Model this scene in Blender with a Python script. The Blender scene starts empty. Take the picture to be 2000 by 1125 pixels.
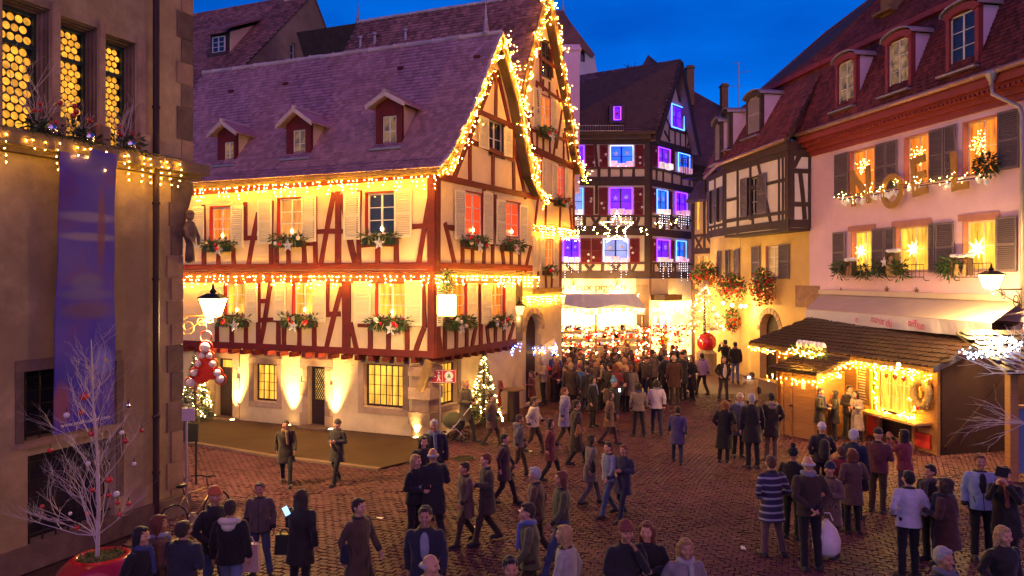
import bpy, math, random
from mathutils import Vector, Matrix
from mathutils.geometry import tessellate_polygon, delaunay_2d_cdt
R = random.Random(11)
V = Vector
UPZ = V((0, 0, 1))
SC = bpy.context.scene
COL = SC.collection

# ------------------------------------------------------------------ camera, world, sun, exposure
F, CX, CY, H = 1450.0, 1000.0, 540.0, 4.9          # focal length in photo pixels, principal column, horizon row, eye height
cam_d = bpy.data.cameras.new('camera'); cam = bpy.data.objects.new('camera', cam_d); COL.objects.link(cam)
cam.location = (0, 0, H); cam.rotation_euler = (math.pi/2, 0, 0)
cam_d.sensor_width = 36; cam_d.lens = F*36/2000; cam_d.shift_y = -(562.5-CY)/2000; cam_d.clip_start = .1; cam_d.clip_end = 3000
SC.camera = cam
SC.view_settings.view_transform = 'Standard'; SC.view_settings.look = 'None'
SC.view_settings.exposure = 0.3; SC.view_settings.gamma = 1.0; SC.view_settings.use_curve_mapping = False
SC.cycles.max_bounces = 5; SC.cycles.diffuse_bounces = 3; SC.cycles.glossy_bounces = 2; SC.cycles.transmission_bounces = 2
SC.cycles.sample_clamp_indirect = 3.0; SC.cycles.sample_clamp_direct = 0; SC.cycles.caustics_reflective = False; SC.cycles.caustics_refractive = False
SC.cycles.use_denoising = True; SC.cycles.use_light_tree = True

SUN_ELEV, SUN_ROT = 5.0, 190.0
W = bpy.data.worlds.new('World'); SC.world = W; W.use_nodes = True
nt = W.node_tree; nt.nodes.clear()
wo = nt.nodes.new('ShaderNodeOutputWorld'); bg = nt.nodes.new('ShaderNodeBackground'); sky = nt.nodes.new('ShaderNodeTexSky')
sky.sky_type = 'NISHITA'; sky.sun_disc = False; sky.sun_elevation = math.radians(SUN_ELEV); sky.sun_rotation = math.radians(SUN_ROT)
sky.air_density = 1.0; sky.dust_density = 0.3; sky.ozone_density = 6.0
tint = nt.nodes.new('ShaderNodeMix'); tint.data_type = 'RGBA'; tint.blend_type = 'MULTIPLY'; tint.inputs[0].default_value = 1
tint.inputs[7].default_value = (.012, .78, 1.5, 1)
tc = nt.nodes.new('ShaderNodeTexCoord'); mp = nt.nodes.new('ShaderNodeMapping'); mp.inputs['Scale'].default_value = (1.2, 1.2, 3.2)
nz = nt.nodes.new('ShaderNodeTexNoise'); nz.inputs['Scale'].default_value = 3.4; nz.inputs['Detail'].default_value = 5; nz.inputs['Roughness'].default_value = .5
rp = nt.nodes.new('ShaderNodeValToRGB'); rp.color_ramp.elements[0].position = .3; rp.color_ramp.elements[1].position = .72
rp.color_ramp.elements[0].color = (.62, .66, .74, 1); rp.color_ramp.elements[1].color = (1.35, 1.24, 1.12, 1)
cl = nt.nodes.new('ShaderNodeMix'); cl.data_type = 'RGBA'; cl.blend_type = 'MULTIPLY'; cl.inputs[0].default_value = 1
nt.links.new(sky.outputs[0], tint.inputs[6]); nt.links.new(tc.outputs['Generated'], mp.inputs[0]); nt.links.new(mp.outputs[0], nz.inputs[0])
nt.links.new(nz.outputs[0], rp.inputs[0]); nt.links.new(tint.outputs[2], cl.inputs[6]); nt.links.new(rp.outputs[0], cl.inputs[7])
nt.links.new(cl.outputs[2], bg.inputs[0]); nt.links.new(bg.outputs[0], wo.inputs[0])
bg.inputs[1].default_value = 0.15
# warm fill light added behind the camera: one very wide dusk sun
sd = bpy.data.lights.new('dusk_fill_sun', 'SUN'); sd.energy = 0.85; sd.angle = math.radians(90); sd.color = (1, .24, .30)
so = bpy.data.objects.new('dusk_fill_sun', sd); COL.objects.link(so)
so.rotation_euler = (math.radians(62), 0, math.radians(12))

# ------------------------------------------------------------------ picture measurements -> places
def at(px, py, Y): return V(((px-CX)/F*Y, Y, H-(py-CY)/F*Y))
def gnd(px, py, z=0.0): return at(px, py, F*(H-z)/(py-CY))
class Fac:
    """an upright plane: origin o, horizontal direction d (left to right seen from the square), n towards the square"""
    def __init__(s, o, d, n=None):
        s.o = V((o[0], o[1], 0)); s.d = V((d[0], d[1], 0)).normalized(); s.n = V((s.d.y, -s.d.x, 0))
    def P(s, u, z, w=0.0): return s.o+s.d*u+s.n*w+V((0, 0, z))
    def uz(s, px, py, w=0.0):
        r = V(((px-CX)/F, 1, -(py-CY)/F)); c = V((0, 0, H)); t = (s.o+s.n*w-c).dot(s.n)/r.dot(s.n); p = c+r*t
        return (p-s.o).dot(s.d), p.z
    def rect(s, x0, y0, x1, y1, w=0.0):
        xm, ym = (x0+x1)/2, (y0+y1)/2
        return s.uz(x0, ym, w)[0], s.uz(xm, y1, w)[1], s.uz(x1, ym, w)[0], s.uz(xm, y0, w)[1]
    def M(s, u, w, z):
        p = s.P(u, z, w)
        return Matrix(((s.d.x, -s.n.x, 0, p.x), (s.d.y, -s.n.y, 0, p.y), (0, 0, 1, p.z), (0, 0, 0, 1)))
def ray_plane(px, py, a, b, c):
    n = (b-a).cross(c-a); r = V(((px-CX)/F, 1, -(py-CY)/F)); o = V((0, 0, H)); return o+r*((a-o).dot(n)/r.dot(n))

# ------------------------------------------------------------------ mesh builder and object helpers
class MB:
    def __init__(s): s.v = []; s.f = []; s.m = []
    def add(s, vs, fs, mi=0):
        o = len(s.v); s.v += [V(v) for v in vs]; s.f += [[o+i for i in f] for f in fs]; s.m += [mi]*len(fs); return s
    def box(s, c, a, b, d, mi=0):
        """c centre, a b d half vectors"""
        c, a, b, d = V(c), V(a), V(b), V(d)
        if a.cross(b).dot(d) < 0: a = -a
        vs = [c+a*i+b*j+d*k for k in (-1, 1) for j in (-1, 1) for i in (-1, 1)]
        return s.add(vs, [(0, 2, 3, 1), (4, 5, 7, 6), (0, 1, 5, 4), (2, 6, 7, 3), (0, 4, 6, 2), (1, 3, 7, 5)], mi)
    def abox(s, lo, hi, mi=0):
        lo, hi = V(lo), V(hi); h = (hi-lo)/2
        return s.box((lo+hi)/2, (h.x, 0, 0), (0, h.y, 0), (0, 0, h.z), mi)
    def ext(s, poly, vec, mi=0):
        poly = [V(p) for p in poly]; vec = V(vec); n = len(poly)
        tri = tessellate_polygon([poly])
        nrm = V((0, 0, 0))
        for i in range(n): nrm += poly[i].cross(poly[(i+1) % n])
        flip = nrm.dot(vec) > 0
        o = len(s.v); s.v += poly+[p+vec for p in poly]
        if n > 4: fs0 = [list(t) for t in tri]; fs1 = [[i+n for i in t] for t in tri]
        else: fs0 = [list(range(n))]; fs1 = [[i+n for i in range(n)]]
        def nr(f):
            a = V((0, 0, 0))
            for i in range(len(f)): a += poly[f[i] % n].cross(poly[f[(i+1) % len(f)] % n])
            return a.dot(vec)
        fs0 = [f if nr(f) < 0 else f[::-1] for f in fs0]; fs1 = [f if nr(f) > 0 else f[::-1] for f in fs1]
        sides = [[i, (i+1) % n, n+(i+1) % n, n+i] if flip else [(i+1) % n, i, n+i, n+(i+1) % n] for i in range(n)]
        fs = fs0+fs1+sides
        s.f += [[o+i for i in f] for f in fs]; s.m += [mi]*len(fs); return s
    def tube(s, pts, r, n=6, cap=True, mi=0):
        pts = [V(p) for p in pts]; k = len(pts); rs = r if isinstance(r, (list, tuple)) else [r]*k
        o = len(s.v); up = None
        for i, p in enumerate(pts):
            t = (pts[min(i+1, k-1)]-pts[max(i-1, 0)])
            t = t.normalized() if t.length > 1e-9 else V((0, 0, 1))
            if up is None: up = V((0, 0, 1)) if abs(t.z) < .9 else V((1, 0, 0))
            a = t.cross(up)
            if a.length < 1e-6: a = t.cross(V((1, .3, 0)))
            a.normalize(); b = a.cross(t).normalized(); up = b
            for j in range(n):
                an = 2*math.pi*j/n; s.v.append(p+(a*math.cos(an)+b*math.sin(an))*rs[i])
        for i in range(k-1):
            for j in range(n):
                j2 = (j+1) % n; s.f.append([o+i*n+j, o+i*n+j2, o+(i+1)*n+j2, o+(i+1)*n+j][::-1]); s.m.append(mi)
        if cap:
            s.f.append([o+j for j in range(n)]); s.m.append(mi); s.f.append([o+(k-1)*n+j for j in range(n)][::-1]); s.m.append(mi)
        return s
    def sph(s, c, r, seg=10, ring=7, sc=(1, 1, 1), mi=0, mat=None):
        c = V(c); o = len(s.v)
        vs = [V((0, 0, -1))]+[V((math.cos(2*math.pi*j/seg)*math.cos(a), math.sin(2*math.pi*j/seg)*math.cos(a), math.sin(a)))
              for a in [math.pi*(i/ring-.5) for i in range(1, ring)] for j in range(seg)]+[V((0, 0, 1))]
        for v in vs:
            q = V((v.x*r*sc[0], v.y*r*sc[1], v.z*r*sc[2]))
            s.v.append(c+(mat @ q if mat else q))
        L = len(vs)-1
        for j in range(seg):
            j2 = (j+1) % seg
            s.f.append([o, o+1+j2, o+1+j]); s.m.append(mi)
            for i in range(ring-2):
                a = o+1+i*seg; s.f.append([a+j, a+j2, a+seg+j2, a+seg+j]); s.m.append(mi)
            a = o+1+(ring-2)*seg; s.f.append([a+j, a+j2, o+L]); s.m.append(mi)
        return s
    def oct(s, c, r, mi=0):
        c = V(c); k = r*.72
        vs = [c+V(p) for p in ((r, 0, 0), (-r, 0, 0), (0, r, 0), (0, -r, 0), (0, 0, r), (0, 0, -r))]
        return s.add(vs, [(0, 2, 4), (2, 1, 4), (1, 3, 4), (3, 0, 4), (2, 0, 5), (1, 2, 5), (3, 1, 5), (0, 3, 5)], mi)
    def lathe(s, c, prof, n=16, mi=0, ax=None):
        c = V(c); o = len(s.v); k = len(prof)
        for r, z in prof:
            for j in range(n):
                q = V((r*math.cos(2*math.pi*j/n), r*math.sin(2*math.pi*j/n), z)); s.v.append(c+(ax @ q if ax else q))
        for i in range(k-1):
            for j in range(n):
                j2 = (j+1) % n; s.f.append([o+i*n+j, o+i*n+j2, o+(i+1)*n+j2, o+(i+1)*n+j]); s.m.append(mi)
        s.f.append([o+j for j in range(n)][::-1]); s.m.append(mi); s.f.append([o+(k-1)*n+j for j in range(n)]); s.m.append(mi)
        return s
    def bar(s, a, b, w, d0, d1, n, mi=0):
        """beam from a to b, w wide in the plane, from d0 to d1 along the plane normal n"""
        a, b, n = V(a), V(b), V(n); t = (b-a).normalized(); q = t.cross(n).normalized()*w/2; L = (b-a)/2
        return s.box((a+b)/2+n*(d0+d1)/2, L, q, n*(d1-d0)/2, mi)
    def leaf(s, c, dr, wd, L, w, mi=0):
        """a small bent leaf: dr direction, wd width direction"""
        c, dr, wd = V(c), V(dr), V(wd); m = c+dr*L*.5
        return s.add([c, m+wd*w, c+dr*L, m-wd*w], [(0, 1, 2, 3)], mi)

BASE = {}
def _lnk(o, parent):
    COL.objects.link(o)
    if parent is not None: o.parent = parent; BASE[o] = BASE[parent]
def meshof(name, mb, mats, base=V((0, 0, 0)), smooth=False):
    me = bpy.data.meshes.new(name); me.from_pydata([v-base for v in mb.v], [], mb.f)
    mats = mats if isinstance(mats, (list, tuple)) else [mats]
    for m in mats: me.materials.append(m)
    if len(mats) > 1: me.polygons.foreach_set('material_index', mb.m)
    if smooth: me.polygons.foreach_set('use_smooth', [True]*len(me.polygons))
    me.update(); return me
def tag(o, label=None, cat=None, group=None, kind=None):
    for k, x in (('label', label), ('category', cat), ('group', group), ('kind', kind)):
        if x: o[k] = x
    return o
def thing(name, label, cat, loc, group=None):
    o = bpy.data.objects.new(name, None); o.empty_display_size = .2; COL.objects.link(o); o.location = loc; BASE[o] = V(loc)
    return tag(o, label, cat, group)
def part(name, mb, mats, parent, smooth=False, kind=None, label=None):
    o = bpy.data.objects.new(name, meshof(name, mb, mats, BASE[parent], smooth)); _lnk(o, parent)
    return tag(o, label, None, None, kind)
def solo(name, mb, mats, label, cat, group=None, kind=None, smooth=False, loc=None):
    if loc is None:
        zs = min(v.z for v in mb.v); c = sum(mb.v, V((0, 0, 0)))/len(mb.v); loc = V((c.x, c.y, zs))
    o = bpy.data.objects.new(name, meshof(name, mb, mats, V(loc), smooth)); COL.objects.link(o); o.location = loc; BASE[o] = V(loc)
    return tag(o, label, cat, group, kind)
def inst(name, me, M, parent):
    o = bpy.data.objects.new(name, me); _lnk(o, parent); o.matrix_local = Matrix.Translation(-BASE[parent]) @ M
    return o
def copy_tree(o, parent=None):
    c = o.copy(); COL.objects.link(c); c.parent = parent
    for ch in list(o.children): copy_tree(ch, c)
    return c
def lamp(name, typ, loc, energy, color, parent=None, radius=.1, **kw):
    l = bpy.data.lights.new(name, typ); l.energy = energy; l.color = color
    if typ in ('POINT', 'SPOT'): l.shadow_soft_size = radius
    for k, x in kw.items(): setattr(l, k, x)
    o = bpy.data.objects.new(name, l); COL.objects.link(o); o.location = V(loc)
    if parent is not None: o.parent = parent; o.location = V(loc)-BASE[parent]
    return o

# ------------------------------------------------------------------ materials
MATS = {}
def mat(name, col, rough=.75, var=.18, vs=2.0, bump=0.0, bs=30.0, metal=0.0, rand=0.0, spec=.4, coat=0.0, stretch=None, stain=0.0, col2=None, sheen=0.0):
    if name in MATS: return MATS[name]
    m = bpy.data.materials.new(name); m.use_nodes = True; n = m.node_tree.nodes; l = m.node_tree.links
    b = n['Principled BSDF']; b.inputs['Roughness'].default_value = rough; b.inputs['Metallic'].default_value = metal
    b.inputs['Specular IOR Level'].default_value = spec; b.inputs['Coat Weight'].default_value = coat
    if sheen: b.inputs['Sheen Weight'].default_value = sheen
    tcn = n.new('ShaderNodeTexCoord'); vec = tcn.outputs['Object']
    if stretch:
        mpn = n.new('ShaderNodeMapping'); mpn.inputs['Scale'].default_value = stretch; l.new(vec, mpn.inputs[0]); vec = mpn.outputs[0]
    c = V(col[:3])
    def mulc(k): return tuple(min(1, x*k) for x in c)+(1,)
    nzn = n.new('ShaderNodeTexNoise'); nzn.inputs['Scale'].default_value = vs; nzn.inputs['Detail'].default_value = 6; nzn.inputs['Roughness'].default_value = .65
    l.new(vec, nzn.inputs[0])
    r = n.new('ShaderNodeValToRGB'); r.color_ramp.elements[0].position = .28; r.color_ramp.elements[1].position = .72
    r.color_ramp.elements[0].color = mulc(1-var); r.color_ramp.elements[1].color = mulc(1+var) if col2 is None else tuple(col2)+(1,)
    l.new(nzn.outputs[0], r.inputs[0]); out = r.outputs[0]
    if rand:
        g = n.new('ShaderNodeNewGeometry'); oi = n.new('ShaderNodeObjectInfo'); ad = n.new('ShaderNodeMath'); ad.operation = 'ADD'
        fr = n.new('ShaderNodeMath'); fr.operation = 'FRACT'
        l.new(g.outputs['Random Per Island'], ad.inputs[0]); l.new(oi.outputs['Random'], ad.inputs[1]); l.new(ad.outputs[0], fr.inputs[0])
        mr = n.new('ShaderNodeMapRange'); mr.inputs[3].default_value = 1-rand; mr.inputs[4].default_value = 1+rand; l.new(fr.outputs[0], mr.inputs[0])
        mx = n.new('ShaderNodeMix'); mx.data_type = 'RGBA'; mx.blend_type = 'MULTIPLY'; mx.inputs[0].default_value = 1
        l.new(out, mx.inputs[6]); l.new(mr.outputs[0], mx.inputs[7]); out = mx.outputs[2]
    if stain:
        n2 = n.new('ShaderNodeTexNoise'); n2.inputs['Scale'].default_value = vs*.31; n2.inputs['Detail'].default_value = 8; n2.inputs['Roughness'].default_value = .7
        l.new(vec, n2.inputs[0]); r2 = n.new('ShaderNodeValToRGB'); r2.color_ramp.elements[0].position = .42; r2.color_ramp.elements[1].position = .6
        k = 1-stain; r2.color_ramp.elements[0].color = (k, k*.96, k*.92, 1); r2.color_ramp.elements[1].color = (1, 1, 1, 1)
        l.new(n2.outputs[0], r2.inputs[0]); m2 = n.new('ShaderNodeMix'); m2.data_type = 'RGBA'; m2.blend_type = 'MULTIPLY'; m2.inputs[0].default_value = 1
        l.new(out, m2.inputs[6]); l.new(r2.outputs[0], m2.inputs[7]); out = m2.outputs[2]
    l.new(out, b.inputs['Base Color'])
    if bump:
        n3 = n.new('ShaderNodeTexNoise'); n3.inputs['Scale'].default_value = bs; n3.inputs['Detail'].default_value = 5; l.new(vec, n3.inputs[0])
        bp = n.new('ShaderNodeBump'); bp.inputs['Strength'].default_value = bump; bp.inputs['Distance'].default_value = .02
        l.new(n3.outputs[0], bp.inputs['Height']); l.new(bp.outputs[0], b.inputs['Normal'])
    MATS[name] = m; return m
def glow(name, col, strength, var=0.0, vs=6.0, base=None, sample=True, stretch=None, rand=0.0):
    """something that glows: a bulb, a lamp glass, a lit window, a reflection put in as emission"""
    if name in MATS: return MATS[name]
    m = bpy.data.materials.new(name); m.use_nodes = True; n = m.node_tree.nodes; l = m.node_tree.links
    b = n['Principled BSDF']; b.inputs['Base Color'].default_value = (base or col)+(1,); b.inputs['Roughness'].default_value = .4
    b.inputs['Emission Color'].default_value = col+(1,); b.inputs['Emission Strength'].default_value = strength
    st = None
    if var:
        tcn = n.new('ShaderNodeNewGeometry'); vec = tcn.outputs['Position']
        if stretch:
            mpn = n.new('ShaderNodeMapping'); mpn.inputs['Scale'].default_value = stretch; l.new(vec, mpn.inputs[0]); vec = mpn.outputs[0]
        z = n.new('ShaderNodeTexNoise'); z.inputs['Scale'].default_value = vs; z.inputs['Detail'].default_value = 4; l.new(vec, z.inputs[0])
        mr = n.new('ShaderNodeMapRange'); mr.inputs[1].default_value = .3; mr.inputs[2].default_value = .7
        mr.inputs[3].default_value = strength*(1-var); mr.inputs[4].default_value = strength*(1+var); l.new(z.outputs[0], mr.inputs[0]); st = mr.outputs[0]
    if rand:
        oi = n.new('ShaderNodeObjectInfo'); m2 = n.new('ShaderNodeMapRange'); m2.inputs[3].default_value = 1-rand; m2.inputs[4].default_value = 1+rand
        l.new(oi.outputs['Random'], m2.inputs[0]); mu = n.new('ShaderNodeMath'); mu.operation = 'MULTIPLY'; mu.inputs[1].default_value = strength
        l.new(m2.outputs[0], mu.inputs[0])
        if st is not None: l.new(st, mu.inputs[1])
        st = mu.outputs[0]
    if st is not None: l.new(st, b.inputs['Emission Strength'])
    if not sample: m.cycles.emission_sampling = 'NONE'
    MATS[name] = m; return m
def glass(name, col, rough=.08):
    if name in MATS: return MATS[name]
    m = mat(name, col, rough=rough, var=.3, vs=1.5, spec=.6); return m

PL1 = mat('cream_plaster', (.80, .61, .36), .9, .07, 1.1, .35, 18, stain=.14)
PLP = mat('pink_plaster', (.82, .56, .70), .9, .07, .8, .25, 18, stain=.10)
PLY = mat('ochre_plaster', (.76, .52, .20), .9, .10, 1.0, .25, 18, stain=.12)
PLO = mat('oriel_plaster', (.80, .72, .66), .9, .06, 1.2, .2, 20, stain=.1)
PLW = mat('white_plaster', (.72, .70, .68), .9, .08, 1.0, .2, 20, stain=.15)
PLG = mat('grey_brown_render', (.22, .165, .13), .92, .2, 1.2, .35, 15, stain=.3)
PLB = mat('weathered_ochre_render', (.54, .41, .22), .92, .25, .9, .5, 10, stain=.4)
STN = mat('sandstone', (.40, .27, .17), .88, .25, 2.2, .35, 18, rand=.22, stain=.25)
TIL5 = mat('old_brown_tile', (.20, .045, .042), .75, .2, 1.5, .15, 30, rand=.45, stain=.35)
STD = mat('dark_sandstone', (.22, .155, .115), .9, .28, 2.5, .4, 18, rand=.25, stain=.3)
TRD = mat('red_timber', (.13, .011, .009), .65, .3, 3, .25, 40, rand=.15, stretch=(1, 1, 1))
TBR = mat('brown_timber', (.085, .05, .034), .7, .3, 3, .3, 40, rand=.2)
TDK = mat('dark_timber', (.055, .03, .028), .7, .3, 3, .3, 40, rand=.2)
TLD = mat('lit_old_timber', (.20, .11, .045), .75, .3, 3, .3, 40, rand=.2)  # timber copy with the golden lamplight put into its colour
TIL1 = mat('mauve_roof_tile', (.44, .25, .26), .6, .10, 2.0, .1, 30, rand=.24, stain=.1)
TIL2 = mat('brown_roof_tile', (.34, .165, .14), .7, .2, 1.5, .15, 30, rand=.4, stain=.3)
TIL3 = mat('old_red_tile', (.30, .075, .065), .7, .2, 1.5, .15, 30, rand=.4, stain=.3)
TIL4 = mat('dark_plum_tile', (.14, .08, .085), .7, .2, 1.5, .15, 30, rand=.4, stain=.3)
TILC = mat('stall_roof_tile', (.045, .022, .016), .42, .2, 3, .1, 30, rand=.2)
RIDG = mat('pale_ridge_tile', (.52, .42, .37), .7, .15, 2, .1, 30, rand=.15)
SHW = mat('cream_shutter_paint', (.74, .65, .44), .55, .06, 3, .05, 40, rand=.06)
SHG = mat('plum_grey_shutter_paint', (.16, .12, .14), .55, .12, 3, .05, 40, rand=.1)
SHR = mat('dark_red_shutter_paint', (.16, .015, .022), .5, .1, 3, .05, 40, rand=.12)
FRW = mat('white_window_paint', (.72, .67, .58), .5, .06, 3)
FRR = mat('red_reveal_paint', (.36, .02, .013), .55, .12, 3)
FRP = mat('rose_stone_reveal', (.45, .20, .17), .75, .15, 3, .2, 30)
CRN = mat('red_cornice_paint', (.27, .04, .04), .55, .12, 2, .1, 30)
MTL = mat('zinc', (.42, .36, .34), .45, .15, 3, .05, 20, metal=.5)
IRN = mat('black_iron', (.02, .018, .018), .45, .2, 6, metal=.3)
DGL = mat('dark_window_glass', (.028, .03, .04), .06, .3, 1.2, spec=.8)
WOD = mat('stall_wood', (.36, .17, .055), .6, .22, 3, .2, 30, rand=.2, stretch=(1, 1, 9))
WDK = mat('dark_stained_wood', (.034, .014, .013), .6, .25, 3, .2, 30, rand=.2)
FIR = mat('fir_green', (.035, .075, .022), .6, .35, 4, rand=.4)
LEAF = mat('geranium_leaf', (.07, .14, .025), .55, .35, 4, rand=.4)
FLW = mat('geranium_red', (.62, .04, .02), .5, .25, 6, rand=.3)
TWG = mat('white_painted_twig', (.56, .47, .42), .7, .12, 8)
BRD = mat('red_bauble', (.55, .012, .012), .12, .1, 4, spec=.7, coat=.6)
BWH = mat('white_bauble', (.78, .74, .70), .3, .05, 4, spec=.5)
BSL = mat('silver_bauble', (.8, .8, .82), .12, .05, 4, metal=1)
SNW = mat('fake_snow', (.85, .85, .86), .9, .05, 5, .3, 20)
CAB = mat('green_cable', (.03, .04, .02), .6)
WARM = glow('warm_bulb', (1, .46, .03), 660)
WARMG = glow('warm_gable_bulb', (1, .44, .025), 330)
WARMW = glow('warm_white_bulb', (1, .60, .14), 120)
COLDB = glow('cold_white_bulb', (.50, .68, 1), 26)
BLUEB = glow('blue_bulb', (.10, .16, 1), 45)
LEDV = glow('violet_led_tube', (.15, .02, 1), 6)
LEDB = glow('blue_led_tube', (.05, .17, 1), 6)
LEDW = glow('white_led_tube', (.40, .48, 1), 3.2)
LAMPG = glow('lamp_glass', (1, .55, .10), 40)
WIN_Y = glow('lit_window_yellow', (1, .44, .04), 1.15, .65, 1.8, base=(.06, .04, .015), stretch=(4, 4, .5), rand=.15)
WIN_O = glow('lit_window_orange', (1, .20, .015), .95, .7, 1.8, base=(.06, .025, .01), stretch=(4, 4, .5), rand=.15)
WIN_R = glow('lit_window_red', (1, .07, .015), .95, .35, 1.6, base=(.06, .01, .005), stretch=(4, 4, .5), rand=.15)
WIN_V = glow('lit_window_violet', (.10, .005, 1), 1.9, .5, 1.5, base=(.02, .01, .06), rand=.2)
WIN_B = glow('lit_window_blue', (.01, .10, 1), 1.5, .5, 1.5, base=(.01, .02, .06), rand=.2)
WIN_C = glow('lit_window_cold', (.22, .36, .9), .8, .4, 1.5, base=(.2, .2, .3), rand=.2)
SHOPL = glow('shop_light', (1, .60, .17), 2.6, .4, 1.2)
# ------------------------------------------------------------------ people
def capsule(mb, a, b, ra, rb, n=10):
    a, b = V(a), V(b); d = b-a
    if d.length < 1e-5: d = V((0, 0, 1e-4))
    t = d.normalized(); pts, rs = [], []
    for k in range(4): an = math.pi/2*k/3.2; pts.append(a-t*ra*math.cos(an)); rs.append(max(.001, ra*math.sin(an)))
    for k in range(3, -1, -1): an = math.pi/2*k/3.2; pts.append(b+t*rb*math.cos(an)); rs.append(max(.001, rb*math.sin(an)))
    mb.tube(pts, rs, n)
def remesh(mb, voxel, smooth=3, fac=.5):
    me = meshof('tmp', mb, SKIN[0]); o = bpy.data.objects.new('tmp', me); COL.objects.link(o)
    m = o.modifiers.new('r', 'REMESH'); m.mode = 'VOXEL'; m.voxel_size = voxel; m.use_smooth_shade = True
    if smooth: s_ = o.modifiers.new('s', 'SMOOTH'); s_.iterations = smooth; s_.factor = fac
    dg = bpy.context.evaluated_depsgraph_get(); out = bpy.data.meshes.new_from_object(o.evaluated_get(dg))
    bpy.data.objects.remove(o); bpy.data.meshes.remove(me)
    out.polygons.foreach_set('use_smooth', [True]*len(out.polygons)); return out
import numpy as np
def wrinkle(me, amp, fr_, hair=False):
    n = len(me.vertices); co = np.empty(n*3); no = np.empty(n*3); me.vertices.foreach_get('co', co); me.vertices.foreach_get('normal', no)
    co = co.reshape(n, 3); no = no.reshape(n, 3)*np.array((1, 1, .15)); d = np.zeros(n); rs = np.random.RandomState(R.randrange(9999))
    if hair: d = rs.uniform(-.004, .007, n)+.007*np.sin(co[:, 0]*190+co[:, 2]*25)*np.sin(co[:, 2]*60+co[:, 1]*90)
    else:
        for k in range(7):
            w = rs.normal(0, 1, 3)*fr_*(.6+.35*k)*np.array((1, 1, 1.4)); d += np.sin(co @ w+rs.uniform(0, 6.28)+1.3*np.sin(co @ rs.normal(0, 1, 3)*fr_))/(1+.5*k)
        d = d*amp*.32*np.clip((co[:, 2]-co[:, 2].min()-.03)/.08, 0, 1)
    co = co+no*d[:, None]; me.vertices.foreach_set('co', co.ravel()); me.update(); return me
SKIN = [mat('skin_light', (.58, .30, .18), .5, .08, 6, spec=.35), mat('skin_tan', (.46, .22, .125), .5, .08, 6, spec=.35)]
TRIM = mat('coat_trim', (.02, .018, .02), .7, .2, 8)
EYE = mat('eye_dark', (.03, .02, .02), .3, 0); LIP = mat('lips', (.42, .17, .13), .5, .05)
ARMS = {'down': (((.25, .04, 1.15), (.26, -.03, .91)), ((-.25, .04, 1.15), (-.26, -.03, .91))),
 'pockets': (((.29, .08, 1.17), (.20, -.10, 1.01)), ((-.29, .08, 1.17), (-.20, -.10, 1.01))),
 'photo': (((.21, -.20, 1.26), (.08, -.33, 1.53)), ((-.21, -.20, 1.26), (-.08, -.33, 1.53))),
 'phone': (((.24, -.04, 1.17), (.11, -.29, 1.24)), ((-.25, .05, 1.15), (-.25, -.03, .91))),
 'back': (((.27, .13, 1.17), (.06, .19, .99)), ((-.27, .13, 1.17), (-.06, .19, .97))),
 'cup': (((.26, .0, 1.17), (.10, -.25, 1.2)), ((-.26, .02, 1.16), (-.06, -.24, 1.12))),
 'chin': (((.20, -.18, 1.2), (.05, -.19, 1.47)), ((-.26, -.02, 1.17), (.06, -.22, 1.13))),
 'walk': (((.25, -.05, 1.16), (.23, -.20, .97)), ((-.25, .12, 1.17), (-.24, .08, .94)))}
LEGS = {'stand': (((.10, -.01, .50), (.11, .02, .08), (.13, -.14)), ((-.10, -.01, .50), (-.11, .02, .08), (-.13, -.14))),
 'apart': (((.12, -.03, .50), (.17, .0, .08), (.22, -.14)), ((-.12, .0, .50), (-.16, .05, .08), (-.21, -.09))),
 'walk': (((.10, -.17, .52), (.10, -.28, .10), (.10, -.43)), ((-.10, .03, .48), (-.10, .27, .12), (-.10, .12)))}
CACHE = {}
def hand(mb, W_, E_, side):
    W_, E_ = V(W_), V(E_); D = (W_-E_).normalized(); inn = V((-side, 0, 0)); N = (inn-D*inn.dot(D))
    N = N.normalized() if N.length > .2 else V((0, 1, 0)); S = D.cross(N).normalized()
    for k in (-.018, .0, .018): capsule(mb, W_+D*.01+S*k*.8, W_+D*.085+S*k, .019, .017, 7)
    for i, L_ in enumerate((.062, .074, .068, .052)):
        b = W_+D*.09+S*(i-1.5)*.021; m_ = b+D*L_*.55+N*.006; capsule(mb, b, m_, .0095, .009, 6); capsule(mb, m_, m_+(D*.55+N*.75)*L_*.5, .009, .008, 6)
    b = W_+D*.03-S*.030; m_ = b+(D*.6-S*.6+N*.3)*.045; capsule(mb, b, m_, .013, .011, 6); capsule(mb, m_, m_+(D*.85+N*.4)*.032, .011, .009, 6)
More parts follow.
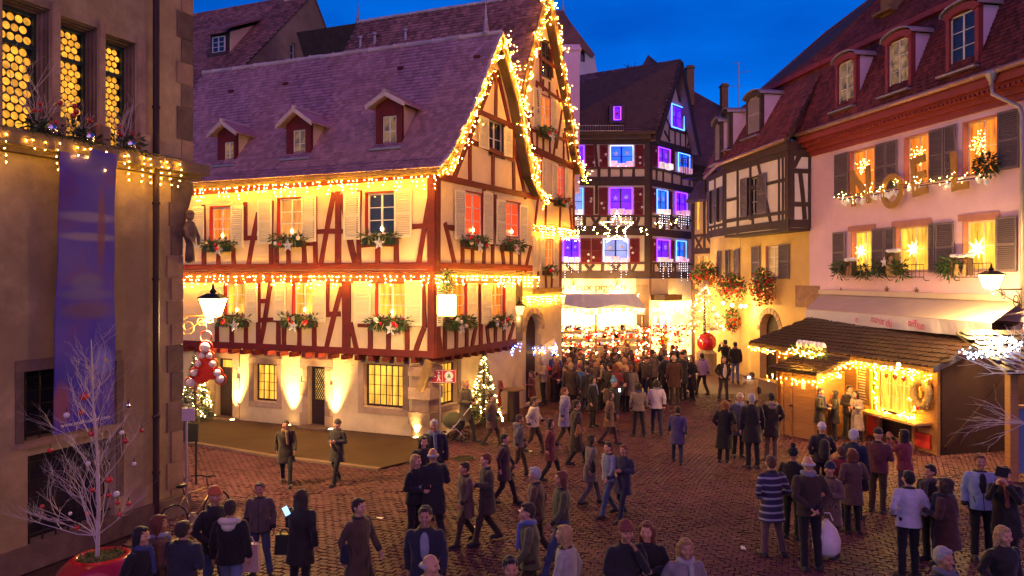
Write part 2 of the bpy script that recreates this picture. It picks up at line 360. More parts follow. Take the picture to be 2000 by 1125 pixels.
def body_mesh(arm, leg):
    key = ('b', arm, leg)
    if key in CACHE: return CACHE[key]
    mb = MB()
    mb.sph((0, .0, 1.645), .1, 16, 12, (.80, .98, 1.12)); mb.sph((0, -.03, 1.585), .07, 12, 9, (.85, .85, .9)); capsule(mb, (0, -.092, 1.648), (0, -.112, 1.612), .010, .016, 7)
    mb.sph((0, -.082, 1.672), .03, 8, 6, (1.9, .6, .5)); mb.sph((0, -.085, 1.568), .018, 8, 6, (1.4, .8, .7)); mb.sph((0, -.075, 1.538), .026, 8, 6)
    for s_ in (1, -1): mb.sph((s_*.082, .012, 1.628), .03, 8, 6, (.4, .75, 1.1)); mb.sph((s_*.045, -.062, 1.61), .035, 8, 6)
    capsule(mb, (0, .015, 1.40), (0, .0, 1.56), .06, .055)
    capsule(mb, (-.10, .01, 1.36), (.10, .01, 1.36), .09, .09); capsule(mb, (0, .01, 1.0), (0, .01, 1.32), .115, .125); capsule(mb, (-.05, .01, .95), (.05, .01, .95), .11, .11)
    for (E_, W_), s_ in zip(ARMS[arm], (1, -1)):
        capsule(mb, (s_*.175, .01, 1.40), E_, .05, .038); capsule(mb, E_, W_, .038, .026); hand(mb, W_, E_, s_)
    for (K, A_, T), s_ in zip(LEGS[leg], (1, -1)):
        capsule(mb, (s_*.09, .01, .93), K, .08, .052); capsule(mb, K, A_, .052, .035); capsule(mb, (A_[0], A_[1]+.03, A_[2]-.03), (T[0], T[1], A_[2]-.045), .032, .025)
    me = remesh(mb, .0115, 2, .4); me.materials.clear()
    for m_ in (SKIN[0], EYE, LIP): me.materials.append(m_)
    idx = []
    for p in me.polygons:
        c = p.center; k = 0
        if c.z > 1.5 and c.y < -.05:
            for s_ in (1, -1):
                if abs(c.x-s_*.034) < .010 and abs(c.z-1.647) < .0055: k = 1
            if abs(c.x) < .028 and abs(c.z-1.567) < .009 and c.y < -.08: k = 2
        idx.append(k)
    me.polygons.foreach_set('material_index', idx); CACHE[key] = me; return me
def coat_mesh(arm, ln):
    key = ('c', arm, ln)
    if key in CACHE: return CACHE[key]
    mb = MB(); hem = {'short': .84, 'mid': .62, 'long': .40}[ln]; wv = R.random()*6
    # torso as stacked ellipses with soft irregular folds
    prof = [(1.50, .075, .075), (1.465, .13, .10), (1.42, .20, .125), (1.34, .215, .145), (1.22, .205, .15), (1.08, .178, .14), (.98, .192, .147), (.90, .21, .155)]
    if hem < .8: prof += [(.75, .222, .168), (max(hem, .62), .235, .18)]
    if hem < .6: prof += [(.5, .245, .19), (.40, .25, .195)]
    else: prof += [(hem, .215 if ln == 'short' else .238, .16 if ln == 'short' else .182)]
    n = 26; o = len(mb.v)
    for z, rx, ry in prof:
        for j in range(n):
            a = 2*math.pi*j/n; f_ = 1+.025*math.sin(3*a+wv+z*9)+.018*math.sin(7*a+z*15)+(.025*math.sin(5*a+wv) if z < .8 else 0); mb.v.append(V((rx*f_*math.cos(a), .01+ry*f_*math.sin(a), z)))
    for i in range(len(prof)-1):
        for j in range(n): j2 = (j+1) % n; mb.f.append([o+i*n+j, o+(i+1)*n+j, o+(i+1)*n+j2, o+i*n+j2]); mb.m.append(0)
    mb.f.append([o+j for j in range(n)]); mb.m.append(0); L_ = o+(len(prof)-1)*n; mb.f.append([L_+j for j in range(n)][::-1]); mb.m.append(0)
    for (E_, W_), s_ in zip(ARMS[arm], (1, -1)):
        E_, W_ = V(E_), V(W_); S_ = V((s_*.185, .01, 1.40)); capsule(mb, S_, S_.lerp(E_, .5)+V((s_*.012, .01, 0)), .070, .062); capsule(mb, S_.lerp(E_, .5), E_, .062, .056); mb.sph(E_, .060, 10, 7)
        capsule(mb, E_, E_.lerp(W_, .5), .056, .050); capsule(mb, E_.lerp(W_, .45), E_.lerp(W_, .93), .052, .046)
    mb.tube([(.075*math.cos(a*math.pi/8), .015+.075*math.sin(a*math.pi/8), 1.485+.012*math.sin(a*math.pi/8)) for a in range(17)], .026, 7, cap=False)
    me = wrinkle(remesh(mb, .0135, 1, .4), .012, 9); me.materials.clear(); me.materials.append(TRIM); me.materials.append(TRIM); idx = []
    cuffs = [(V(W_), (V(W_)-V(E_)).normalized()) for E_, W_ in ARMS[arm]]
    for p in me.polygons:
        c = p.center; k = 0
        if c.z > 1.475 and abs(c.x) < .12: k = 1
        elif c.y < -.06 and abs(c.x) < .010 and c.z > hem+.02 and c.z < 1.47: k = 1
        elif c.y < -.05 and abs(abs(c.x)-.125-.25*(c.z-1.0)) < .008 and .97 < c.z < 1.07: k = 1
        elif c.z < hem+.022 and ln == 'short': k = 1
        else:
            for W_, D in cuffs:
                q = c-W_; t_ = q.dot(D)
                if -.06 < t_ < .04 and (q-D*t_).length < .07: k = 1
        idx.append(k)
    me.polygons.foreach_set('material_index', idx); CACHE[key] = me; return me
def trouser_mesh(leg):
    key = ('t', leg)
    if key in CACHE: return CACHE[key]
    mb = MB(); capsule(mb, (-.06, .01, .95), (.06, .01, .95), .13, .13)
    for (K, A_, T), s_ in zip(LEGS[leg], (1, -1)):
        K, A_ = V(K), V(A_); capsule(mb, (s_*.09, .01, .90), K, .10, .072); capsule(mb, K, K.lerp(A_, .6), .072, .064); capsule(mb, K.lerp(A_, .55), A_+V((0, 0, .0)), .064, .066)
    me = wrinkle(remesh(mb, .0155, 1, .4), .009, 11); CACHE[key] = me; return me
def shoe_mesh(leg, i):
    key = ('s', leg, i)
    if key in CACHE: return CACHE[key]
    mb = MB(); K, A_, T = LEGS[leg][i]
    z = A_[2]-.04; h0 = V((A_[0], A_[1]+.045, z)); t0 = V((T[0], T[1], z-.004)); capsule(mb, h0, h0.lerp(t0, .5), .046, .05); capsule(mb, h0.lerp(t0, .5), t0, .05, .042); capsule(mb, (A_[0], A_[1]+.01, z), (A_[0], A_[1]+.01, z+.06), .05, .045)
    d = (t0-h0).normalized(); q = d.cross(UPZ); mb.box((h0+t0)/2-UPZ*.032, d*((t0-h0).length/2+.045), q*.046, UPZ*.012)
    me = remesh(mb, .013, 1, .3); CACHE[key] = me; return me
def hair_mesh(st):
    key = ('h', st)
    if key in CACHE: return CACHE[key]
    mb = MB(); vox = .012
    if st in ('short', 'long', 'bob'):
        mb.sph((0, .022, 1.672), .1, 16, 12, (.90, 1.0, 1.03)); mb.sph((0, .05, 1.62), .08, 12, 9, (1.05, .8, 1.0)); mb.sph((0, -.045, 1.735), .05, 10, 7, (1.2, .9, .5))
        if st != 'short':
            zb = 1.36 if st == 'long' else 1.50
            for x in (-.075, -.04, 0, .04, .075): capsule(mb, (x, .045-.5*abs(x)*.3, 1.66), (x*1.15, .085-abs(x)*.6, zb+R.uniform(-.03, .03)), .045, .032)
            for s_ in (1, -1): capsule(mb, (s_*.075, -.01, 1.68), (s_*.088, .005, zb+.06), .03, .026)
    elif st in ('beanie', 'pompom'):
        mb.sph((0, .008, 1.70), .1, 16, 12, (.92, 1.05, .98)); mb.tube([(.092*math.cos(a*math.pi/8), .008+.105*math.sin(a*math.pi/8), 1.685) for a in range(17)], .018, 7, cap=False); mb.sph((0, .05, 1.655), .07, 12, 9, (1.1, .8, .9))
        if st == 'pompom': mb.sph((0, .02, 1.83), .05, 10, 8)
    elif st == 'fringe':   # thin hair around a bald crown
        mb.tube([(.083*math.cos(a*math.pi/10), .02+.088*math.sin(a*math.pi/10), 1.635) for a in range(-1, 12)], .026, 7)
    elif st == 'cap':
        mb.sph((0, .01, 1.705), .1, 16, 12, (.92, 1.05, .8)); mb.sph((0, -.10, 1.70), .07, 12, 7, (1.0, 1.1, .2))
    me = remesh(mb, vox, 1, .3)
    if st in ('short', 'long', 'bob', 'fringe', 'pompom'):
        wrinkle(me, 0, 0, True)
    CACHE[key] = me; return me
def extra_mesh(st):
    key = ('x', st)
    if key in CACHE: return CACHE[key]
    mb = MB()
    if st == 'scarf':
        mb.tube([(.085*math.cos(a*math.pi/8), .005+.09*math.sin(a*math.pi/8), 1.49+.015*math.cos(a*.8)) for a in range(17)], .04, 8, cap=False); capsule(mb, (.03, -.12, 1.46), (.05, -.165, 1.15), .04, .035)
    elif st == 'hood':
        mb.tube([(.12*math.cos(a*math.pi/8), .06+.10*math.sin(a*math.pi/8), 1.47+.02*math.sin(a*math.pi/8)) for a in range(-1, 10)], .05, 8); mb.sph((0, .13, 1.42), .09, 10, 8, (1.2, .6, 1))
    elif st == 'rucksack':
        capsule(mb, (0, .22, 1.08), (0, .22, 1.32), .13, .11); mb.sph((0, .30, 1.1), .09, 10, 7, (1, .6, 1))
    elif st == 'shirt': mb.sph((0, -.105, 1.28), .12, 12, 9, (.6, .42, 1.6))
    elif st == 'tee': mb.sph((0, -.09, 1.18), .17, 12, 9, (.55, .5, 1.75))
    elif st == 'shoulder_bag': capsule(mb, (-.26, .03, .95), (-.26, .03, 1.08), .09, .07); mb.tube([(-.26, .0, 1.1), (-.2, -.02, 1.46), (-.24, .07, 1.1)], .01, 5)
    me = remesh(mb, .013, 1, .3); CACHE[key] = me; return me
def cloth(c, rough=.85):
    k_ = .5+.35*min(1, max(c)/.4); c = tuple(x*k_ for x in c)
    n = 'cloth_%02d_%02d_%02d' % tuple(int(x*99) for x in c); return mat(n, c, rough, .25, 5, .5, 16, sheen=.2)
# the templates that are needed, made once
for k in [('b', 'pockets', 'stand'), ('c', 'pockets', 'mid'), ('t', 'stand'), ('s', 'stand', 0), ('s', 'stand', 1), ('h', 'bob'), ('b', 'cup', 'stand'), ('c', 'cup', 'short'), ('x', 'scarf'), ('h', 'short'), ('b', 'pockets', 'apart'), ('c', 'pockets', 'short'), ('t', 'apart'), ('s', 'apart', 0), ('s', 'apart', 1), ('h', 'beanie'), ('b', 'down', 'walk'), ('c', 'down', 'short'), ('t', 'walk'), ('s', 'walk', 0), ('s', 'walk', 1), ('x', 'hood'), ('b', 'down', 'apart'), ('b', 'phone', 'stand'), ('c', 'phone', 'mid'), ('h', 'long'), ('b', 'walk', 'walk'), ('c', 'walk', 'mid'), ('b', 'cup', 'walk'), ('c', 'cup', 'mid'), ('c', 'down', 'mid'), ('b', 'pockets', 'walk'), ('h', 'fringe'), ('x', 'shirt'), ('b', 'down', 'stand'), ('c', 'walk', 'short'), ('b', 'chin', 'stand'), ('c', 'chin', 'short'), ('x', 'shoulder_bag'), ('c', 'pockets', 'long'), ('c', 'walk', 'long'), ('b', 'photo', 'stand'), ('c', 'photo', 'mid'), ('h', 'pompom'), ('x', 'rucksack'), ('h', 'cap'), ('x', 'tee'), ('b', 'back', 'stand'), ('c', 'back', 'short'), ('c', 'photo', 'short'), ('c', 'cup', 'long'), ('b', 'walk', 'stand')]:
    {'b': body_mesh, 'c': coat_mesh, 't': trouser_mesh, 's': shoe_mesh, 'h': hair_mesh, 'x': extra_mesh}[k[0]](*k[1:])
# ------------------------------------------------------------------ building pieces
CANDLE = glow('candle_glow', (1, .62, .2), 45)
UNIT = MB().box((0, 0, 0), (.5, 0, 0), (0, .5, 0), (0, 0, .5))
_unit = {}
def unit_box(m):
    if m.name not in _unit: _unit[m.name] = meshof('unit_piece', UNIT, m)
    return _unit[m.name]
def in_view(p, mx=260):
    if p.y < 1: return False
    x = CX+F*p.x/p.y; y = CY+F*(H-p.z)/p.y
    return -mx < x < 2000+mx and -mx < y < 1125+mx
def wall(root, fac, outline, holes, m, depth=.3, name='wall', w=0.0, mi_rev=None, mats=None):
    mb = MB(); polys = [[V((u, z, 0)) for u, z in outline]]
    hs = [[(h[0], h[1]), (h[2], h[1]), (h[2], h[3]), (h[0], h[3])] if len(h) == 4 and not isinstance(h[0], tuple) else list(h) for h in holes]
    polys += [[V((u, z, 0)) for u, z in h] for h in hs]
    flat = []; ed = []
    for q in polys:
        o = len(flat); flat += [p.to_2d() for p in q]; ed += [(o+i, o+(i+1) % len(q)) for i in range(len(q))]
    cv, _, cf = delaunay_2d_cdt(flat, ed, [], 0, 1e-5)[:3]
    def ins(c, q):
        r = False
        for i in range(len(q)):
            a, b = q[i], q[(i+1) % len(q)]
            if (a.y > c.y) != (b.y > c.y) and c.x < (b.x-a.x)*(c.y-a.y)/(b.y-a.y)+a.x: r = not r
        return r
    tris = []
    for t in cf:
        c = sum((cv[i] for i in t), V((0, 0)))/len(t)
        if ins(c, polys[0]) and not any(ins(c, q) for q in polys[1:]): tris.append(list(t))
    vs = [fac.P(p.x, p.y, w) for p in cv]; fs = []
    for t in tris:
        a, b, c = [vs[i] for i in t]; fs.append(list(t) if (b-a).cross(c-a).dot(fac.n) > 0 else list(t)[::-1])
    mb.add(vs, fs)
    for k, poly in enumerate([list(outline)]+hs):
        n = len(poly)
        for i in range(n):
            a, b = poly[i], poly[(i+1) % n]; q = [fac.P(*a, w), fac.P(*b, w), fac.P(*b, w-depth), fac.P(*a, w-depth)]
            mb.add(q, [(0, 1, 2, 3)], 0)
    return part(name, mb, m, root)
def beams(root, fac, rows, m, wd=.16, name='beam', proud=.042, px=True, back=.04):
    for i, r in enumerate(rows):
        x0, y0, x1, y1 = r[:4]; w = r[4] if len(r) > 4 else wd; mm = r[5] if len(r) > 5 else m
        a = fac.uz(x0, y0) if px else (x0, y0); b = fac.uz(x1, y1) if px else (x1, y1)
        pr = proud+.0013*(i % 9)
        A, B = fac.P(*a), fac.P(*b); mb = MB(); t = (B-A).normalized(); q = t.cross(fac.n).normalized()
        # old timber: slightly bowed and uneven in width
        n = 3; pts = []; bow = R.uniform(-.02, .02)
        L = []; Rr = []
        for k in range(n+1):
            f = k/n; c = A.lerp(B, f)+q*bow*math.sin(math.pi*f); ww = w/2*R.uniform(.9, 1.1); L.append(c-q*ww); Rr.append(c+q*ww)
        mb.ext([p-fac.n*back for p in L]+[p-fac.n*back for p in Rr[::-1]], fac.n*(pr+back))
        part(name, mb, mm, root)
def window(root, fac, rc, frame=FRW, pane=WIN_Y, nx=2, nz=3, w=-.14, rev=None, fw=.055, bw=.022, name='window', flat=False, candle=False):
    u0, z0, u1, z1 = rc; mb = MB(); ax, az = fac.d, V((0, 0, 1))
    def bx(ua, za, ub, zb, wa, wb, mi=0): mb.box(fac.P((ua+ub)/2, (za+zb)/2, (wa+wb)/2), ax*(ub-ua)/2, az*(zb-za)/2, fac.n*(wb-wa)/2, mi)
    g = .004
    bx(u0+g, z0+g, u0+fw, z1-g, w-.03, w+.03); bx(u1-fw, z0+g, u1-g, z1-g, w-.03, w+.03)
    bx(u0+fw, z0+g, u1-fw, z0+fw, w-.03, w+.028); bx(u0+fw, z1-fw, u1-fw, z1-g, w-.03, w+.028)
    cw = (u1-u0-2*fw)/nx; ch = (z1-z0-2*fw)/nz
    for i in range(1, nx):
        u = u0+fw+cw*i; k = bw*1.5 if nx == 2 else bw
        bx(u-k, z0+fw, u+k, z1-fw, w-.025, w+.025)
    for j in range(1, nz):
        z = z0+fw+ch*j; bx(u0+fw, z-bw*.6, u1-fw, z+bw*.6, w-.02, w+.018)
    mats = [frame]
    if rev:
        mats.append(rev); t = .035
        bx(u0-t, z0-t, u0+.002, z1+t, w-.05, .012, 1); bx(u1-.002, z0-t, u1+t, z1+t, w-.05, .012, 1)
        bx(u0+.002, z1-.002, u1-.002, z1+t, w-.05, .010, 1); bx(u0+.002, z0-t, u1-.002, z0+.002, w-.05, .03, 1)
    wo_ = part(name, mb, mats, root)
    pm = MB().box((0, 0, 0), ax*(cw/2-.003), az*(ch/2-.003), fac.n*.004); me = meshof('pane', pm, pane)
    par = root if flat else wo_
    if candle: part('candle_lamp', MB().sph(fac.P((u0+u1)/2, z0+fw+.12, w+.05), .035, 8, 6, (1, 1, 1.6)), CANDLE, par, smooth=True)
    for i in range(nx):
        for j in range(nz):
            p = fac.P(u0+fw+cw*(i+.5), z0+fw+ch*(j+.5), w)
            inst('pane', me, Matrix.Translation(p), par)
    return wo_
def shutter(root, fac, rc, m=SHW, n=16, w=.055, name='shutter', slats=True, tilt=0.0, hinge=0):
    """louvred leaf; rc = u0,z0,u1,z1; tilt swings it off the wall about the hinge edge (0 left, 1 right)"""
    u0, z0, u1, z1 = rc; mb = MB(); hu = u0 if hinge == 0 else u1
    c, s_ = math.cos(tilt), math.sin(tilt)
    def pt(u, z, ww):
        du = u-hu; return fac.P(hu+du*c, z, w+abs(du)*s_+ww)
    def bx(ua, za, ub, zb, wa, wb, mi=0):
        vs = [pt(u, z, ww) for ww in (wa, wb) for z in (za, zb) for u in (ua, ub)]
        mb.add(vs, [(0, 1, 3, 2), (4, 6, 7, 5), (0, 4, 5, 1), (2, 3, 7, 6), (0, 2, 6, 4), (1, 5, 7, 3)], mi)
    f = min(.06, (u1-u0)*.16); zm = (z0+z1)/2
    bx(u0, z0, u0+f, z1, -.018, .018); bx(u1-f, z0, u1, z1, -.018, .018)
    for za, zb in ((z0, z0+f*1.4), (zm-f*.6, zm+f*.6), (z1-f*1.2, z1)): bx(u0+f, za, u1-f, zb, -.017, .017)
    bx(u0+f, z0+f, u1-f, z1-f, -.014, -.010)
    sh = part(name, mb, m, root)
    if slats:
        a, b = pt(u0+f, 0, 0), pt(u1-f, 0, 0); ln = (b-a).length; dx = (b-a).normalized(); dn = dx.cross(V((0, 0, 1)))
        if dn.dot(fac.n) < 0: dn = -dn
        k = n//2
        for lo, hi in ((z0+f*1.4, zm-f*.6), (zm+f*.6, z1-f*1.2)):
            st = (hi-lo)/k
            for j in range(k):
                p = (a+b)/2; p = V((p.x, p.y, lo+st*(j+.5)))
                zx = (V((0, 0, 1))*.80-dn*.60)
                hgt = st*.95
                Mx = Matrix(((dx.x, 0, 0, p.x), (dx.y, 0, 0, p.y), (dx.z, 0, 0, p.z), (0, 0, 0, 1)))
                yy = dn*.80+V((0, 0, 1))*.60
                for r_ in range(3):
                    Mx[r_][0] = dx[r_]*ln; Mx[r_][1] = yy[r_]*.010; Mx[r_][2] = zx[r_]*hgt
                inst('slat', unit_box(m), Mx, sh)
    return sh
_tile = {}
def tile_mesh(tw, th, m, flatend=False):
    key = (round(tw, 3), round(th, 3), m.name, flatend)
    if key in _tile: return _tile[key]
    e = [(-.48, .22), (-.3, .03), (0, -.05), (.3, .03), (.48, .22)] if not flatend else [(-.48, 0), (-.2, -.02), (.2, -.02), (.48, 0)]
    top = e+[(.48, 1.4), (-.48, 1.4)]
    def zz(y): return .046-.034*max(0, y)/1.4
    vs = [V((x*tw, y*th, zz(y))) for x, y in top]; k = len(e)
    vs += [V((x*tw, y*th, zz(y)-.028)) for x, y in e]
    n = len(top); fs = [list(range(n))]
    for i in range(k-1): fs.append([i, n+i, n+i+1, i+1])
    fs.append([k-1, n+k-1, k]); fs.append([0, n-1, n])
    _tile[key] = (vs, fs, meshof('roof_tile', MB().add(vs, fs), m)); return _tile[key]
def tile_roof(root, quads, tw, th, m, n_ind=300, flatend=False, cull=None, name='roof_tile', sag=0.0, jit=.006):
    vs0, fs0, me = tile_mesh(tw, th, m, flatend); L = []
    for (e0, e1, r1, r0) in quads:
        e0, e1, r1, r0 = V(e0), V(e1), V(r1), V(r0); hh = ((r0-e0).length+(r1-e1).length)/2; rows = max(1, int(hh/th))
        for j in range(rows):
            f = j/rows; a = e0.lerp(r0, f); b = e1.lerp(r1, f); ln = (b-a).length; k = max(1, int(ln/tw)); x = (b-a).normalized()
            up = (r0.lerp(r1, .5)-e0.lerp(e1, .5)); up = (up-x*up.dot(x)).normalized(); nn = x.cross(up).normalized()
            if nn.z < 0: nn = -nn
            off = .5 if j % 2 else 0.0
            for i in range(k):
                t = (i+.5+off)/k
                if t > 1: continue
                p = a.lerp(b, t)
                if not in_view(p): continue
                if cull and cull(p): continue
                p = p+nn*R.uniform(0, jit)+x*R.uniform(-.006, .006)
                x2 = (x+up*R.uniform(-.03, .03)).normalized(); u2 = nn.cross(x2)
                if u2.dot(up) < 0: u2 = -u2
                L.append((p.length, p, x2, u2, nn))
    vis = [q for q in L if in_view(q[1], -10)]
    vis.sort(key=lambda q: q[0]); ind = set(id(q) for q in vis[:n_ind]); mb = MB()
    for q in L:
        _, p, x, u, nn = q
        if id(q) in ind:
            inst(name, me, Matrix(((x.x, u.x, nn.x, p.x), (x.y, u.y, nn.y, p.y), (x.z, u.z, nn.z, p.z), (0, 0, 0, 1))), root)
        else:
            o = len(mb.v); mb.v += [p+x*v.x+u*v.y+nn*v.z for v in vs0]; mb.f += [[o+i for i in f] for f in fs0]; mb.m += [0]*len(fs0)
    if mb.v: part('roof_tiles', mb, m, root, kind='stuff')
def deck(root, quads, m, t=.1, name='roof'):
    mb = MB()
    for q in quads:
        q = [V(p) for p in q]; n = (q[1]-q[0]).cross(q[3]-q[0]).normalized()
        if n.z < 0: n = -n
        mb.ext(q, -n*t)
    return part(name, mb, m, root)
def ridge_caps(root, a, b, r, n, m, name='ridge_tile'):
    a, b = V(a), V(b)
    mb = MB(); d = (b-a)/n
    L = d.length; prof = [(r*1.25, 0), (r*1.25, L*.12), (r*1.0, L*.13), (r*1.0, L*1.0)]
    t = d.normalized(); s_ = t.cross(V((0, 0, 1))).normalized(); u_ = s_.cross(t)
    ax = Matrix(((s_.x, u_.x, t.x), (s_.y, u_.y, t.y), (s_.z, u_.z, t.z)))
    mb.lathe((0, 0, 0), prof, 10, ax=ax); me = meshof(name, mb, m)
    for i in range(n): inst(name, me, Matrix.Translation(a+d*i+V((0, 0, R.uniform(-.01, .01)))), root)
def star_poly(r, k=5, inner=.42, rot=0.0):
    return [((r if i % 2 == 0 else r*inner)*math.sin(math.pi*i/k+rot), (r if i % 2 == 0 else r*inner)*math.cos(math.pi*i/k+rot)) for i in range(2*k)]
def flat_star(mb, fac, u, z, w, r, t=.03, k=5, rot=0.0, mi=0, inner=.42):
    mb.ext([fac.P(u+x, z+y, w) for x, y in star_poly(r, k, inner, rot)], fac.n*t, mi)
def sprigs(mb, c, rad, n, mi=0, L=.16, droop=.3, flat=(1, 1, 1), w=.022):
    """a cloud of short needled sprigs"""
    c = V(c)
    for _ in range(n):
        d = V((R.gauss(0, 1), R.gauss(0, 1), R.gauss(0, .7))).normalized(); p = c+V((d.x*rad*flat[0], d.y*rad*flat[1], d.z*rad*flat[2]))*R.random()**.5
        d = (d+V((0, 0, -droop*R.random()))).normalized(); s_ = d.cross(V((R.gauss(0, 1), R.gauss(0, 1), R.gauss(0, 1)))).normalized()
        mb.leaf(p, d, s_, L*R.uniform(.6, 1.3), w, mi)
def flower_box(fac, rc_px, label, group, box=True, seed=0, star=True, rich=1.0, scale=1.0):
    """fir and baubles in a box under a window: x0, x1, y (top of the box) in the picture"""
    x0, x1, y = rc_px; u0, z = fac.uz(x0, y, .15); u1, _ = fac.uz(x1, y, .15); wd = u1-u0
    root = thing('window_box', label, 'window box', fac.P((u0+u1)/2, z-.22, .02), group)
    mb = MB(); mb.box(fac.P((u0+u1)/2, z-.10, .14), fac.d*wd/2, V((0, 0, .10)), fac.n*.10); part('box', mb, WDK, root)
    fb = MB(); k = max(3, int(wd/.14))
    for i in range(k):
        sprigs(fb, fac.P(u0+wd*(i+.5)/k, z+.04+R.uniform(-.03, .06), .19), .17*scale, int(34*rich), L=.17*scale, flat=(1, .8, .75))
        for _ in range(int(12*rich)):
            p = fac.P(u0+wd*(i+R.random())/k, z-.02, .26); d = (fac.n*R.uniform(.1, .5)+V((R.uniform(-.3, .3), 0, -1))).normalized()
            fb.leaf(p, d, fac.d, R.uniform(.12, .3)*scale, .02)
    part('fir_sprigs', fb, FIR, root, kind='stuff')
    rr = random.Random(seed)
    for j in range(rr.choice((3, 4, 5))):
        u = u0+wd*rr.uniform(.08, .92); r = rr.uniform(.05, .085)*scale
        part('bauble', MB().sph(fac.P(u, z+rr.uniform(-.12, .12), .33), r, 10, 7), rr.choice((BRD, BRD, BWH, RIDG)), root, smooth=True)
    if star:
        sb = MB(); flat_star(sb, fac, u0+wd*rr.uniform(.35, .75), z-.16, .30, .21*scale, .03, rot=rr.uniform(-.3, .3)); part('star', sb, BWH, root)
        sb = MB()
        for _ in range(10):
            p = fac.P(u0+wd*rr.uniform(.2, .8), z+.05, .31); sb.leaf(p, (fac.n*.2+V((rr.uniform(-.6, .6), 0, -1))).normalized(), fac.d, .3, .014)
        part('straw_ribbon', sb, mat('straw', (.50, .36, .12), .7, .2, 5), root)
    return root
def lights(name, label, pts, per_m=14, drop=.35, r_in=.021, m=None, group=None, spread=.05, cable=True, off=V((0, 0, 0)), cat='string lights', drape=None, m2=None):
    """fairy lights along a line: short strands of tiny bulbs hang from a cable"""
    m = m or WARM; pts = [V(p)+off for p in pts]; root = thing(name, label, cat, pts[0].copy(), group)
    cb = MB(); bb = MB(); 
    if cable: cb.tube(pts, .008, 4)
    for a, b in zip(pts[:-1], pts[1:]):
        L = (b-a).length; n = max(1, int(L*per_m/3.2)); r = r_in*.6
        for i in range(n):
            p = a.lerp(b, (i+R.random())/n); dl = drop*R.choice((.35, .6, .8, 1.0, 1.25)) if drop else 0
            k = max(1, int(round(dl/.11))) if drop else 3
            q = p.copy(); line = [p.copy()]
            for j in range(k):
                q = q+V((R.uniform(-spread, spread), R.uniform(-spread, spread), -(dl/k) if drop else R.uniform(-spread, spread)))
                line.append(q.copy()); bb.oct(q, r*R.uniform(.8, 1.2), 1 if (m2 and R.random() < .4) else 0)
            if drop and k > 1: cb.tube(line, .004, 3, cap=False)
    if cb.v: part('cable', cb, CAB, root)
    part('bulbs', bb, [m, m2] if m2 else m, root, kind='stuff')
    return root
def text_mesh(s, size, ext=.01, off=0.0):
    cu = bpy.data.curves.new('lettering', 'FONT'); cu.body = s; cu.size = size; cu.extrude = ext; cu.offset = off; cu.align_x = 'CENTER'; cu.align_y = 'CENTER'
    o = bpy.data.objects.new('lettering', cu); COL.objects.link(o); dg = bpy.context.evaluated_depsgraph_get(); me = bpy.data.meshes.new_from_object(o.evaluated_get(dg))
    bpy.data.objects.remove(o); return me
def lettering(root, fac, s, u, z, w, size, m, ext=.008, name='lettering', sx=1.0, shear=0.0):
    me = text_mesh(s, size, ext); me.materials.clear(); me.materials.append(m); o = bpy.data.objects.new(name, me); _lnk(o, root)
    # text lies in its xy plane: x -> d, y -> up, z -> n
    p = fac.P(u, z, w)-BASE[root]; d, n = fac.d*sx, fac.n
    o.matrix_local = Matrix(((d.x, d.x*shear, n.x, p.x), (d.y, d.y*shear, n.y, p.y), (0, 1, 0, p.z), (0, 0, 0, 1))); return o

# ------------------------------------------------------------------ the ground
GJ = mat('paving_joint', (.05, .02, .019), .85, .3, 3, .4, 25)
SETT = mat('granite_sett', (.10, .033, .050), .66, .25, 1.0, .2, 22, rand=.18, stain=.3, spec=.3)
ASPH = mat('pavement_asphalt', (.055, .026, .013), .7, .25, 1.5, .3, 60, stain=.25)
KERB = mat('kerb_stone', (.20, .13, .08), .7, .2, 2, .3, 25, rand=.15)
gm = MB(); gm.add([(-300, -100, -.03), (300, -100, -.03), (300, 900, -.03), (-300, 900, -.03)], [(0, 1, 2, 3)])
square = solo('square', gm, GJ, 'dark red granite sett paving of the market square', None, kind='structure', loc=V((0, 20, -.03)))
# pavement in front of the corner house
KA, KB, KC = gnd(330, 857), gnd(526, 890), gnd(745, 917)
PV0, PV1 = V((-13.2, 26.8, 0)), V((-2.2, 22.2, 0))
pav_poly = [V((KA.x-3, KA.y+.9, 0)), KA, KB, KC, V((KC.x+.9, KC.y+1.0, 0)), PV1+V((.4, .9, 0)), PV0+V((-2, 1.6, 0))]
pv = MB(); pv.ext([p+V((0, 0, -.1)) for p in pav_poly], V((0, 0, .145)))
solo('pavement', pv, ASPH, 'smooth asphalt pavement strip along the foot of the red timbered corner house', None, kind='structure')
pav = bpy.data.objects['pavement']
def inside(p, poly):
    c = False; n = len(poly)
    for i in range(n):
        a, b = poly[i], poly[(i+1) % n]
        if (a.y > p.y) != (b.y > p.y) and p.x < (b.x-a.x)*(p.y-a.y)/(b.y-a.y)+a.x: c = not c
    return c
for a, b in ((KA, KB), (KB, KC)):
    d = (b-a); n = max(2, int(d.length/.62)); t = d.normalized(); s_ = V((t.y, -t.x, 0))
    for i in range(n):
        p = a+d*(i+.5)/n; k = MB(); hw = d.length/n/2-.006
        k.box(p+s_*.07+V((0, 0, -.005+R.uniform(-.004, .004))), t*hw, s_*.075, V((0, 0, .06))); part('kerb_stone', k, KERB, pav)
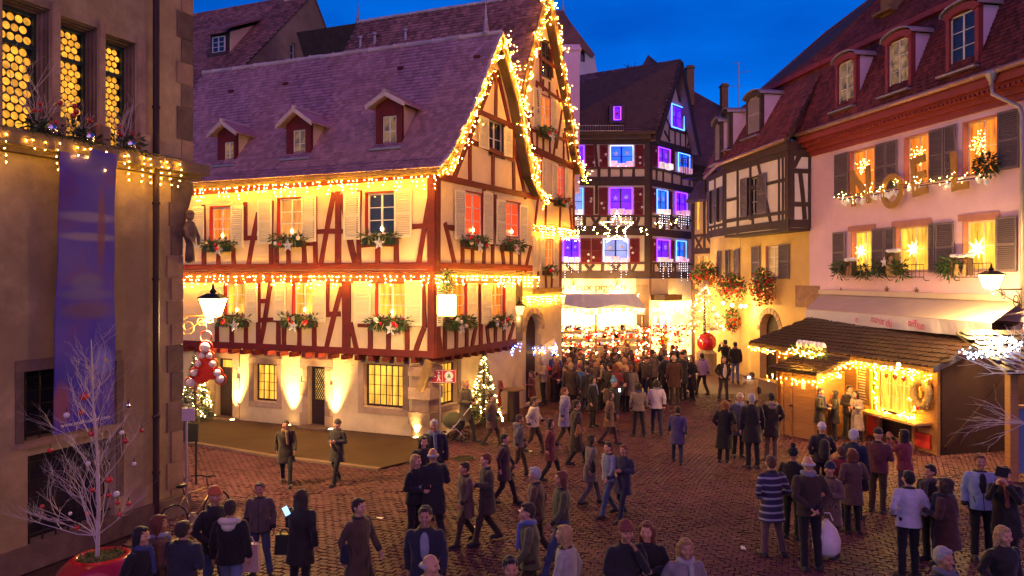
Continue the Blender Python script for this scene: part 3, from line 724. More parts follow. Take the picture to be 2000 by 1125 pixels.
def setts():
    L = []
    def stone(p, ca, sa, w, d):
        t1, t2 = R.uniform(-.006, .006), R.uniform(-.006, .006); z = R.uniform(-.004, .004); vs = []
        for zz, k in ((-.03, 1.0), (z-.007, .98), (z, .91)):
            for sx, sy in ((-1, -1), (1, -1), (1, 1), (-1, 1)):
                x, y = sx*w/2*k+R.uniform(-.006, .006), sy*d/2*k+R.uniform(-.006, .006)
                vs.append(V((p.x+x*ca-y*sa, p.y+x*sa+y*ca, zz+(t1*sx+t2*sy if zz > -.03 else 0))))
        fs = [(8, 9, 10, 11)]+[(o+i, o+(i+1) % 4, o+4+(i+1) % 4, o+4+i) for o in (0, 4) for i in range(4)]
        return vs, fs
    chan0, chan1 = gnd(930, 985), gnd(1500, 1012)
    for ang, rw, rl, test in ((math.radians(-21), .125, .185, lambda p: p.y < 17.2+.10*p.x), (math.radians(63), .115, .165, lambda p: p.y >= 17.2+.10*p.x)):
        ca, sa = math.cos(ang), math.sin(ang); j = -170
        while j < 300:
            y = j*rw; x0 = (.5 if j % 2 else 0)*rl; i = -230
            while i < 250:
                x = x0+i*rl; wx, wy = x*ca-y*sa, x*sa+y*ca; p = V((wx, 20+wy, 0)); i += 1
                if p.y < 10.5 or p.y > 31 or p.x < -10.5 or p.x > 15: continue
                px = CX+F*p.x/p.y
                if px < 250 or px > 2120 or not test(p) or inside(p, pav_poly): continue
                L.append((p.y, p, ca, sa, rl*R.uniform(.88, .95), rw*R.uniform(.86, .93)))
            j += 1
    L.sort(key=lambda q: q[0] if (340 < CX+F*q[1].x/q[1].y < 1990 and q[0] > 12.15) else 99+q[0])
    mb = MB()
    for k, (y, p, ca, sa, w, d) in enumerate(L):
        vs, fs = stone(p, ca, sa, w, d)
        if k < 300:
            part('paving_stone', MB().add(vs, fs), SETT, square)
        else: mb.add(vs, fs)
    part('paving_stones', mb, SETT, square, kind='stuff')
setts()
# a far street beyond the built setts, its small setts in the material
fs_m = bpy.data.materials.new('far_setts'); fs_m.use_nodes = True
_n, _l = fs_m.node_tree.nodes, fs_m.node_tree.links; _b = _n['Principled BSDF']; _b.inputs['Roughness'].default_value = .65
_t = _n.new('ShaderNodeTexCoord'); _br = _n.new('ShaderNodeTexBrick'); _br.inputs['Scale'].default_value = 2.4
_br.inputs['Color1'].default_value = (.10, .033, .05, 1); _br.inputs['Color2'].default_value = (.08, .027, .04, 1); _br.inputs['Mortar'].default_value = (.04, .03, .03, 1)
_l.new(_t.outputs['Object'], _br.inputs[0]); _l.new(_br.outputs[0], _b.inputs['Base Color'])
st = MB(); st.ext([V((-3, 31, -.03)), V((16, 31, -.03)), V((14, 60, -.03)), V((-3, 60, -.03))], V((0, 0, .026)))
solo('street', st, fs_m, 'paved street running back to the violet lit house', None, kind='structure')
# ------------------------------------------------------------------ red timbered corner house
G = gnd(835, 858); Lp = gnd(386, 815); dl = (Lp-G).normalized(); nl = V((-dl.y, dl.x, 0)); nl = nl if nl.y < 0 else -nl
dr = V((.56, 1, 0)).normalized(); nr = V((dr.y, -dr.x, 0)); C = G+nl*.3+nr*.45
fl, fr, gl, gr = Fac(C, -dl), Fac(C, dr), Fac(G, -dl), Fac(G, dr)
Z1, Z2, ZE = 2.49, 5.1, 8.0
h1 = thing('timbered_house', 'large corner house with dark red timber framing, cream plaster and mauve tiled roof', 'house', G)
LW = 13.0
w2 = {'A': (411, 404, 450, 470), 'B': (543, 387, 590, 462), 'C': (715, 376, 770, 458)}
w1 = {'A': (439, 554, 478, 616), 'B': (572, 552, 611, 616), 'C': (735, 551, 791, 621)}
g2 = {'D': (909, 377, 944, 460), 'E': (988, 395, 1016, 462)}
g1 = {'D': (864, 553, 913, 622), 'E': (960, 553, 987, 620)}
gw = (955, 236, 985, 306)
Hl = [fl.rect(*r) for r in list(w2.values())+list(w1.values())]
wall(h1, fl, [(-LW, Z1), (0, Z1), (0, ZE+.1), (-LW, ZE-.1)], Hl, PL1)
ap = fr.uz(977, 92)
Hr2 = [fr.rect(*r) for r in list(g2.values())+[gw]]; Hr1 = [fr.rect(*r) for r in g1.values()]
wall(h1, fr, [(.02, Z2), (6.1, Z2), (6.1, 7.8), (6.55, 7.8), ap, (.02, 8.3)], Hr2, PL1, name='gable_wall')
wall(h1, fr, [(.02, Z1), (4.9, Z1), (4.9, Z2-.004), (.02, Z2-.004)], Hr1, PL1, name='gable_wall')
for k, rc in zip('ABC', Hl[:3]): window(h1, fl, rc, FRW, {'A': WIN_O, 'B': glow('lit_window_dim', (1, .36, .06), .5, .6, 2, base=(.1, .06, .03), stretch=(3, 3, .6), rand=.4), 'C': DGL}[k], 2, 3, rev=FRR, candle=True)
for rc in Hl[3:]: window(h1, fl, rc, FRW, WIN_Y, 2, 3, rev=FRR, candle=True)
for rc in Hr2[:2]: window(h1, fr, rc, FRW, WIN_R, 2, 3, w=-.10, rev=FRR, candle=True)
window(h1, fr, Hr2[2], FRW, DGL, 2, 2, rev=TDK)
for rc in Hr1: window(h1, fr, rc, FRW, WIN_O, 2, 3, rev=FRR)
for f_, L in ((fl, [(376, 403, 398, 485), (450, 401, 475, 484), (503, 390, 532, 477), (589.5, 381, 617, 472), (671, 375, 703, 468), (770, 369, 804, 464),
               (410, 556, 436, 631), (478.5, 554, 503, 629), (535, 551, 558, 626), (611, 549, 636, 629), (692, 550, 724, 632), (791, 548, 824, 636)]),
              (fr, [(889, 371, 909, 467), (945, 375, 963, 476), (970, 390, 988, 478), (1016, 401, 1029, 478), (853, 553, 864, 637), (914, 553, 931, 630), (941, 555, 960, 632), (988, 551, 1003, 626),
               (936, 229, 955, 290), (985, 251, 999, 306)])):
    for r in L: shutter(h1, f_, f_.rect(*r, .06), SHW, 18, tilt=R.uniform(.0, .07), hinge=R.randrange(2))
# timbers: long sills and plates, then posts, rails and braces
beams(h1, fl, [(-LW, 5.22, -.2, 5.22), (-LW, 7.72, -.2, 7.92), (-LW, 4.78, -.2, 4.78), (-LW, 2.60, -.2, 2.60), (-LW, 4.98, 0, 4.98)], TRD, .2, px=False, proud=.05)
beams(h1, fl, [(-.11, Z1, -.11, ZE-.05)], TRD, .24, px=False, proud=.06, name='corner_post')
beams(h1, fr, [(.10, Z1, .10, ZE-.05)], TRD, .22, px=False, proud=.062, name='corner_post')
beams(h1, fr, [(.2, 5.22, 6.1, 5.20), (.2, 2.60, 4.9, 2.60), (.0, 7.86, 6.5, 7.84), (.2, 4.98, 6.1, 4.97, .16, TLD), (.2, 4.78, 4.9, 4.78)], TRD, .2, px=False, proud=.05)
beams(h1, fl, [(399, 487, 399, 519), (428, 490, 428, 519), (457, 487, 458, 519), (505.6, 415, 486, 520), (475, 465, 504, 465), (531, 392, 531, 520), (540, 470, 541, 520), (565, 478, 565, 520), (594, 474, 595, 520),
    (618, 453, 670, 452), (653, 376, 627, 521), (661, 374, 661, 521, .2), (667, 380, 697, 521), (682, 466, 696, 521), (703, 372, 702, 520), (738.5, 478, 738.5, 519), (775, 470, 775, 519), (707, 480, 775, 478, .12), (804, 443, 845, 441), (844, 368, 818, 518),
    (398, 400, 400, 520), (480, 395, 480, 470), (616, 384, 618, 520), (398, 487, 460, 486, .1), (530, 480, 618, 477, .1)], TRD)
beams(h1, fl, [(504, 588, 522, 588), (504, 626, 549, 625), (529, 552, 509, 676), (425, 630, 425, 676), (454, 632, 454, 676), (482, 628, 482, 676), (505, 552, 505, 676), (545, 626, 545, 678), (556, 630, 556, 678), (585, 636, 585, 680), (615, 628, 615, 680),
    (636, 614, 666, 613), (668, 560, 638, 681), (677, 552, 677, 684, .3), (685, 630, 698, 686), (640, 552, 640, 612), (700, 634, 724, 634), (724, 632, 724, 688), (759, 640, 759, 690), (795, 634, 796, 690), (829, 640, 811, 692), (724, 640, 795, 638, .1), (556, 632, 615, 631, .1), (425, 631, 482, 630, .1), (826, 550, 830, 640)], TRD)
beams(h1, fr, [(868, 435, 887, 516), (868, 444, 889, 447), (902, 480, 902, 517), (922, 484, 922, 519), (944, 370, 944, 521), (961, 376, 961, 523), (966, 380, 970, 480), (978, 478, 984, 526), (997, 482, 997, 526), (1014, 486, 1014, 529), (1036, 480, 1025, 530), (902, 482, 944, 488, .1), (978, 480, 1014, 488, .1),
    (853, 640, 861, 690), (868, 637, 868, 690), (889.5, 640, 889.5, 687), (910, 638, 910, 684), (929, 636, 920, 682), (938, 555, 938, 682, .22), (950, 636, 955, 678), (967, 634, 967, 678), (983, 634, 983, 675), (1003, 630, 991, 672), (868, 640, 913, 638, .1), (950, 638, 985, 633, .1),
    (967, 138, 884, 352), (970, 138, 1026, 388), (968, 140, 967, 232), (937, 219, 1000, 246), (918, 276, 1001, 312), (917, 280, 917, 352), (962, 302, 962, 366), (1002, 305, 1003, 382), (1000, 246, 1003, 310, .12)], TRD)
# ground floor of stone and limewash
dB, wA, dC, wD = gl.rect(421, 700, 455, 818), gl.rect(496, 711, 541, 784), gl.rect(601, 716, 635, 834), gl.rect(711, 712, 787, 796)
wE = gr.rect(860, 708, 893, 790)
PLL = mat('limewash', (.70, .54, .30), .9, .12, 1.2, .4, 14, stain=.2)
dB = (dB[0], .06, dB[2], dB[3]); dC = (dC[0], .06, dC[2], dC[3])
wall(h1, gl, [(-LW, 0), (0, 0), (0, Z1), (-LW, Z1)], [dB, wA, dC, wD], PLL, .4, name='ground_floor_wall')
wall(h1, gr, [(.02, 0), (5.4, 0), (5.4, Z1), (.02, Z1)], [wE], PLL, .4, name='ground_floor_wall')
for f_, rc, pn, nx in ((gl, wA, WIN_Y, 4), (gl, wD, WIN_Y, 6), (gr, wE, WIN_Y, 4)):
    window(h1, f_, rc, WDK, pn, nx, 4, w=-.2, fw=.06, bw=.014)
    u0, z0, u1, z1 = rc; t = .2
    for q in ((u0-t, z0-.02, u0-.002, z1), (u1+.002, z0-.02, u1+t, z1), (u0-t, z1+.002, u1+t, z1+t), (u0-t, z0-.2, u1+t, z0-.022)):
        mb = MB(); mb.box(f_.P((q[0]+q[2])/2, (q[1]+q[3])/2, -.08), f_.d*(q[2]-q[0])/2, V((0, 0, (q[3]-q[1])/2)), f_.n*(.105+R.uniform(0, .006))); part('window_stone', mb, STN, h1)
for rc, pan in ((dB, 0), (dC, 1)):
    u0, z0, u1, z1 = rc; mb = MB(); f_ = gl; mid = (u0+u1)/2
    mb.box(f_.P(mid, (z0+z1)/2, -.25), f_.d*(u1-u0)/2, V((0, 0, (z1-z0)/2)), f_.n*.03)
    for a, b, c, d in ((.12, .06, .88, .3), (.12, .36, .88, .62) if not pan else (.12, .34, .88, .4)):
        mb.box(f_.P(u0+(u1-u0)*(a+c)/2, z0+(z1-z0)*(b+d)/2, -.21), f_.d*(u1-u0)*(c-a)/2, V((0, 0, (z1-z0)*(d-b)/2)), f_.n*.012)
    door = part('door', mb, WDK, h1)
    if pan:   # glazed upper part with a diamond lattice
        a, b, c, d = u0+.14, z0+(z1-z0)*.44, u1-.12, z1-.1
        mb = MB(); mb.box(f_.P((a+c)/2, (b+d)/2, -.214), f_.d*(c-a)/2, V((0, 0, (d-b)/2)), f_.n*.004); part('glass', mb, glow('door_glass', (1, .55, .12), .5, .8, 9, base=(.1, .06, .03)), door)
        mb = MB()
        for k in range(-6, 9):
            for s_ in (1, -1):
                x = a+(c-a)*k/5; pts = []
                p0, p1 = (x, b), (x+s_*(d-b)*.62, d)
                # clip to the opening
                def cl_(p, q):
                    t0, t1 = 0.0, 1.0; dx = q[0]-p[0]
                    if abs(dx) < 1e-6: return None
                    ta, tb = sorted(((a-p[0])/dx, (c-p[0])/dx)); t0, t1 = max(t0, ta), min(t1, tb)
                    return None if t1-t0 < .02 else (t0, t1)
                r_ = cl_(p0, p1)
                if r_: mb.bar(f_.P(p0[0]+(p1[0]-p0[0])*r_[0], p0[1]+(p1[1]-p0[1])*r_[0]), f_.P(p0[0]+(p1[0]-p0[0])*r_[1], p0[1]+(p1[1]-p0[1])*r_[1]), .018, -.208, -.195, f_.n)
        part('lattice', mb, IRN, door)
    else:
        mb = MB(); mb.box(f_.P(mid, z1-.2, -.214), f_.d*(u1-u0)*.32, V((0, 0, .12)), f_.n*.004); part('glass', mb, WIN_Y, door)
    part('handle', MB().sph(f_.P(u1-.1, 1.0, -.17), .035, 8, 6), IRN, door, smooth=True)
    zz = 0; 
    for s_, uu in ((-1, u0), (1, u1)):
        zz = 0.0; k = 0
        while zz < z1-.05:
            hh = min(R.uniform(.35, .6), z1-zz); ww = .2 if k % 2 else .3; cu = uu+s_*ww/2
            mb = MB(); mb.box(f_.P(cu+s_*.002, zz+hh/2, -.1), f_.d*ww/2, V((0, 0, hh/2-.004)), f_.n*(.125+R.uniform(0, .008))); part('jamb_stone', mb, STN, h1); zz += hh; k += 1
    mb = MB(); mb.box(f_.P(mid, z1+.12, -.1), f_.d*((u1-u0)/2+.3), V((0, 0, .115)), f_.n*.134); part('lintel_stone', mb, STN, h1)
    mb = MB(); mb.box(f_.P(mid, .05, .06), f_.d*((u1-u0)/2+.2), V((0, 0, .05)), f_.n*.3); part('door_step', mb, KERB, h1)
# corner pier of stone courses under the jetty
zz = 0.05; k = 0
while zz < 2.2:
    hh = R.uniform(.28, .42); hh = min(hh, 2.24-zz); s_ = .30+(.07 if k % 2 else 0)
    mb = MB(); c = G+(dl*.16-V((0, 0, 0)))+dr*.12+nl*.03+nr*.03
    mb.box(V((c.x, c.y, zz+hh/2)), dl*(s_+R.uniform(-.02, .02)), dr*(s_-.03), V((0, 0, hh/2-.005))); part('pier_stone', mb, STN, h1); zz += hh; k += 1
mb = MB(); mb.bar(G+nl*.28+dl*.1+V((0, 0, 1.5)), G+nl*.4+nr*.3+V((0, 0, 2.42)), .2, -.09, .09, nl); part('corner_bracket', mb, TLD, h1)
for f_, n0, L in ((gl, 26, LW), (gr, 10, 4.9)):      # joist ends under the overhang
    for i in range(n0):
        u = (-L*(i+.5)/n0) if f_ is gl else L*(i+.5)/n0
        mb = MB(); mb.box(f_.P(u, 2.40, .2), f_.d*.075, V((0, 0, .075)), f_.n*.22); part('joist_end', mb, TRD, h1)
mb = MB(); ft = [C-nl*.34-nr*.34, C+dr*6.05-nr*.34, C+dr*6.05+dl*LW-nr*.34, C+dl*LW-nl*.34]
mb.ext([V((p.x, p.y, Z1+.05)) for p in ft], V((0, 0, 5.2))); ft2 = [G-nl*.45-nr*.45, G+dr*5.3-nr*.45, G+dr*5.3+dl*LW-nr*.45, G+dl*LW-nl*.45]
mb.ext([V((p.x, p.y, 0)) for p in ft2], V((0, 0, Z1))); part('core_block', mb, PLG, h1)  # unseen solid core added inside the house to block light
# roof
WB = .38
prof_l = [fr.uz(x, y, WB) for x, y in ((857, 328), (874, 309), (899, 263), (927, 203), (980, 64))]
prof_r = [fr.uz(x, y, WB) for x, y in ((1060, 380), (1041, 340), (1030, 280), (1013, 188), (980, 64))]
PL = [fr.P(u, z, WB) for u, z in prof_l]; PR = [fr.P(u, z, WB) for u, z in prof_r]; RV = dl*12.9
ql = [(PL[i]+RV, PL[i], PL[i+1], PL[i+1]+RV) for i in range(4)]; qr = [(PR[i], PR[i]+RV, PR[i+1]+RV, PR[i+1]) for i in range(4)]
deck(h1, ql+qr, TBR, .09, 'roof')
EAVE1 = PL[0]; RIDGE1 = PL[4]
tile_roof(h1, ql[:1]+[(PL[1]+RV, PL[1], PL[3], PL[3]+RV), ql[3]], .172, .150, TIL1, 300)
ridge_caps(h1, RIDGE1+RV+V((0, 0, .02)), RIDGE1+V((0, 0, .02)), .085, 25, RIDG)
for pr in (PL, PR):
    for i in range(4): 
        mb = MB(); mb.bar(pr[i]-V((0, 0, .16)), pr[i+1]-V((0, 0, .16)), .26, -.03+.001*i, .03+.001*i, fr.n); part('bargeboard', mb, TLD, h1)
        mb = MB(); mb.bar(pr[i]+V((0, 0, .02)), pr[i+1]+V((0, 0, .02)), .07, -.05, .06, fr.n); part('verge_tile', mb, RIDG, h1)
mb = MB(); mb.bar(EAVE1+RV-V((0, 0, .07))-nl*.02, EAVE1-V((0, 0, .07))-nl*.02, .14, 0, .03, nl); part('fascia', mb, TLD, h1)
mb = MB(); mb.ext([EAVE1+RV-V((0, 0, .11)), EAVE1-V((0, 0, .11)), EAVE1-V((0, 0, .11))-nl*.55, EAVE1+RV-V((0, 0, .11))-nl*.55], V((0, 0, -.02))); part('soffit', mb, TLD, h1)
mb = MB(); mb.lathe(RIDGE1+RV*.045, [(.16, 0), (.10, .12), (.05, .6), (.02, 1.0), (.008, 1.9)], 8); part('finial', mb, MTL, h1, smooth=True)
for x, y in ((452, 180), (558, 165), (783, 135), (932, 113), (496, 340), (650, 323), (812, 305)):    # little vent tiles
    p = ray_plane(x, y, PL[2], PL[4], PL[4]+RV); mb = MB(); mb.box(p+V((0, 0, .03)), dl*.1, nl*.07, V((0, 0, .045))); part('vent_tile', mb, TRD, h1)
def gable_dormer(root, pl, x0, y0, x1, y1, apx, apy, win, back, side=.13, pane=None):
    B = ray_plane((x0+x1)/2, y1, *pl); f_ = Fac(B, -dl); u0, z0, u1, z1 = f_.rect(x0, y0, x1, y1); um, za = f_.uz(apx, apy)
    um = (u0+u1)/2; wr = f_.rect(*win); mb = MB()
    # front wall with an opening, then cheeks
    fw = [(u0, wr[1]-.0, wr[0], z1), (wr[2], wr[1], u1, z1), (u0, z0, u1, wr[1]-.002)]
    for a, b, c, d in fw: mb.box(f_.P((a+c)/2, (b+d)/2, -.06), f_.d*(c-a)/2, V((0, 0, (d-b)/2)), f_.n*.06)
    mb.box(f_.P((wr[0]+wr[2])/2, (wr[3]+z1)/2, -.06), f_.d*(wr[2]-wr[0])/2, V((0, 0, (z1-wr[3])/2)), f_.n*.058)
    mb.ext([f_.P(u0, z1, -.002), f_.P(u1, z1, -.002), f_.P(um, za-.06, -.002)], -f_.n*.1)
    d = part('dormer', mb, TRD, root)
    ck = MB()
    for u in (u0+.03, u1-.03): ck.box(f_.P(u, (z0+z1)/2, -back/2-.12), f_.d*.02, V((0, 0, (z1-z0)/2-.01)), f_.n*back/2)
    part('cheek', ck, PL1, d)
    window(d, f_, wr, FRW, pane or DGL, 2, 2, w=-.07, fw=.04, bw=.015, flat=True)
    rb = MB(); ov = .22
    for s_, ue in ((-1, u0-.22), (1, u1+.22)):
        e0, e1, r1, r0 = f_.P(ue, z1-.06, ov), f_.P(um, za, ov), f_.P(um, za, -back-.6), f_.P(ue, z1-.06, -back-.6)
        n_ = (e1-e0).cross(r0-e0).normalized(); n_ = n_ if n_.z > 0 else -n_
        rb.ext([e0, e1, r1, r0], n_*.07, 0)
        rb.ext([f_.P(ue, z1-.13, ov+.002), f_.P(um, za-.07, ov+.002), f_.P(um, za+.09, ov+.002), f_.P(ue, z1+.02, ov+.002)], f_.n*.05, 1)
    part('dormer_roof', rb, [TIL1, RIDG], d)
    rc_ = MB(); rc_.tube([f_.P(um, za+.08, ov+.06), f_.P(um, za+.08, -back-.5)], .07, 8); part('dormer_ridge', rc_, RIDG, d)
    sl = MB(); sl.box(f_.P((u0+u1)/2, z0-.02, .08), f_.d*((u1-u0)/2+.1), V((0, 0, .025)), f_.n*.16); part('lead_apron', sl, MTL, d)
    return d
pl1 = (PL[2], PL[4], PL[4]+RV)
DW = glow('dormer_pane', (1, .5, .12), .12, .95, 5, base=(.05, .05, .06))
gable_dormer(h1, pl1, 425, 262, 461, 324, 434, 243, (438, 277, 456, 321), 1.5, pane=DW)
gable_dormer(h1, pl1, 559, 243, 607, 311, 575, 218, (572, 253, 596, 307), 1.6, pane=DW)
gable_dormer(h1, pl1, 734, 206, 785, 291, 752, 187, (747, 226, 774, 286), 1.6, pane=DW)
# light strings of the corner house
lights('icicle_lights', 'warm icicle lights hanging from the long eave of the red timbered corner house', [EAVE1+RV*.78-UPZ*.12+nl*.12, EAVE1-UPZ*.12+nl*.12], 19, .38, .022, group=None)
lights('icicle_lights', 'warm icicle lights along the floor band of the corner house, street front', [fl.P(-10.6, 5.02, .30), fl.P(.25, 5.02, .30)], 20, .38, .022)
lights('icicle_lights', 'warm icicle lights along the floor band under the pointed gable of the corner house', [fr.P(-.2, 5.02, .30), fr.P(6.2, 4.98, .30)], 22, .34, .022)
lights('gable_lights', 'warm fairy lights edging the front pointed gable of the corner house', [p+fr.n*.16-UPZ*.2 for p in PL]+[p+fr.n*.16-UPZ*.2 for p in PR[::-1]], 27, 0, .024, spread=.13, m=WARMG)
lights('gable_lights', 'thick cluster of warm lights at the right eave tip of the corner house', [PR[0]+fr.n*.08-UPZ*.1, PR[0]+fr.n*.08-UPZ*.5], 45, 0, .024, spread=.13, m=WARMG)
# uplights at the foot of the wall
def uplight(px, py, label, e=26):
    p = gl.P(gl.uz(px, py)[0], .08, .25); t = thing('uplight', label, 'lamp', p-UPZ*.02, 'uplights')
    mb = MB(); mb.lathe(p-UPZ*.02, [(.09, 0), (.10, .03), (.085, .035)], 12); part('housing', mb, MTL, t)
    mb = MB(); mb.lathe(p+UPZ*.016, [(.07, 0), (.07, .006)], 12); part('lens', mb, glow('uplight_lens', (1, .62, .18), 30), t)
    l = lamp('uplight_beam', 'SPOT', p+UPZ*.05, e, (1, .62, .20), t, .06, spot_size=math.radians(54), spot_blend=1.0)
    d = (UPZ-gl.n*.02).normalized(); l.rotation_euler = d.to_track_quat('-Z', 'Y').to_euler()
    return t
UPE = 3600
uplight(464, 822, 'ground uplight washing the wall beside the old plank door', UPE)
uplight(573, 836, 'ground uplight left of the lattice glazed door', UPE)
uplight(655, 842, 'ground uplight right of the lattice glazed door', UPE)
uplight(820, 857, 'ground uplight grazing the stone corner pier', UPE*.6)
# window boxes
WBG = 'fir window boxes'
for f_, rc, lb, sd_ in ((fl, (402, 455, 480), 'fir and bauble window box on the upper storey, leftmost of the corner house', 1), (fl, (536, 594, 471), 'fir window box with straw star, upper storey middle of the corner house', 2),
    (fl, (710, 775, 466), 'fir window box with red poinsettia star under the dark upper window nearest the corner', 3), (fl, (428, 482, 625), 'fir window box with white star on the first floor beside the street lamp', 4),
    (fl, (553, 616, 625), 'fir window box with leaning white star on the first floor, above the lattice door', 5), (fl, (726, 796, 630), 'fir window box with white star on the first floor nearest the corner', 6),
    (fr, (905, 946, 470), 'fir window box with white star on the gable upper storey, left window', 7), (fr, (982, 1018, 478), 'fir window box with hanging white star on the gable upper storey, right window', 8),
    (fr, (872, 922, 632), 'fir window box with white star behind the lit hanging sign', 9), (fr, (958, 990, 628), 'fir window box with small golden star on the gable first floor, right window', 10)):
    flower_box(f_, rc, lb, WBG, seed=sd_)

# ------------------------------------------------------------------ tall gabled house behind
f2 = Fac(C-nr*.55, dr); W2 = .3
h2 = thing('tall_gabled_house', 'narrow house with a very steep gable outlined in warm lights', 'house', f2.P(8, 0))
a2 = f2.uz(1072, -14, W2); uR = f2.uz(1121, 400)[0]; uRl = f2.uz(1097, 520)[0]
P2r = [f2.P(*f2.uz(x, y, W2), W2) for x, y in ((1139, 338), (1128, 300), (1108, 165), (1075, -14))]; P2a = P2r[-1]
wd2 = f2.uz(1128, 300, W2)[0]-a2[0]
P2l = [f2.P(a2[0]-((p-f2.o).dot(f2.d)-a2[0])*1.0, p.z, W2) for p in P2r]
zb2, zj2, zk2 = f2.uz(1080, 306)[1], f2.uz(1082, 446)[1], f2.uz(1058, 572)[1]
uL2 = 2*a2[0]-uR
hA, hB, hC, hD, hE = f2.rect(1058, 80, 1076, 151), f2.rect(1057, 188, 1076, 251), f2.rect(1044, 305, 1059, 366), f2.rect(1089, 324, 1103, 389), f2.rect(1065, 468, 1081, 523)
uX = min(uL2, hC[0]-.9)
wall(h2, f2, [(uX, zj2), (uR, zj2), (uR, zb2-.3), (uR+.25, zb2-.3), (a2[0], a2[1]-.5), (uX-.25, zb2-.3), (uX, zb2-.3)], [hA, hB, hC, hD], PL1, name='gable_wall')
wall(h2, f2, [(4.2, zk2), (uRl, zk2), (uRl, zj2-.004), (4.2, zj2-.004)], [hE], PL1)
hF = f2.rect(1027, 612, 1058, 700); hF = (hF[0], .05, hF[2], hF[3])
um = (hF[0]+hF[2])/2; rr_ = (hF[2]-hF[0])/2
arch = [(hF[0], .05), (hF[2], .05), (hF[2], hF[3]-rr_)]+[(um+rr_*math.cos(t*math.pi/8), hF[3]-rr_+rr_*math.sin(t*math.pi/8)) for t in range(1, 8)]+[(hF[0], hF[3]-rr_)]
wall(h2, f2, [(4.2, 0), (uRl, 0), (uRl, zk2-.004), (4.2, zk2-.004)], [arch], PLL, .4, name='ground_floor_wall')
mb = MB(); mb.ext([f2.P(u, z, -.3) for u, z in arch], -f2.n*.05); part('door', mb, WDK, h2)
for i in range(11):
    t0, t1 = math.pi*(i)/11, math.pi*(i+1)/11; ro = rr_+.22
    mb = MB(); zc = hF[3]-rr_; mb.ext([f2.P(um+r_*math.cos(t), zc+r_*math.sin(t), -.1) for r_, t in ((rr_+.003, t0+.02), (ro, t0+.02), (ro, t1-.02), (rr_+.003, t1-.02))], f2.n*.13); part('arch_stone', mb, STN, h2)
for rc, pn in ((hA, DGL), (hB, WIN_O), (hC, WIN_O), (hD, WIN_R), (hE, WIN_O)): window(h2, f2, rc, FRW if pn is not DGL else TDK, pn, 2, 3, w=-.07, rev=FRR if pn is not DGL else TDK)
for r in ((1042, 172, 1056.5, 249), (1076.5, 194, 1087, 266), (1033, 304, 1043.5, 372), (1059.5, 312, 1067, 384), (1079, 320, 1089, 390), (1103.5, 330, 1110, 398), (1055, 464, 1064.5, 529), (1081.5, 468, 1089, 529), (1041, 461, 1047, 526)):
    shutter(h2, f2, f2.rect(*r, .04), SHW, 16, w=.04)
beams(h2, f2, [(1028, 285, 1122, 327, .28), (1040, 445, 1122, 455, .26), (1010, 372, 1122, 405, .12), (1046, 160, 1106, 205, .12), (1040, 208, 1042, 215, .1), (1052, 110, 1097, 140, .12), (1022, 218, 1042, 225, .12), (1024, 250, 1108, 275, .12), (1036, 250, 1039, 283, .1), (1048, 255, 1048, 292, .1), (1060, 258, 1060, 297, .1), (1073, 262, 1073, 303, .1),
    (1087, 262, 1080, 306, .1), (1097, 215, 1086, 290, .1), (1102, 250, 1111, 318, .1), (1100, 260, 1100, 312, .1), (1047, 165, 1050, 222, .1), (1060, 155, 1060, 178, .1), (1072, 160, 1072, 190, .1), (1087, 175, 1092, 200, .1), (1055, 80, 1055, 170, .12), (1077, 60, 1078, 152, .12), (1028, 222, 1036, 255, .1), (1066, 385, 1064, 450, .1), (1050, 385, 1044, 440, .1), (1094, 395, 1092, 455, .1), (1112, 405, 1116, 455, .1), (1120, 330, 1120, 455, .14),
    (1050, 530, 1050, 568, .1), (1064, 530, 1066, 566, .1), (1078, 530, 1076, 565, .1), (1094, 460, 1094, 562, .14), (1040, 570, 1096, 565, .2, TLD)], TRD, .12)
RV2 = dl*12.2; q2l = [(P2l[i]+RV2, P2l[i], P2l[i+1], P2l[i+1]+RV2) for i in range(3)]; q2r = [(P2r[i], P2r[i]+RV2, P2r[i+1]+RV2, P2r[i+1]) for i in range(3)]
# hipped far left end: the ridge stops short of the eaves
def rdg(px, py):   # point on the ridge line under a picture column
    f_ = Fac(P2a, -dl); u, z = f_.uz(px, py); return P2a-f_.d*0+f_.d*u
RL2 = rdg(699, 44); RV2h = RL2-P2a
q2l = [(P2l[0]+RV2h*1.07, P2l[0], P2l[1], P2l[1]+RV2h*1.07), (P2l[1]+RV2h*1.07, P2l[1], P2a, P2a+RV2h)]
deck(h2, q2l+q2r, TBR, .1, 'roof')
tile_roof(h2, q2l, .17, .15, TIL2, 300, flatend=True)
ridge_caps(h2, P2a+RV2h, P2a, .09, 30, RIDG)
mb = MB(); mb.lathe(P2a+RV2h, [(.10, 0), (.05, .3), (.01, .9)], 8); part('finial', mb, MTL, h2, smooth=True)
for px, py in ((704, 92), (732, 85), (792, 78)):
    p = ray_plane(px, py, q2l[1][1], P2a, P2a+RV2h); mb = MB(); mb.lathe(p, [(.07, -.1), (.07, .35), (.12, .36), (.12, .44), (.05, .5)], 8); part('vent_pipe', mb, MTL, h2)
for pr in (P2l, P2r):
    for i in range(3): mb = MB(); mb.bar(pr[i]-UPZ*.16, pr[i+1]-UPZ*.16, .3, -.03, .03, f2.n); part('bargeboard', mb, TLD, h2)
mb = MB(); mb.ext([V((p.x, p.y, 0)) for p in (f2.P(4.3, 0, -.45), f2.P(uRl-.1, 0, -.45), f2.P(uRl-.1, 0, -.45)+dl*9, f2.P(4.3, 0, -.45)+dl*9)], V((0, 0, zb2-.5))); part('core_block', mb, PLG, h2)  # another unseen core, added so no light leaks through the house
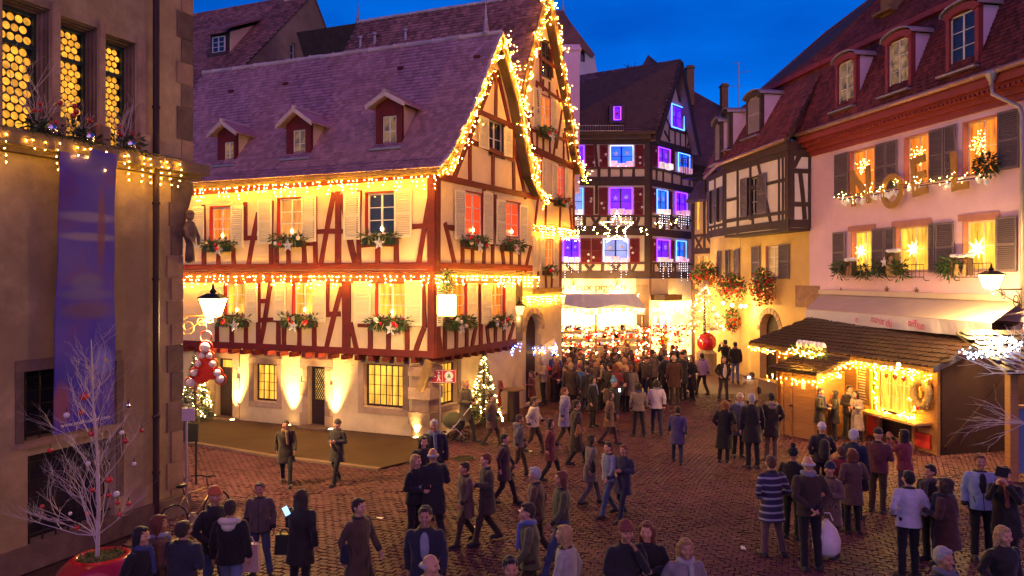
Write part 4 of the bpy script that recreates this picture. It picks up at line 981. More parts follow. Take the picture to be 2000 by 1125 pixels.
lights('gable_lights', 'warm fairy lights edging the very steep rear gable', [p+f2.n*.06-UPZ*.2 for p in P2l[1:]]+[p+f2.n*.06-UPZ*.2 for p in P2r[::-1]], 24, 0, .026, spread=.13, m=WARMG)
lights('gable_lights', 'bright tuft of warm lights at the right eave tip of the steep gable', [P2r[0]+f2.n*.08, P2r[0]+f2.n*.08-UPZ*.5], 36, 0, .026, spread=.14, m=WARMG)
lights('icicle_lights', 'thick warm icicle lights on the middle floor band of the steep gabled house', [f2.P(f2.uz(1036, 436)[0], f2.uz(1036, 434)[1], .15), f2.P(uR, f2.uz(1122, 447)[1], .22)], 40, .42, .022, m=WARMG)
lights('icicle_lights', 'warm icicle lights above the arched door of the steep gabled house', [f2.P(f2.uz(1016, 577)[0], f2.uz(1016, 574)[1], .15), f2.P(uRl, f2.uz(1097, 573)[1], .15)], 34, .32, .022, m=WARMG)
for rc, lb, sd_ in (((1052, 1080, 254), 'fir bouquet with white star under the window high in the steep gable', 21), ((1086, 1106, 392), 'fir bouquet with white star under the right middle window of the steep gable', 22), ((1064, 1084, 528), 'fir bouquet with a white parcel on the lowest window of the steep gabled house', 23)):
    flower_box(f2, rc, lb, WBG, seed=sd_)

# ------------------------------------------------------------------ houses behind the roofs
def pt(px, py, Y): return at(px, py, Y)
hb = thing('brown_roofed_house', 'old house with a brown tiled roof and rendered gable behind the corner house', 'house', V((-9, 40, 0)))
fb = Fac(at(612, 0, 36), dr); A = fb.P(*fb.uz(613, -14)); Bl = fb.P(*fb.uz(455, 150)); Br = fb.P(*fb.uz(662, 118)); ll = (Bl-A); rl = (Br-A)
Bl2 = A+ll*1.6; Br2 = A+rl*1.9; RB = dl*14
wall(hb, fb, [((Bl2-fb.o).dot(fb.d)+.1, 4), ((Br2-fb.o).dot(fb.d)-.1, 4), ((Br2-fb.o).dot(fb.d)-.1, Br2.z), ((A-fb.o).dot(fb.d), A.z-.1), ((Bl2-fb.o).dot(fb.d)+.1, Bl2.z)], [fb.rect(567, 84, 577, 122)], PLG)
window(hb, fb, fb.rect(567, 84, 577, 122), FRW, DGL, 1, 2)
deck(hb, [(Bl2+RB, Bl2, A, A+RB), (Br2, Br2+RB, A+RB, A)], TBR, .12, 'roof'); tile_roof(hb, [(Bl2+RB, Bl2, A, A+RB)], .19, .16, TIL2, 250, flatend=True)
mb = MB(); mb.box(A+RB*.08+V((0, 0, .1)), dl*.4, nl*.35, V((0, 0, 1.2))); part('chimney', mb, PL1, hb)
pb = (Bl2, A, A+RB); B_ = ray_plane(424, 112, *pb); fd = Fac(B_, -dl); rw = fd.rect(412, 70, 437, 102); rb_ = fd.rect(404, 62, 442, 110)
mb = MB(); mb.box(fd.P((rb_[0]+rb_[2])/2, (rb_[1]+rb_[3])/2, -1.22), fd.d*(rb_[2]-rb_[0])/2, V((0, 0, (rb_[3]-rb_[1])/2)), fd.n*1.0); mb.box(fd.P((rb_[0]+rb_[2])/2, rb_[1]+.08, -.1), fd.d*(rb_[2]-rb_[0])/2, V((0, 0, .1)), fd.n*.1)
dm = part('dormer', mb, TBR, hb)
window(dm, fd, rw, FRW, DGL, 2, 3, w=-.1, flat=True)
mb = MB(); e0, e1 = fd.P(rb_[0]-.35, rb_[3]-.05, .3), fd.P(rb_[2]+.3, rb_[3]-.05, .3); bk = -fd.n*3.2+V((0, 0, 1.55)); mb.ext([e0, e1, e1+bk, e0+bk], V((0, 0, .1))); part('dormer_roof', mb, TIL2, dm)
mb = MB(); mb.ext([fd.P(rb_[2], rb_[1], -.22), fd.P(rb_[2], rb_[3], -.22), fd.P(rb_[2], rb_[3]+1.2, -2.6)], fd.d*.05); part('cheek', mb, PL1, dm)
# narrow lower roof between it and the corner house
mb = MB(); a = at(380, 215, 33); b = at(430, 150, 33); mb.ext([at(330, 330, 33), at(395, 260, 33), at(432, 140, 34), at(330, 160, 34)], V((0, .2, .1)))
part('lower_roof', mb, TIL2, hb)
# white house with a half hipped roof, far behind
hw = thing('half_hipped_house', 'white house with a hipped brown roof behind the steep gable', 'house', V((4, 50, 0)))
Yw = 50.0; fw_ = Fac((at(1120, 100, Yw).x, Yw), (1, .35))
uu = lambda x, y, w=0: fw_.uz(x, y, w)
wall(hw, fw_, [uu(1090, 300), uu(1168, 300), uu(1166, 140), uu(1160, 104), uu(1138, 92), uu(1090, 92)], [fw_.rect(1134, 95, 1143, 121)], PLW)
window(hw, fw_, fw_.rect(1134, 95, 1143, 121), TDK, DGL, 1, 1)
mb = MB(); mb.ext([fw_.P(*uu(1060, 20, .2), .2), fw_.P(*uu(1100, 20, .2), .2), fw_.P(*uu(1112, 40, .2), .2), fw_.P(*uu(1162, 106, .2), .2), fw_.P(*uu(1158, 112, .2), .2), fw_.P(*uu(1126, 86, .2), .2), fw_.P(*uu(1085, 120, .2), .2), fw_.P(*uu(1060, 120, .2), .2)], -fw_.n*3+V((0, 0, .4))); part('roof', mb, TIL2, hw)
mb = MB(); mb.lathe(fw_.P(*uu(1100, 22)), [(.12, 0), (.04, .5), (.01, 1.0)], 6); part('finial', mb, MTL, hw)
mb = MB(); p = at(1116, 230, 39.5); q = at(1116, 102, 39.5); ww = 15/F*39.5
mb.abox((p.x-ww, p.y-.35, p.z-4), (p.x+ww, p.y+.35, q.z)); mb.abox((p.x-ww-.08, p.y-.43, q.z), (p.x+ww+.08, p.y+.43, q.z+.14)); mb.abox((p.x-ww-.03, p.y-.38, q.z+.14), (p.x+ww+.03, p.y+.38, q.z+.3))
solo('chimney_stack', mb, PLP, 'tall plastered chimney rising between the steep gable and the violet house', 'chimney')
# ------------------------------------------------------------------ old stone hall at the left edge
K0 = gnd(355, 1000); lb = Fac(K0, (.414, 1))
hl = thing('stone_hall', 'old rendered stone hall with lit bullseye glass windows at the left edge', 'building', K0)
zc = lb.uz(160, 288)[1]
HW = [lb.rect(4, 2, 98, 250), lb.rect(117, 42, 192, 268), lb.rect(203, 74, 266, 286)]
HW = [(a, zc+.12, c, d) for a, b, c, d in HW]
HL = [lb.rect(46, 716, 226, 846), lb.rect(54, 872, 224, 1040)]
wall(hl, lb, [(-7, 0), (0, 0), (0, zc-.9), (.06, zc-.75), (.22, zc-.3), (.28, zc), (.28, 12.5), (-7, 12.5)], HW+HL, PLB, .5)
mb = MB(); mb.box(lb.P(-3.3, zc-.08, .08), lb.d*3.75, UPZ*.11, lb.n*.24); mb.box(lb.P(-3.3, zc-.24, .04), lb.d*3.7, UPZ*.05, lb.n*.12); part('cornice', mb, STD, hl)
LEADM = mat('lead_came', (.02, .03, .02), .5)
ROUN = glow('bullseye_glass', (1, .42, .03), .95, .5, 9, base=(.4, .2, .03), rand=.3)
rm = MB()
prof = [(.5, 0), (.46, .06), (.30, .03), (.16, .05), (.05, .11), (.0, .12)]
rmx = MB().lathe((0, 0, 0), prof, 12)
rme = meshof('bullseye', rmx, ROUN, smooth=True)
for (u0, z0, u1, z1) in HW:
    mb = MB(); zt = z0+(z1-z0)*.68
    def bx(a, b, c, d, wa, wb): mb.box(lb.P((a+c)/2, (b+d)/2, (wa+wb)/2), lb.d*(c-a)/2, UPZ*(d-b)/2, lb.n*(wb-wa)/2)
    for k in range(3):    # stepped stone reveal
        t = .035*(k+1); bx(u0+.035*k+.001, z0, u0+t, z1-.002, -.07*(k+1)-.04, -.04-.06*k); bx(u1-t, z0, u1-.035*k-.001, z1-.002, -.07*(k+1)-.04, -.04-.06*k); bx(u0+t, z1-t, u1-t, z1-.035*k-.003, -.07*(k+1)-.04, -.04-.06*k)
    ww = part('window', mb, STD, hl)
    a, c = u0+.05, u1-.10
    fb_ = MB()
    for q in ((a, z0, a+.05, z1-.11), (c-.05, z0, c, z1-.11)): fb_.box(lb.P((q[0]+q[2])/2, (q[1]+q[3])/2, -.24), lb.d*(q[2]-q[0])/2, UPZ*(q[3]-q[1])/2, lb.n*.03)
    for z in (z0+.02, zt, z1-.13): fb_.box(lb.P((a+c)/2, z, -.24), lb.d*((c-a)/2-.05), UPZ*.035, lb.n*.028)
    part('window_frame', fb_, mat('green_frame', (.03, .06, .035), .5), ww)
    mb2 = MB(); mb2.box(lb.P((a+c)/2, (z0+z1)/2, -.28), lb.d*(c-a)/2, UPZ*((z1-z0)/2-.06), lb.n*.006); part('leading', mb2, LEADM, ww)
    cols = 4; dx = (c-a-.1)/cols; 
    for za, zb in ((z0+.06, zt-.035), (zt+.035, z1-.165)):
        rows = max(2, int((zb-za)/(dx*.9))); dz = (zb-za)/rows
        for j in range(rows):
            for i in range(cols-(j % 2)):
                p = lb.P(a+.05+dx*(i+.5+(.5 if j % 2 else 0)), za+dz*(j+.5), -.272)
                M = lb.M(0, 0, 0); s_ = dx*.93
                Mx = Matrix(((lb.d.x*s_, 0, lb.n.x*s_*.4, p.x), (lb.d.y*s_, 0, lb.n.y*s_*.4, p.y), (0, s_, 0, p.z), (0, 0, 0, 1)))
                inst('bullseye', rme, Mx, ww)
    mb = MB(); mb.box(lb.P((u0+u1)/2, z0-.06, -.02), lb.d*((u1-u0)/2), UPZ*.055, lb.n*.14); part('sill', mb, STN, hl)
for u, zz0, zz1, wd_ in ((HW[0][2]/2+HW[1][0]/2, zc, HW[1][3]+.15, .075), (HW[1][2]/2+HW[2][0]/2, zc, HW[2][3]+.15, .06), (HW[2][2]+.1, zc, HW[2][3]+.1, .09)):
    mb = MB(); mb.box(lb.P(u, (zz0+zz1)/2, .0), lb.d*wd_*.8, UPZ*(zz1-zz0)/2, lb.n*.06); mb.box(lb.P(u, zz0+.22, .05), lb.d*wd_*1.3, UPZ*.22, lb.n*.10); part('mullion', mb, STN, hl)
# big quoin and ashlar stones of the corner
zz = .02; k = 0
while zz < zc-.35:
    hh = R.uniform(.42, .68); hh = min(hh, zc-.3-zz); L_ = .40 if k % 2 else .30
    du = 0 if zz+hh < zc-.85 else .05
    mb = MB(); mb.box(lb.P(-L_/2+.012+du, zz+hh/2, -.14), lb.d*L_/2, UPZ*(hh/2-.007), lb.n*(.16+R.uniform(0, .012))); part('quoin_stone', mb, STN if R.random() < .6 else STD, hl); zz += hh; k += 1
zz = zc+.06; k = 0
while zz < 12.2:
    hh = R.uniform(.4, .75); L_ = .42 if k % 2 else .30
    mb = MB(); mb.box(lb.P(.29-L_/2, zz+hh/2, -.14), lb.d*L_/2, UPZ*(hh/2-.006), lb.n*(.152+R.uniform(0, .01))); part('quoin_stone', mb, STD if R.random() < .7 else STN, hl); zz += hh; k += 1
mb = MB(); mb.ext([lb.P(u, z, -.06) for u, z in ((-.28, zc-.35), (.27, zc-.35), (.25, zc-.6), (.17, zc-.85), (.09, zc-1.05), (.03, zc-1.5), (-.28, zc-1.5))], lb.n*.09); part('corbel', mb, STD, hl)
# carved figure on the corner
p = lb.P(.10, zc-2.05, .12); mb = MB()
mb.lathe(p, [(.05, 0), (.10, .06), (.09, .25), (.075, .4), (.12, .55), (.135, .72), (.10, .84), (.045, .90)], 10); mb.sph(p+V((0, 0, .99)), .085, 10, 8, (1, 1, 1.2)); mb.sph(p+V((0, 0, 1.05)), .095, 10, 6, (1, 1, .7))
mb.tube([p+lb.d*.12+V((0, 0, .76)), p+lb.d*.2+V((0, 0, .55))+lb.n*.03, p+lb.d*.12+V((0, 0, .40))+lb.n*.12], [.045, .04, .03], 7); mb.tube([p-lb.d*.12+V((0, 0, .76)), p-lb.d*.14+V((0, 0, .55))+lb.n*.08, p+V((0, 0, .42))+lb.n*.14], [.045, .04, .03], 7)
part('carved_figure', mb, STD, hl, smooth=True)
# downpipe
mb = MB(); up_, _ = lb.uz(305, 600, .14); mb.tube([lb.P(up_, .0, .14), lb.P(up_, 12.4, .14)], .062, 10)
for z in (1.0, 2.1, zc-.9, zc+1.0, zc-2.4): mb.tube([lb.P(up_, z, .14), lb.P(up_, z+.05, .14)], .078, 10)
part('downpipe', mb, WDK, hl)
mb = MB(); mb.ext([lb.P(.28, 11.1, .4), lb.P(.75, 11.0, .4), lb.P(.75, 11.25, .4), lb.P(.28, 12.0, .4)], -lb.n*4); part('eave_board', mb, TLD, hl)
# barred lower openings
for (u0, z0, u1, z1) in HL:
    mb = MB(); mb.box(lb.P((u0+u1)/2, (z0+z1)/2, -.4), lb.d*(u1-u0)/2, UPZ*(z1-z0)/2, lb.n*.02); gg = part('window', mb, DGL, hl)
    for j in range(5): mb = MB(); z = z0+(z1-z0)*(j+.5)/5; mb.tube([lb.P(u0, z, -.12), lb.P(u1, z, -.12)], .014, 6); part('bar', mb, IRN, gg)
    for j in range(7): mb = MB(); u = u0+(u1-u0)*(j+.5)/7; mb.tube([lb.P(u, z0, -.14), lb.P(u, z1, -.14)], .014, 6); part('bar', mb, IRN, gg)
u0, z0, u1, z1 = HL[0]
for q in ((u0-.14, z1+.004, u1+.12, z1+.2), (u0-.14, z0, u0-.004, z1), (u1+.004, z0-1.4, u1+.16, z1)):
    mb = MB(); mb.box(lb.P((q[0]+q[2])/2, (q[1]+q[3])/2, -.06), lb.d*(q[2]-q[0])/2, UPZ*(q[3]-q[1])/2, lb.n*.08); part('window_stone', mb, STD, hl)
mb = MB(); mb.box(lb.P((u0+u1)/2, z0-.05, -.03), lb.d*((u1-u0)/2+.12), UPZ*.045, lb.n*.12); part('sill', mb, STN, hl)
mb = MB(); mb.box(lb.P(-3.4, .2, .06), lb.d*3.5, UPZ*.2, lb.n*.10); part('plinth', mb, STD, hl)
# banner with a night sky print
def banner(base):
    m = bpy.data.materials.new('banner_print'); m.use_nodes = True; n = m.node_tree.nodes; l = m.node_tree.links; b = n['Principled BSDF']; b.inputs['Roughness'].default_value = .55
    t = n.new('ShaderNodeTexCoord'); nz_ = n.new('ShaderNodeTexNoise'); nz_.inputs['Scale'].default_value = 1.3; nz_.inputs['Detail'].default_value = 3; l.new(t.outputs['Object'], nz_.inputs[0])
    r = n.new('ShaderNodeValToRGB'); r.color_ramp.elements[0].position = .35; r.color_ramp.elements[0].color = (.03, .012, .34, 1); r.color_ramp.elements[1].position = .7; r.color_ramp.elements[1].color = (.11, .012, .20, 1)
    e = r.color_ramp.elements.new(.52); e.color = (.05, .014, .38, 1); l.new(nz_.outputs[0], r.inputs[0]); out = r.outputs[0]
    # soft printed clouds
    for x, y, w_, h_, c_ in ((172, 320, 90, 50, (.09, .07, .30)), (172, 424, 110, 22, (.26, .21, .34)), (176, 463, 112, 18, (.28, .22, .30)), (198, 450, 16, 190, (.20, .03, .05)), (172, 552, 60, 40, (.12, .10, .26)), (172, 575, 96, 26, (.13, .10, .26)), (172, 606, 90, 40, (.14, .05, .12)), (200, 705, 40, 60, (.20, .20, .60)), (120, 790, 30, 90, (.30, .08, .06))):
        p = lb.P(*lb.uz(x, y, .3), .3)-base; sx = w_/F*13.3/2; sz = h_/F*13.3/2
        g = n.new('ShaderNodeMapping'); g.vector_type = 'TEXTURE'; g.inputs['Location'].default_value = p; g.inputs['Scale'].default_value = (sx*1.2, sx*1.6, sz*1.2); l.new(t.outputs['Object'], g.inputs[0])
        gr_ = n.new('ShaderNodeTexGradient'); gr_.gradient_type = 'SPHERICAL'; l.new(g.outputs[0], gr_.inputs[0]); k = n.new('ShaderNodeMapRange'); k.interpolation_type = 'SMOOTHSTEP'; k.inputs[2].default_value = .6; k.inputs[4].default_value = .75; l.new(gr_.outputs[1], k.inputs[0])
        mx = n.new('ShaderNodeMix'); mx.data_type = 'RGBA'; mx.inputs[7].default_value = c_+(1,); l.new(k.outputs[0], mx.inputs[0]); l.new(out, mx.inputs[6]); out = mx.outputs[2]
    l.new(out, b.inputs['Base Color']); return m
bt = [lb.uz(116, 278, .3), lb.uz(226, 302, .3), lb.uz(222, 826, .3), lb.uz(104, 850, .3)]
bn = thing('banner', 'long blue and violet printed banner hanging from the stone cornice', 'banner', lb.P((bt[0][0]+bt[1][0])/2, bt[2][1], .3))
mb = MB(); nn = 22; cu = 6; o = 0
for side, off in ((0, .006), (1, -.006)):
    for j in range(nn+1):
        f_ = j/nn
        for i in range(cu+1):
            g = i/cu; ua = bt[0][0]*(1-f_)+bt[3][0]*f_; ub = bt[1][0]*(1-f_)+bt[2][0]*f_; za = bt[0][1]*(1-f_)+bt[3][1]*f_; zb = bt[1][1]*(1-f_)+bt[2][1]*f_
            mb.v.append(lb.P(ua+(ub-ua)*g, za+(zb-za)*g, .3+off+.022*math.sin(7*f_+2.5*g)+.012*math.sin(19*f_-5*g)))
    for j in range(nn):
        for i in range(cu):
            a = o+j*(cu+1)+i; q = [a, a+1, a+cu+2, a+cu+1]; mb.f.append(q if side == 1 else q[::-1]); mb.m.append(0)
    o = len(mb.v)
part('cloth', mb, banner(BASE[bn]), bn, smooth=True)
mb = MB(); mb.tube([lb.P(bt[0][0]-.05, bt[0][1]+.02, .3), lb.P(bt[1][0]+.05, bt[1][1]+.02, .3)], .02, 8); part('rod', mb, MTL, bn)
um_, zm_ = (bt[2][0]+bt[3][0])/2, bt[2][1]+.12
lettering(bn, lb, 'www.noel-colmar.com', um_, zm_+.02, .335, .105, BWH, .003, sx=.98)
mb = MB(); cx_, cz_ = lb.uz(207, 703, .335); flat_star(mb, lb, cx_, cz_, .33, .05, .006); part('printed_star', mb, mat('gold_print', (.5, .28, .06), .4), bn)
# icicle lights on the stone cornice
lights('icicle_lights', 'sparse warm icicle lights draped along the stone hall cornice', [lb.P(-5.5, zc+.05, .34), lb.P(-.35, zc+.05, .34)], 16, .45, .014, spread=.03)

# ------------------------------------------------------------------ white twigs
def branchy(mb, p, d, L, r, depth, spread=.5, up=.25, tips=None, seg=3):
    pts = [V(p)]; q = V(p); dd = V(d).normalized()
    for i in range(seg):
        dd = (dd+V((R.gauss(0, .2), R.gauss(0, .2), up*.2))).normalized(); q = q+dd*L/seg; pts.append(q.copy())
    mb.tube(pts, [r*(1-.55*i/seg) for i in range(seg+1)], 5 if r > .012 else 3, cap=False)
    if tips is not None: tips.append(q.copy())
    if depth <= 0: return
    for k in range(R.choice((2, 3, 3)) if depth > 1 else 2):
        t = R.uniform(.35, 1.0); i = min(seg-1, int(t*seg)); b = pts[i].lerp(pts[i+1], t*seg-i)
        ax = V((R.gauss(0, 1), R.gauss(0, 1), R.gauss(0, .4))); nd = (dd+ax.normalized()*spread).normalized()
        branchy(mb, b, nd, L*R.uniform(.5, .78), r*.55, depth-1, spread, up, tips, seg)
TP = at(190, 1078, 11.2)
wt = thing('painted_tree', 'bare white painted tree hung with red and white baubles in the red ball planter', 'tree', TP-UPZ*.1)
mb = MB(); tips = []
mb.tube([TP-UPZ*.1, TP+V((.02, 0, .7)), TP+V((-.03, .05, 1.5)), TP+V((-.06, 0, 2.2)), TP+V((-.12, .05, 3.2))], [.032, .027, .021, .015, .006], 7)
for i in range(34):
    z = R.uniform(0, 1.0)**1.1*2.7; a = R.uniform(0, 2*math.pi); el = R.uniform(.7, 1.3)+z*.10
    d = V((math.cos(a)*math.cos(el), math.sin(a)*math.cos(el)*.8, math.sin(el)))
    branchy(mb, TP+V((-.02*z, 0, z)), d, R.uniform(.7, 1.15)*(1-.2*z), .0095*(1-.15*z), 3, .6, .3, tips)
for a, el, L in ((math.pi, .12, 1.0), (math.pi*.93, .45, 1.25), (math.pi*1.1, .3, .9), (.2, .75, .8)):
    branchy(mb, TP+V((0, 0, .25)), V((math.cos(a), math.sin(a)*.5, math.sin(el))), L*.8, .011, 3, .6, .35, tips)
part('branches', mb, TWG, wt)
for x, y, m_, r_ in ((165, 775, BRD, .08), (158, 806, BRD, .055), (178, 847, BRD, .06), (98, 880, BRD, .05), (130, 811, BWH, .055), (245, 861, BRD, .055), (277, 841, BRD, .04), (250, 792, BSL, .05), (238, 845, BWH, .045), (213, 937, BRD, .065), (180, 957, BRD, .045), (212, 967, BRD, .045), (227, 965, BWH, .06),
    (230, 982, BRD, .045), (251, 984, BRD, .045), (82, 989, BRD, .04), (171, 1004, BRD, .05), (234, 1005, BRD, .045), (150, 1031, BRD, .045), (137, 1003, BWH, .035), (172, 905, BWH, .045), (262, 906, BWH, .04), (172, 720, BSL, .04)):
    c = at(x, y, 11.2+R.uniform(-.35, .25)); o = part('bauble', MB().sph(c, r_*.78, 12, 8), m_, wt, smooth=True)
    part('hanger', MB().tube([c+UPZ*r_*.75, c+UPZ*(r_+.05)], .006, 4), IRN, o)
PC = at(197, 1150, 11.2); RP = .72
pl_ = thing('ball_planter', 'big glossy red ball planter with moss at the lower left', 'planter', V((PC.x, PC.y, 0)))
mb = MB(); zt = TP.z-.06; zc_ = zt-.60
mb.lathe(V((PC.x, PC.y, zc_)), [(.3, -zc_+0.0), (.42, -.62)]+[(RP*math.cos(a), RP*math.sin(a)) for a in [math.radians(x) for x in range(-50, 60, 7)]]+[(.345, .62), (.32, .56)], 36); part('bowl', mb, mat('red_lacquer', (.42, .012, .022), .16, .06, 3, spec=.6, coat=.6), pl_, smooth=True)
mb = MB(); c = V((PC.x, PC.y, zt-.06)); mb.lathe(c, [(.33, -.04), (.3, .03), (.0, .06)], 20)
part('soil', mb, mat('soil', (.06, .045, .025), .9, .3, 6), pl_)
mb = MB()
for _ in range(500):
    a, r_ = R.uniform(0, 6.28), .32*R.random()**.5; mb.leaf(c+V((r_*math.cos(a), r_*math.sin(a), .02)), V((R.gauss(0, .5), R.gauss(0, .5), 1)).normalized(), V((R.gauss(0, 1), R.gauss(0, 1), 0)).normalized(), R.uniform(.04, .1), .012)
part('moss', mb, mat('moss', (.16, .20, .05), .8, .4, 8, rand=.3), pl_, kind='stuff')
# twig arrangements on the hall sills
for k, (x, y, hgt, lb_) in enumerate(((75, 262, 1.25, 'white twigs, fir and silver ball on the hall sill, left window'), (150, 278, .75, 'low twigs and red baubles on the hall sill, middle window'), (232, 292, 1.05, 'white twigs and silver ball on the hall sill, right window'))):
    b = lb.P(*lb.uz(x, y, .0), .05); t = thing('twig_arrangement', lb_, 'decoration', b, 'hall sill arrangements'); mb = MB()
    for _ in range(11): branchy(mb, b+lb.d*R.uniform(-.1, .1), V((R.gauss(0, .4), R.gauss(0, .3), 1)), hgt*R.uniform(.45, .7), .012, 2, .6, .3)
    part('twigs', mb, TWG, t)
    mb = MB(); 
    for _ in range(5): sprigs(mb, b+lb.d*R.uniform(-.28, .28)+lb.n*R.uniform(-.05, .15)+UPZ*R.uniform(0, .18), .16, 40, L=.14)
    part('fir_sprigs', mb, FIR, t, kind='stuff')
    part('bauble', MB().sph(b+lb.n*.2+UPZ*.08+lb.d*.05, .10, 12, 8), BSL, t, smooth=True)
    for _ in range(5): part('bauble', MB().sph(b+lb.d*R.uniform(-.25, .25)+lb.n*.15+UPZ*R.uniform(.2, .6), R.uniform(.03, .05), 10, 7), BRD, t, smooth=True)
# ------------------------------------------------------------------ street lantern on the hall corner
def lantern(root, p, s=1.0, e=200, glassm=None, col=(1, .62, .2)):
    """a four sided tapering lantern hanging with its top at p"""
    g = MB(); b0, b1 = .12*s, .215*s; zt, zb = p.z-.10*s, p.z-.48*s
    def ring(h, z): return [V((p.x+x*h, p.y+y*h, z)) for x, y in ((-1, -1), (1, -1), (1, 1), (-1, 1))]
    a, b = ring(b1, zt), ring(b0, zb)
    g.add(a+b, [(0, 1, 5, 4), (1, 2, 6, 5), (2, 3, 7, 6), (3, 0, 4, 7), (4, 5, 6, 7)]); part('lamp_glass', g, glassm or LAMPG, root)
    f_ = MB()
    for i in range(4): f_.tube([a[i], b[i]], .012*s, 4); f_.tube([a[i], a[(i+1) % 4]], .014*s, 4); f_.tube([b[i], b[(i+1) % 4]], .014*s, 4)
    f_.add(ring(b1*1.12, zt+.005)+ring(b1*.45, zt+.09*s), [(0, 1, 5, 4), (1, 2, 6, 5), (2, 3, 7, 6), (3, 0, 4, 7), (4, 5, 6, 7)])
    f_.lathe(V((p.x, p.y, zt+.09*s)), [(.05*s, 0), (.07*s, .05*s), (.03*s, .1*s), (.015*s, .2*s)], 8); part('lamp_frame', f_, IRN, root)
    lamp('lantern_light', 'POINT', V((p.x, p.y, zb-.12)), e, col, root, .12*s)
def scroll(mb, a, dirv, n, L, h, r=.014):
    a, dirv = V(a), V(dirv)
    def sp(c, R0, t0, t1, turns_dir=1):
        pts = []
        for i in range(15):
            f_ = i/14; an = t0+(t1-t0)*f_; rr = R0*(1-.72*f_); pts.append(c+dirv*(rr*math.cos(an))+UPZ*(rr*math.sin(an)))
        mb.tube(pts, r*.8, 4, cap=False)
    mb.tube([a, a+dirv*L], r*1.3, 6)
    sp(a+dirv*L*.24-UPZ*h*.5, h*.42, math.pi*.5, math.pi*3.6); sp(a+dirv*L*.62-UPZ*h*.24, h*.26, math.pi*.5, -math.pi*2.5); sp(a+dirv*L*.88-UPZ*h*.18, h*.18, math.pi*.5, math.pi*3)
    mb.tube([a-UPZ*h, a-UPZ*h*.7+dirv*L*.12, a-UPZ*h*.42+dirv*L*.45, a-UPZ*.03+dirv*L*.78], r, 5)
la = at(350, 616, 16.6); lp = at(416, 616, 16.6)
sl = thing('street_lantern', 'glowing street lantern on a scrolled iron bracket at the corner of the stone hall', 'lantern', la-UPZ*.5)
mb = MB(); scroll(mb, la, (lp-la).normalized(), lb.n, (lp-la).length*1.05, .52); part('bracket', mb, mat('gilded_iron', (.30, .17, .05), .4, .2, 5, metal=.6), sl)
lt = lp+UPZ*.50; lantern(sl, lt, 1.1, 1150)
mb = MB(); mb.tube([lp, lp+UPZ*.06], .03, 8); part('lamp_stem', mb, IRN, sl)
# hanging red ornament
ho = at(402, 620, 16.4); orn = thing('hanging_ornament', 'red tree shaped ornament with pale balls hanging under the street lantern', 'decoration', ho-UPZ*1.35)
mb = MB(); mb.tube([ho, ho-UPZ*.3], .008, 5); part('chain', mb, IRN, orn)
RDF = mat('red_felt', (.50, .015, .012), .6, .1, 4)
def ringxz(mb, c, r, t=.016):
    mb.tube([c+V((r*math.cos(a*math.pi/8), 0, r*math.sin(a*math.pi/8))) for a in range(17)], t, 5, cap=False)
c = ho-UPZ*.43; mb = MB(); ringxz(mb, c, .13)
o = ho-UPZ*.6; mb.ext([o+V((x, 0, z)) for x, z in ((-.03, 0), (.03, 0), (.10, -.25), (.16, -.55), (.34, -.72), (.34, -.80), (.1, -.76), (-.06, -.86), (-.34, -.80), (-.34, -.72), (-.16, -.55), (-.10, -.25))], V((0, .05, 0))); part('frame', mb, RDF, orn)
for x, z, r_ in ((0, -.06, .11), (-.07, -.24, .07), (.09, -.24, .07), (-.15, -.42, .07), (.16, -.42, .075), (-.24, -.62, .08), (.27, -.62, .08), (-.32, -.84, .10), (.33, -.76, .09)):
    part('ball', MB().sph(o+V((x, -.05, z)), r_, 12, 8), BWH, orn, smooth=True)
    mb = MB(); ringxz(mb, o+V((x, 0, z)), r_*1.35, .014); part('ring', mb, RDF, orn)
# sign post, black board and bicycle by the corner
def signpost(x, y0, y1, Y, plate, m, label, text=None):
    p = at(x, y1, Y); b = V((p.x, p.y, 0)); t = thing('sign_post', label, 'sign', b); mb = MB(); mb.tube([b, V((p.x, p.y, p.z+.05))], .03, 8); part('pole', mb, MTL, t)
    x0, z0, x1, z1 = plate; q0, q1 = at(x0, z0, Y-.05), at(x1, z1, Y-.05); mb = MB(); mb.abox((min(q0.x, q1.x), Y-.07, min(q0.z, q1.z)), (max(q0.x, q1.x), Y-.05, max(q0.z, q1.z))); part('plate', mb, m, t)
    return t
signpost(364, 1020, 800, 14.9, (356, 797, 381, 822), mat('pale_plate', (.60, .48, .46), .5, .1, 5), 'thin pole with a small pale notice plate beside the stone hall corner')
mb = MB(); p = at(372, 845, 17.5); q0, q1 = at(352, 826, 17.5), at(388, 862, 17.5); mb.abox((q0.x, 17.45, q1.z), (q1.x, 17.5, q0.z)); mb.abox((q0.x+.03, 17.46, 0), (q0.x+.07, 17.49, q1.z)); mb.abox((q1.x-.07, 17.46, 0), (q1.x-.03, 17.49, q1.z))
solo('notice_board', mb, IRN, 'black notice board behind the thin sign pole', 'board')
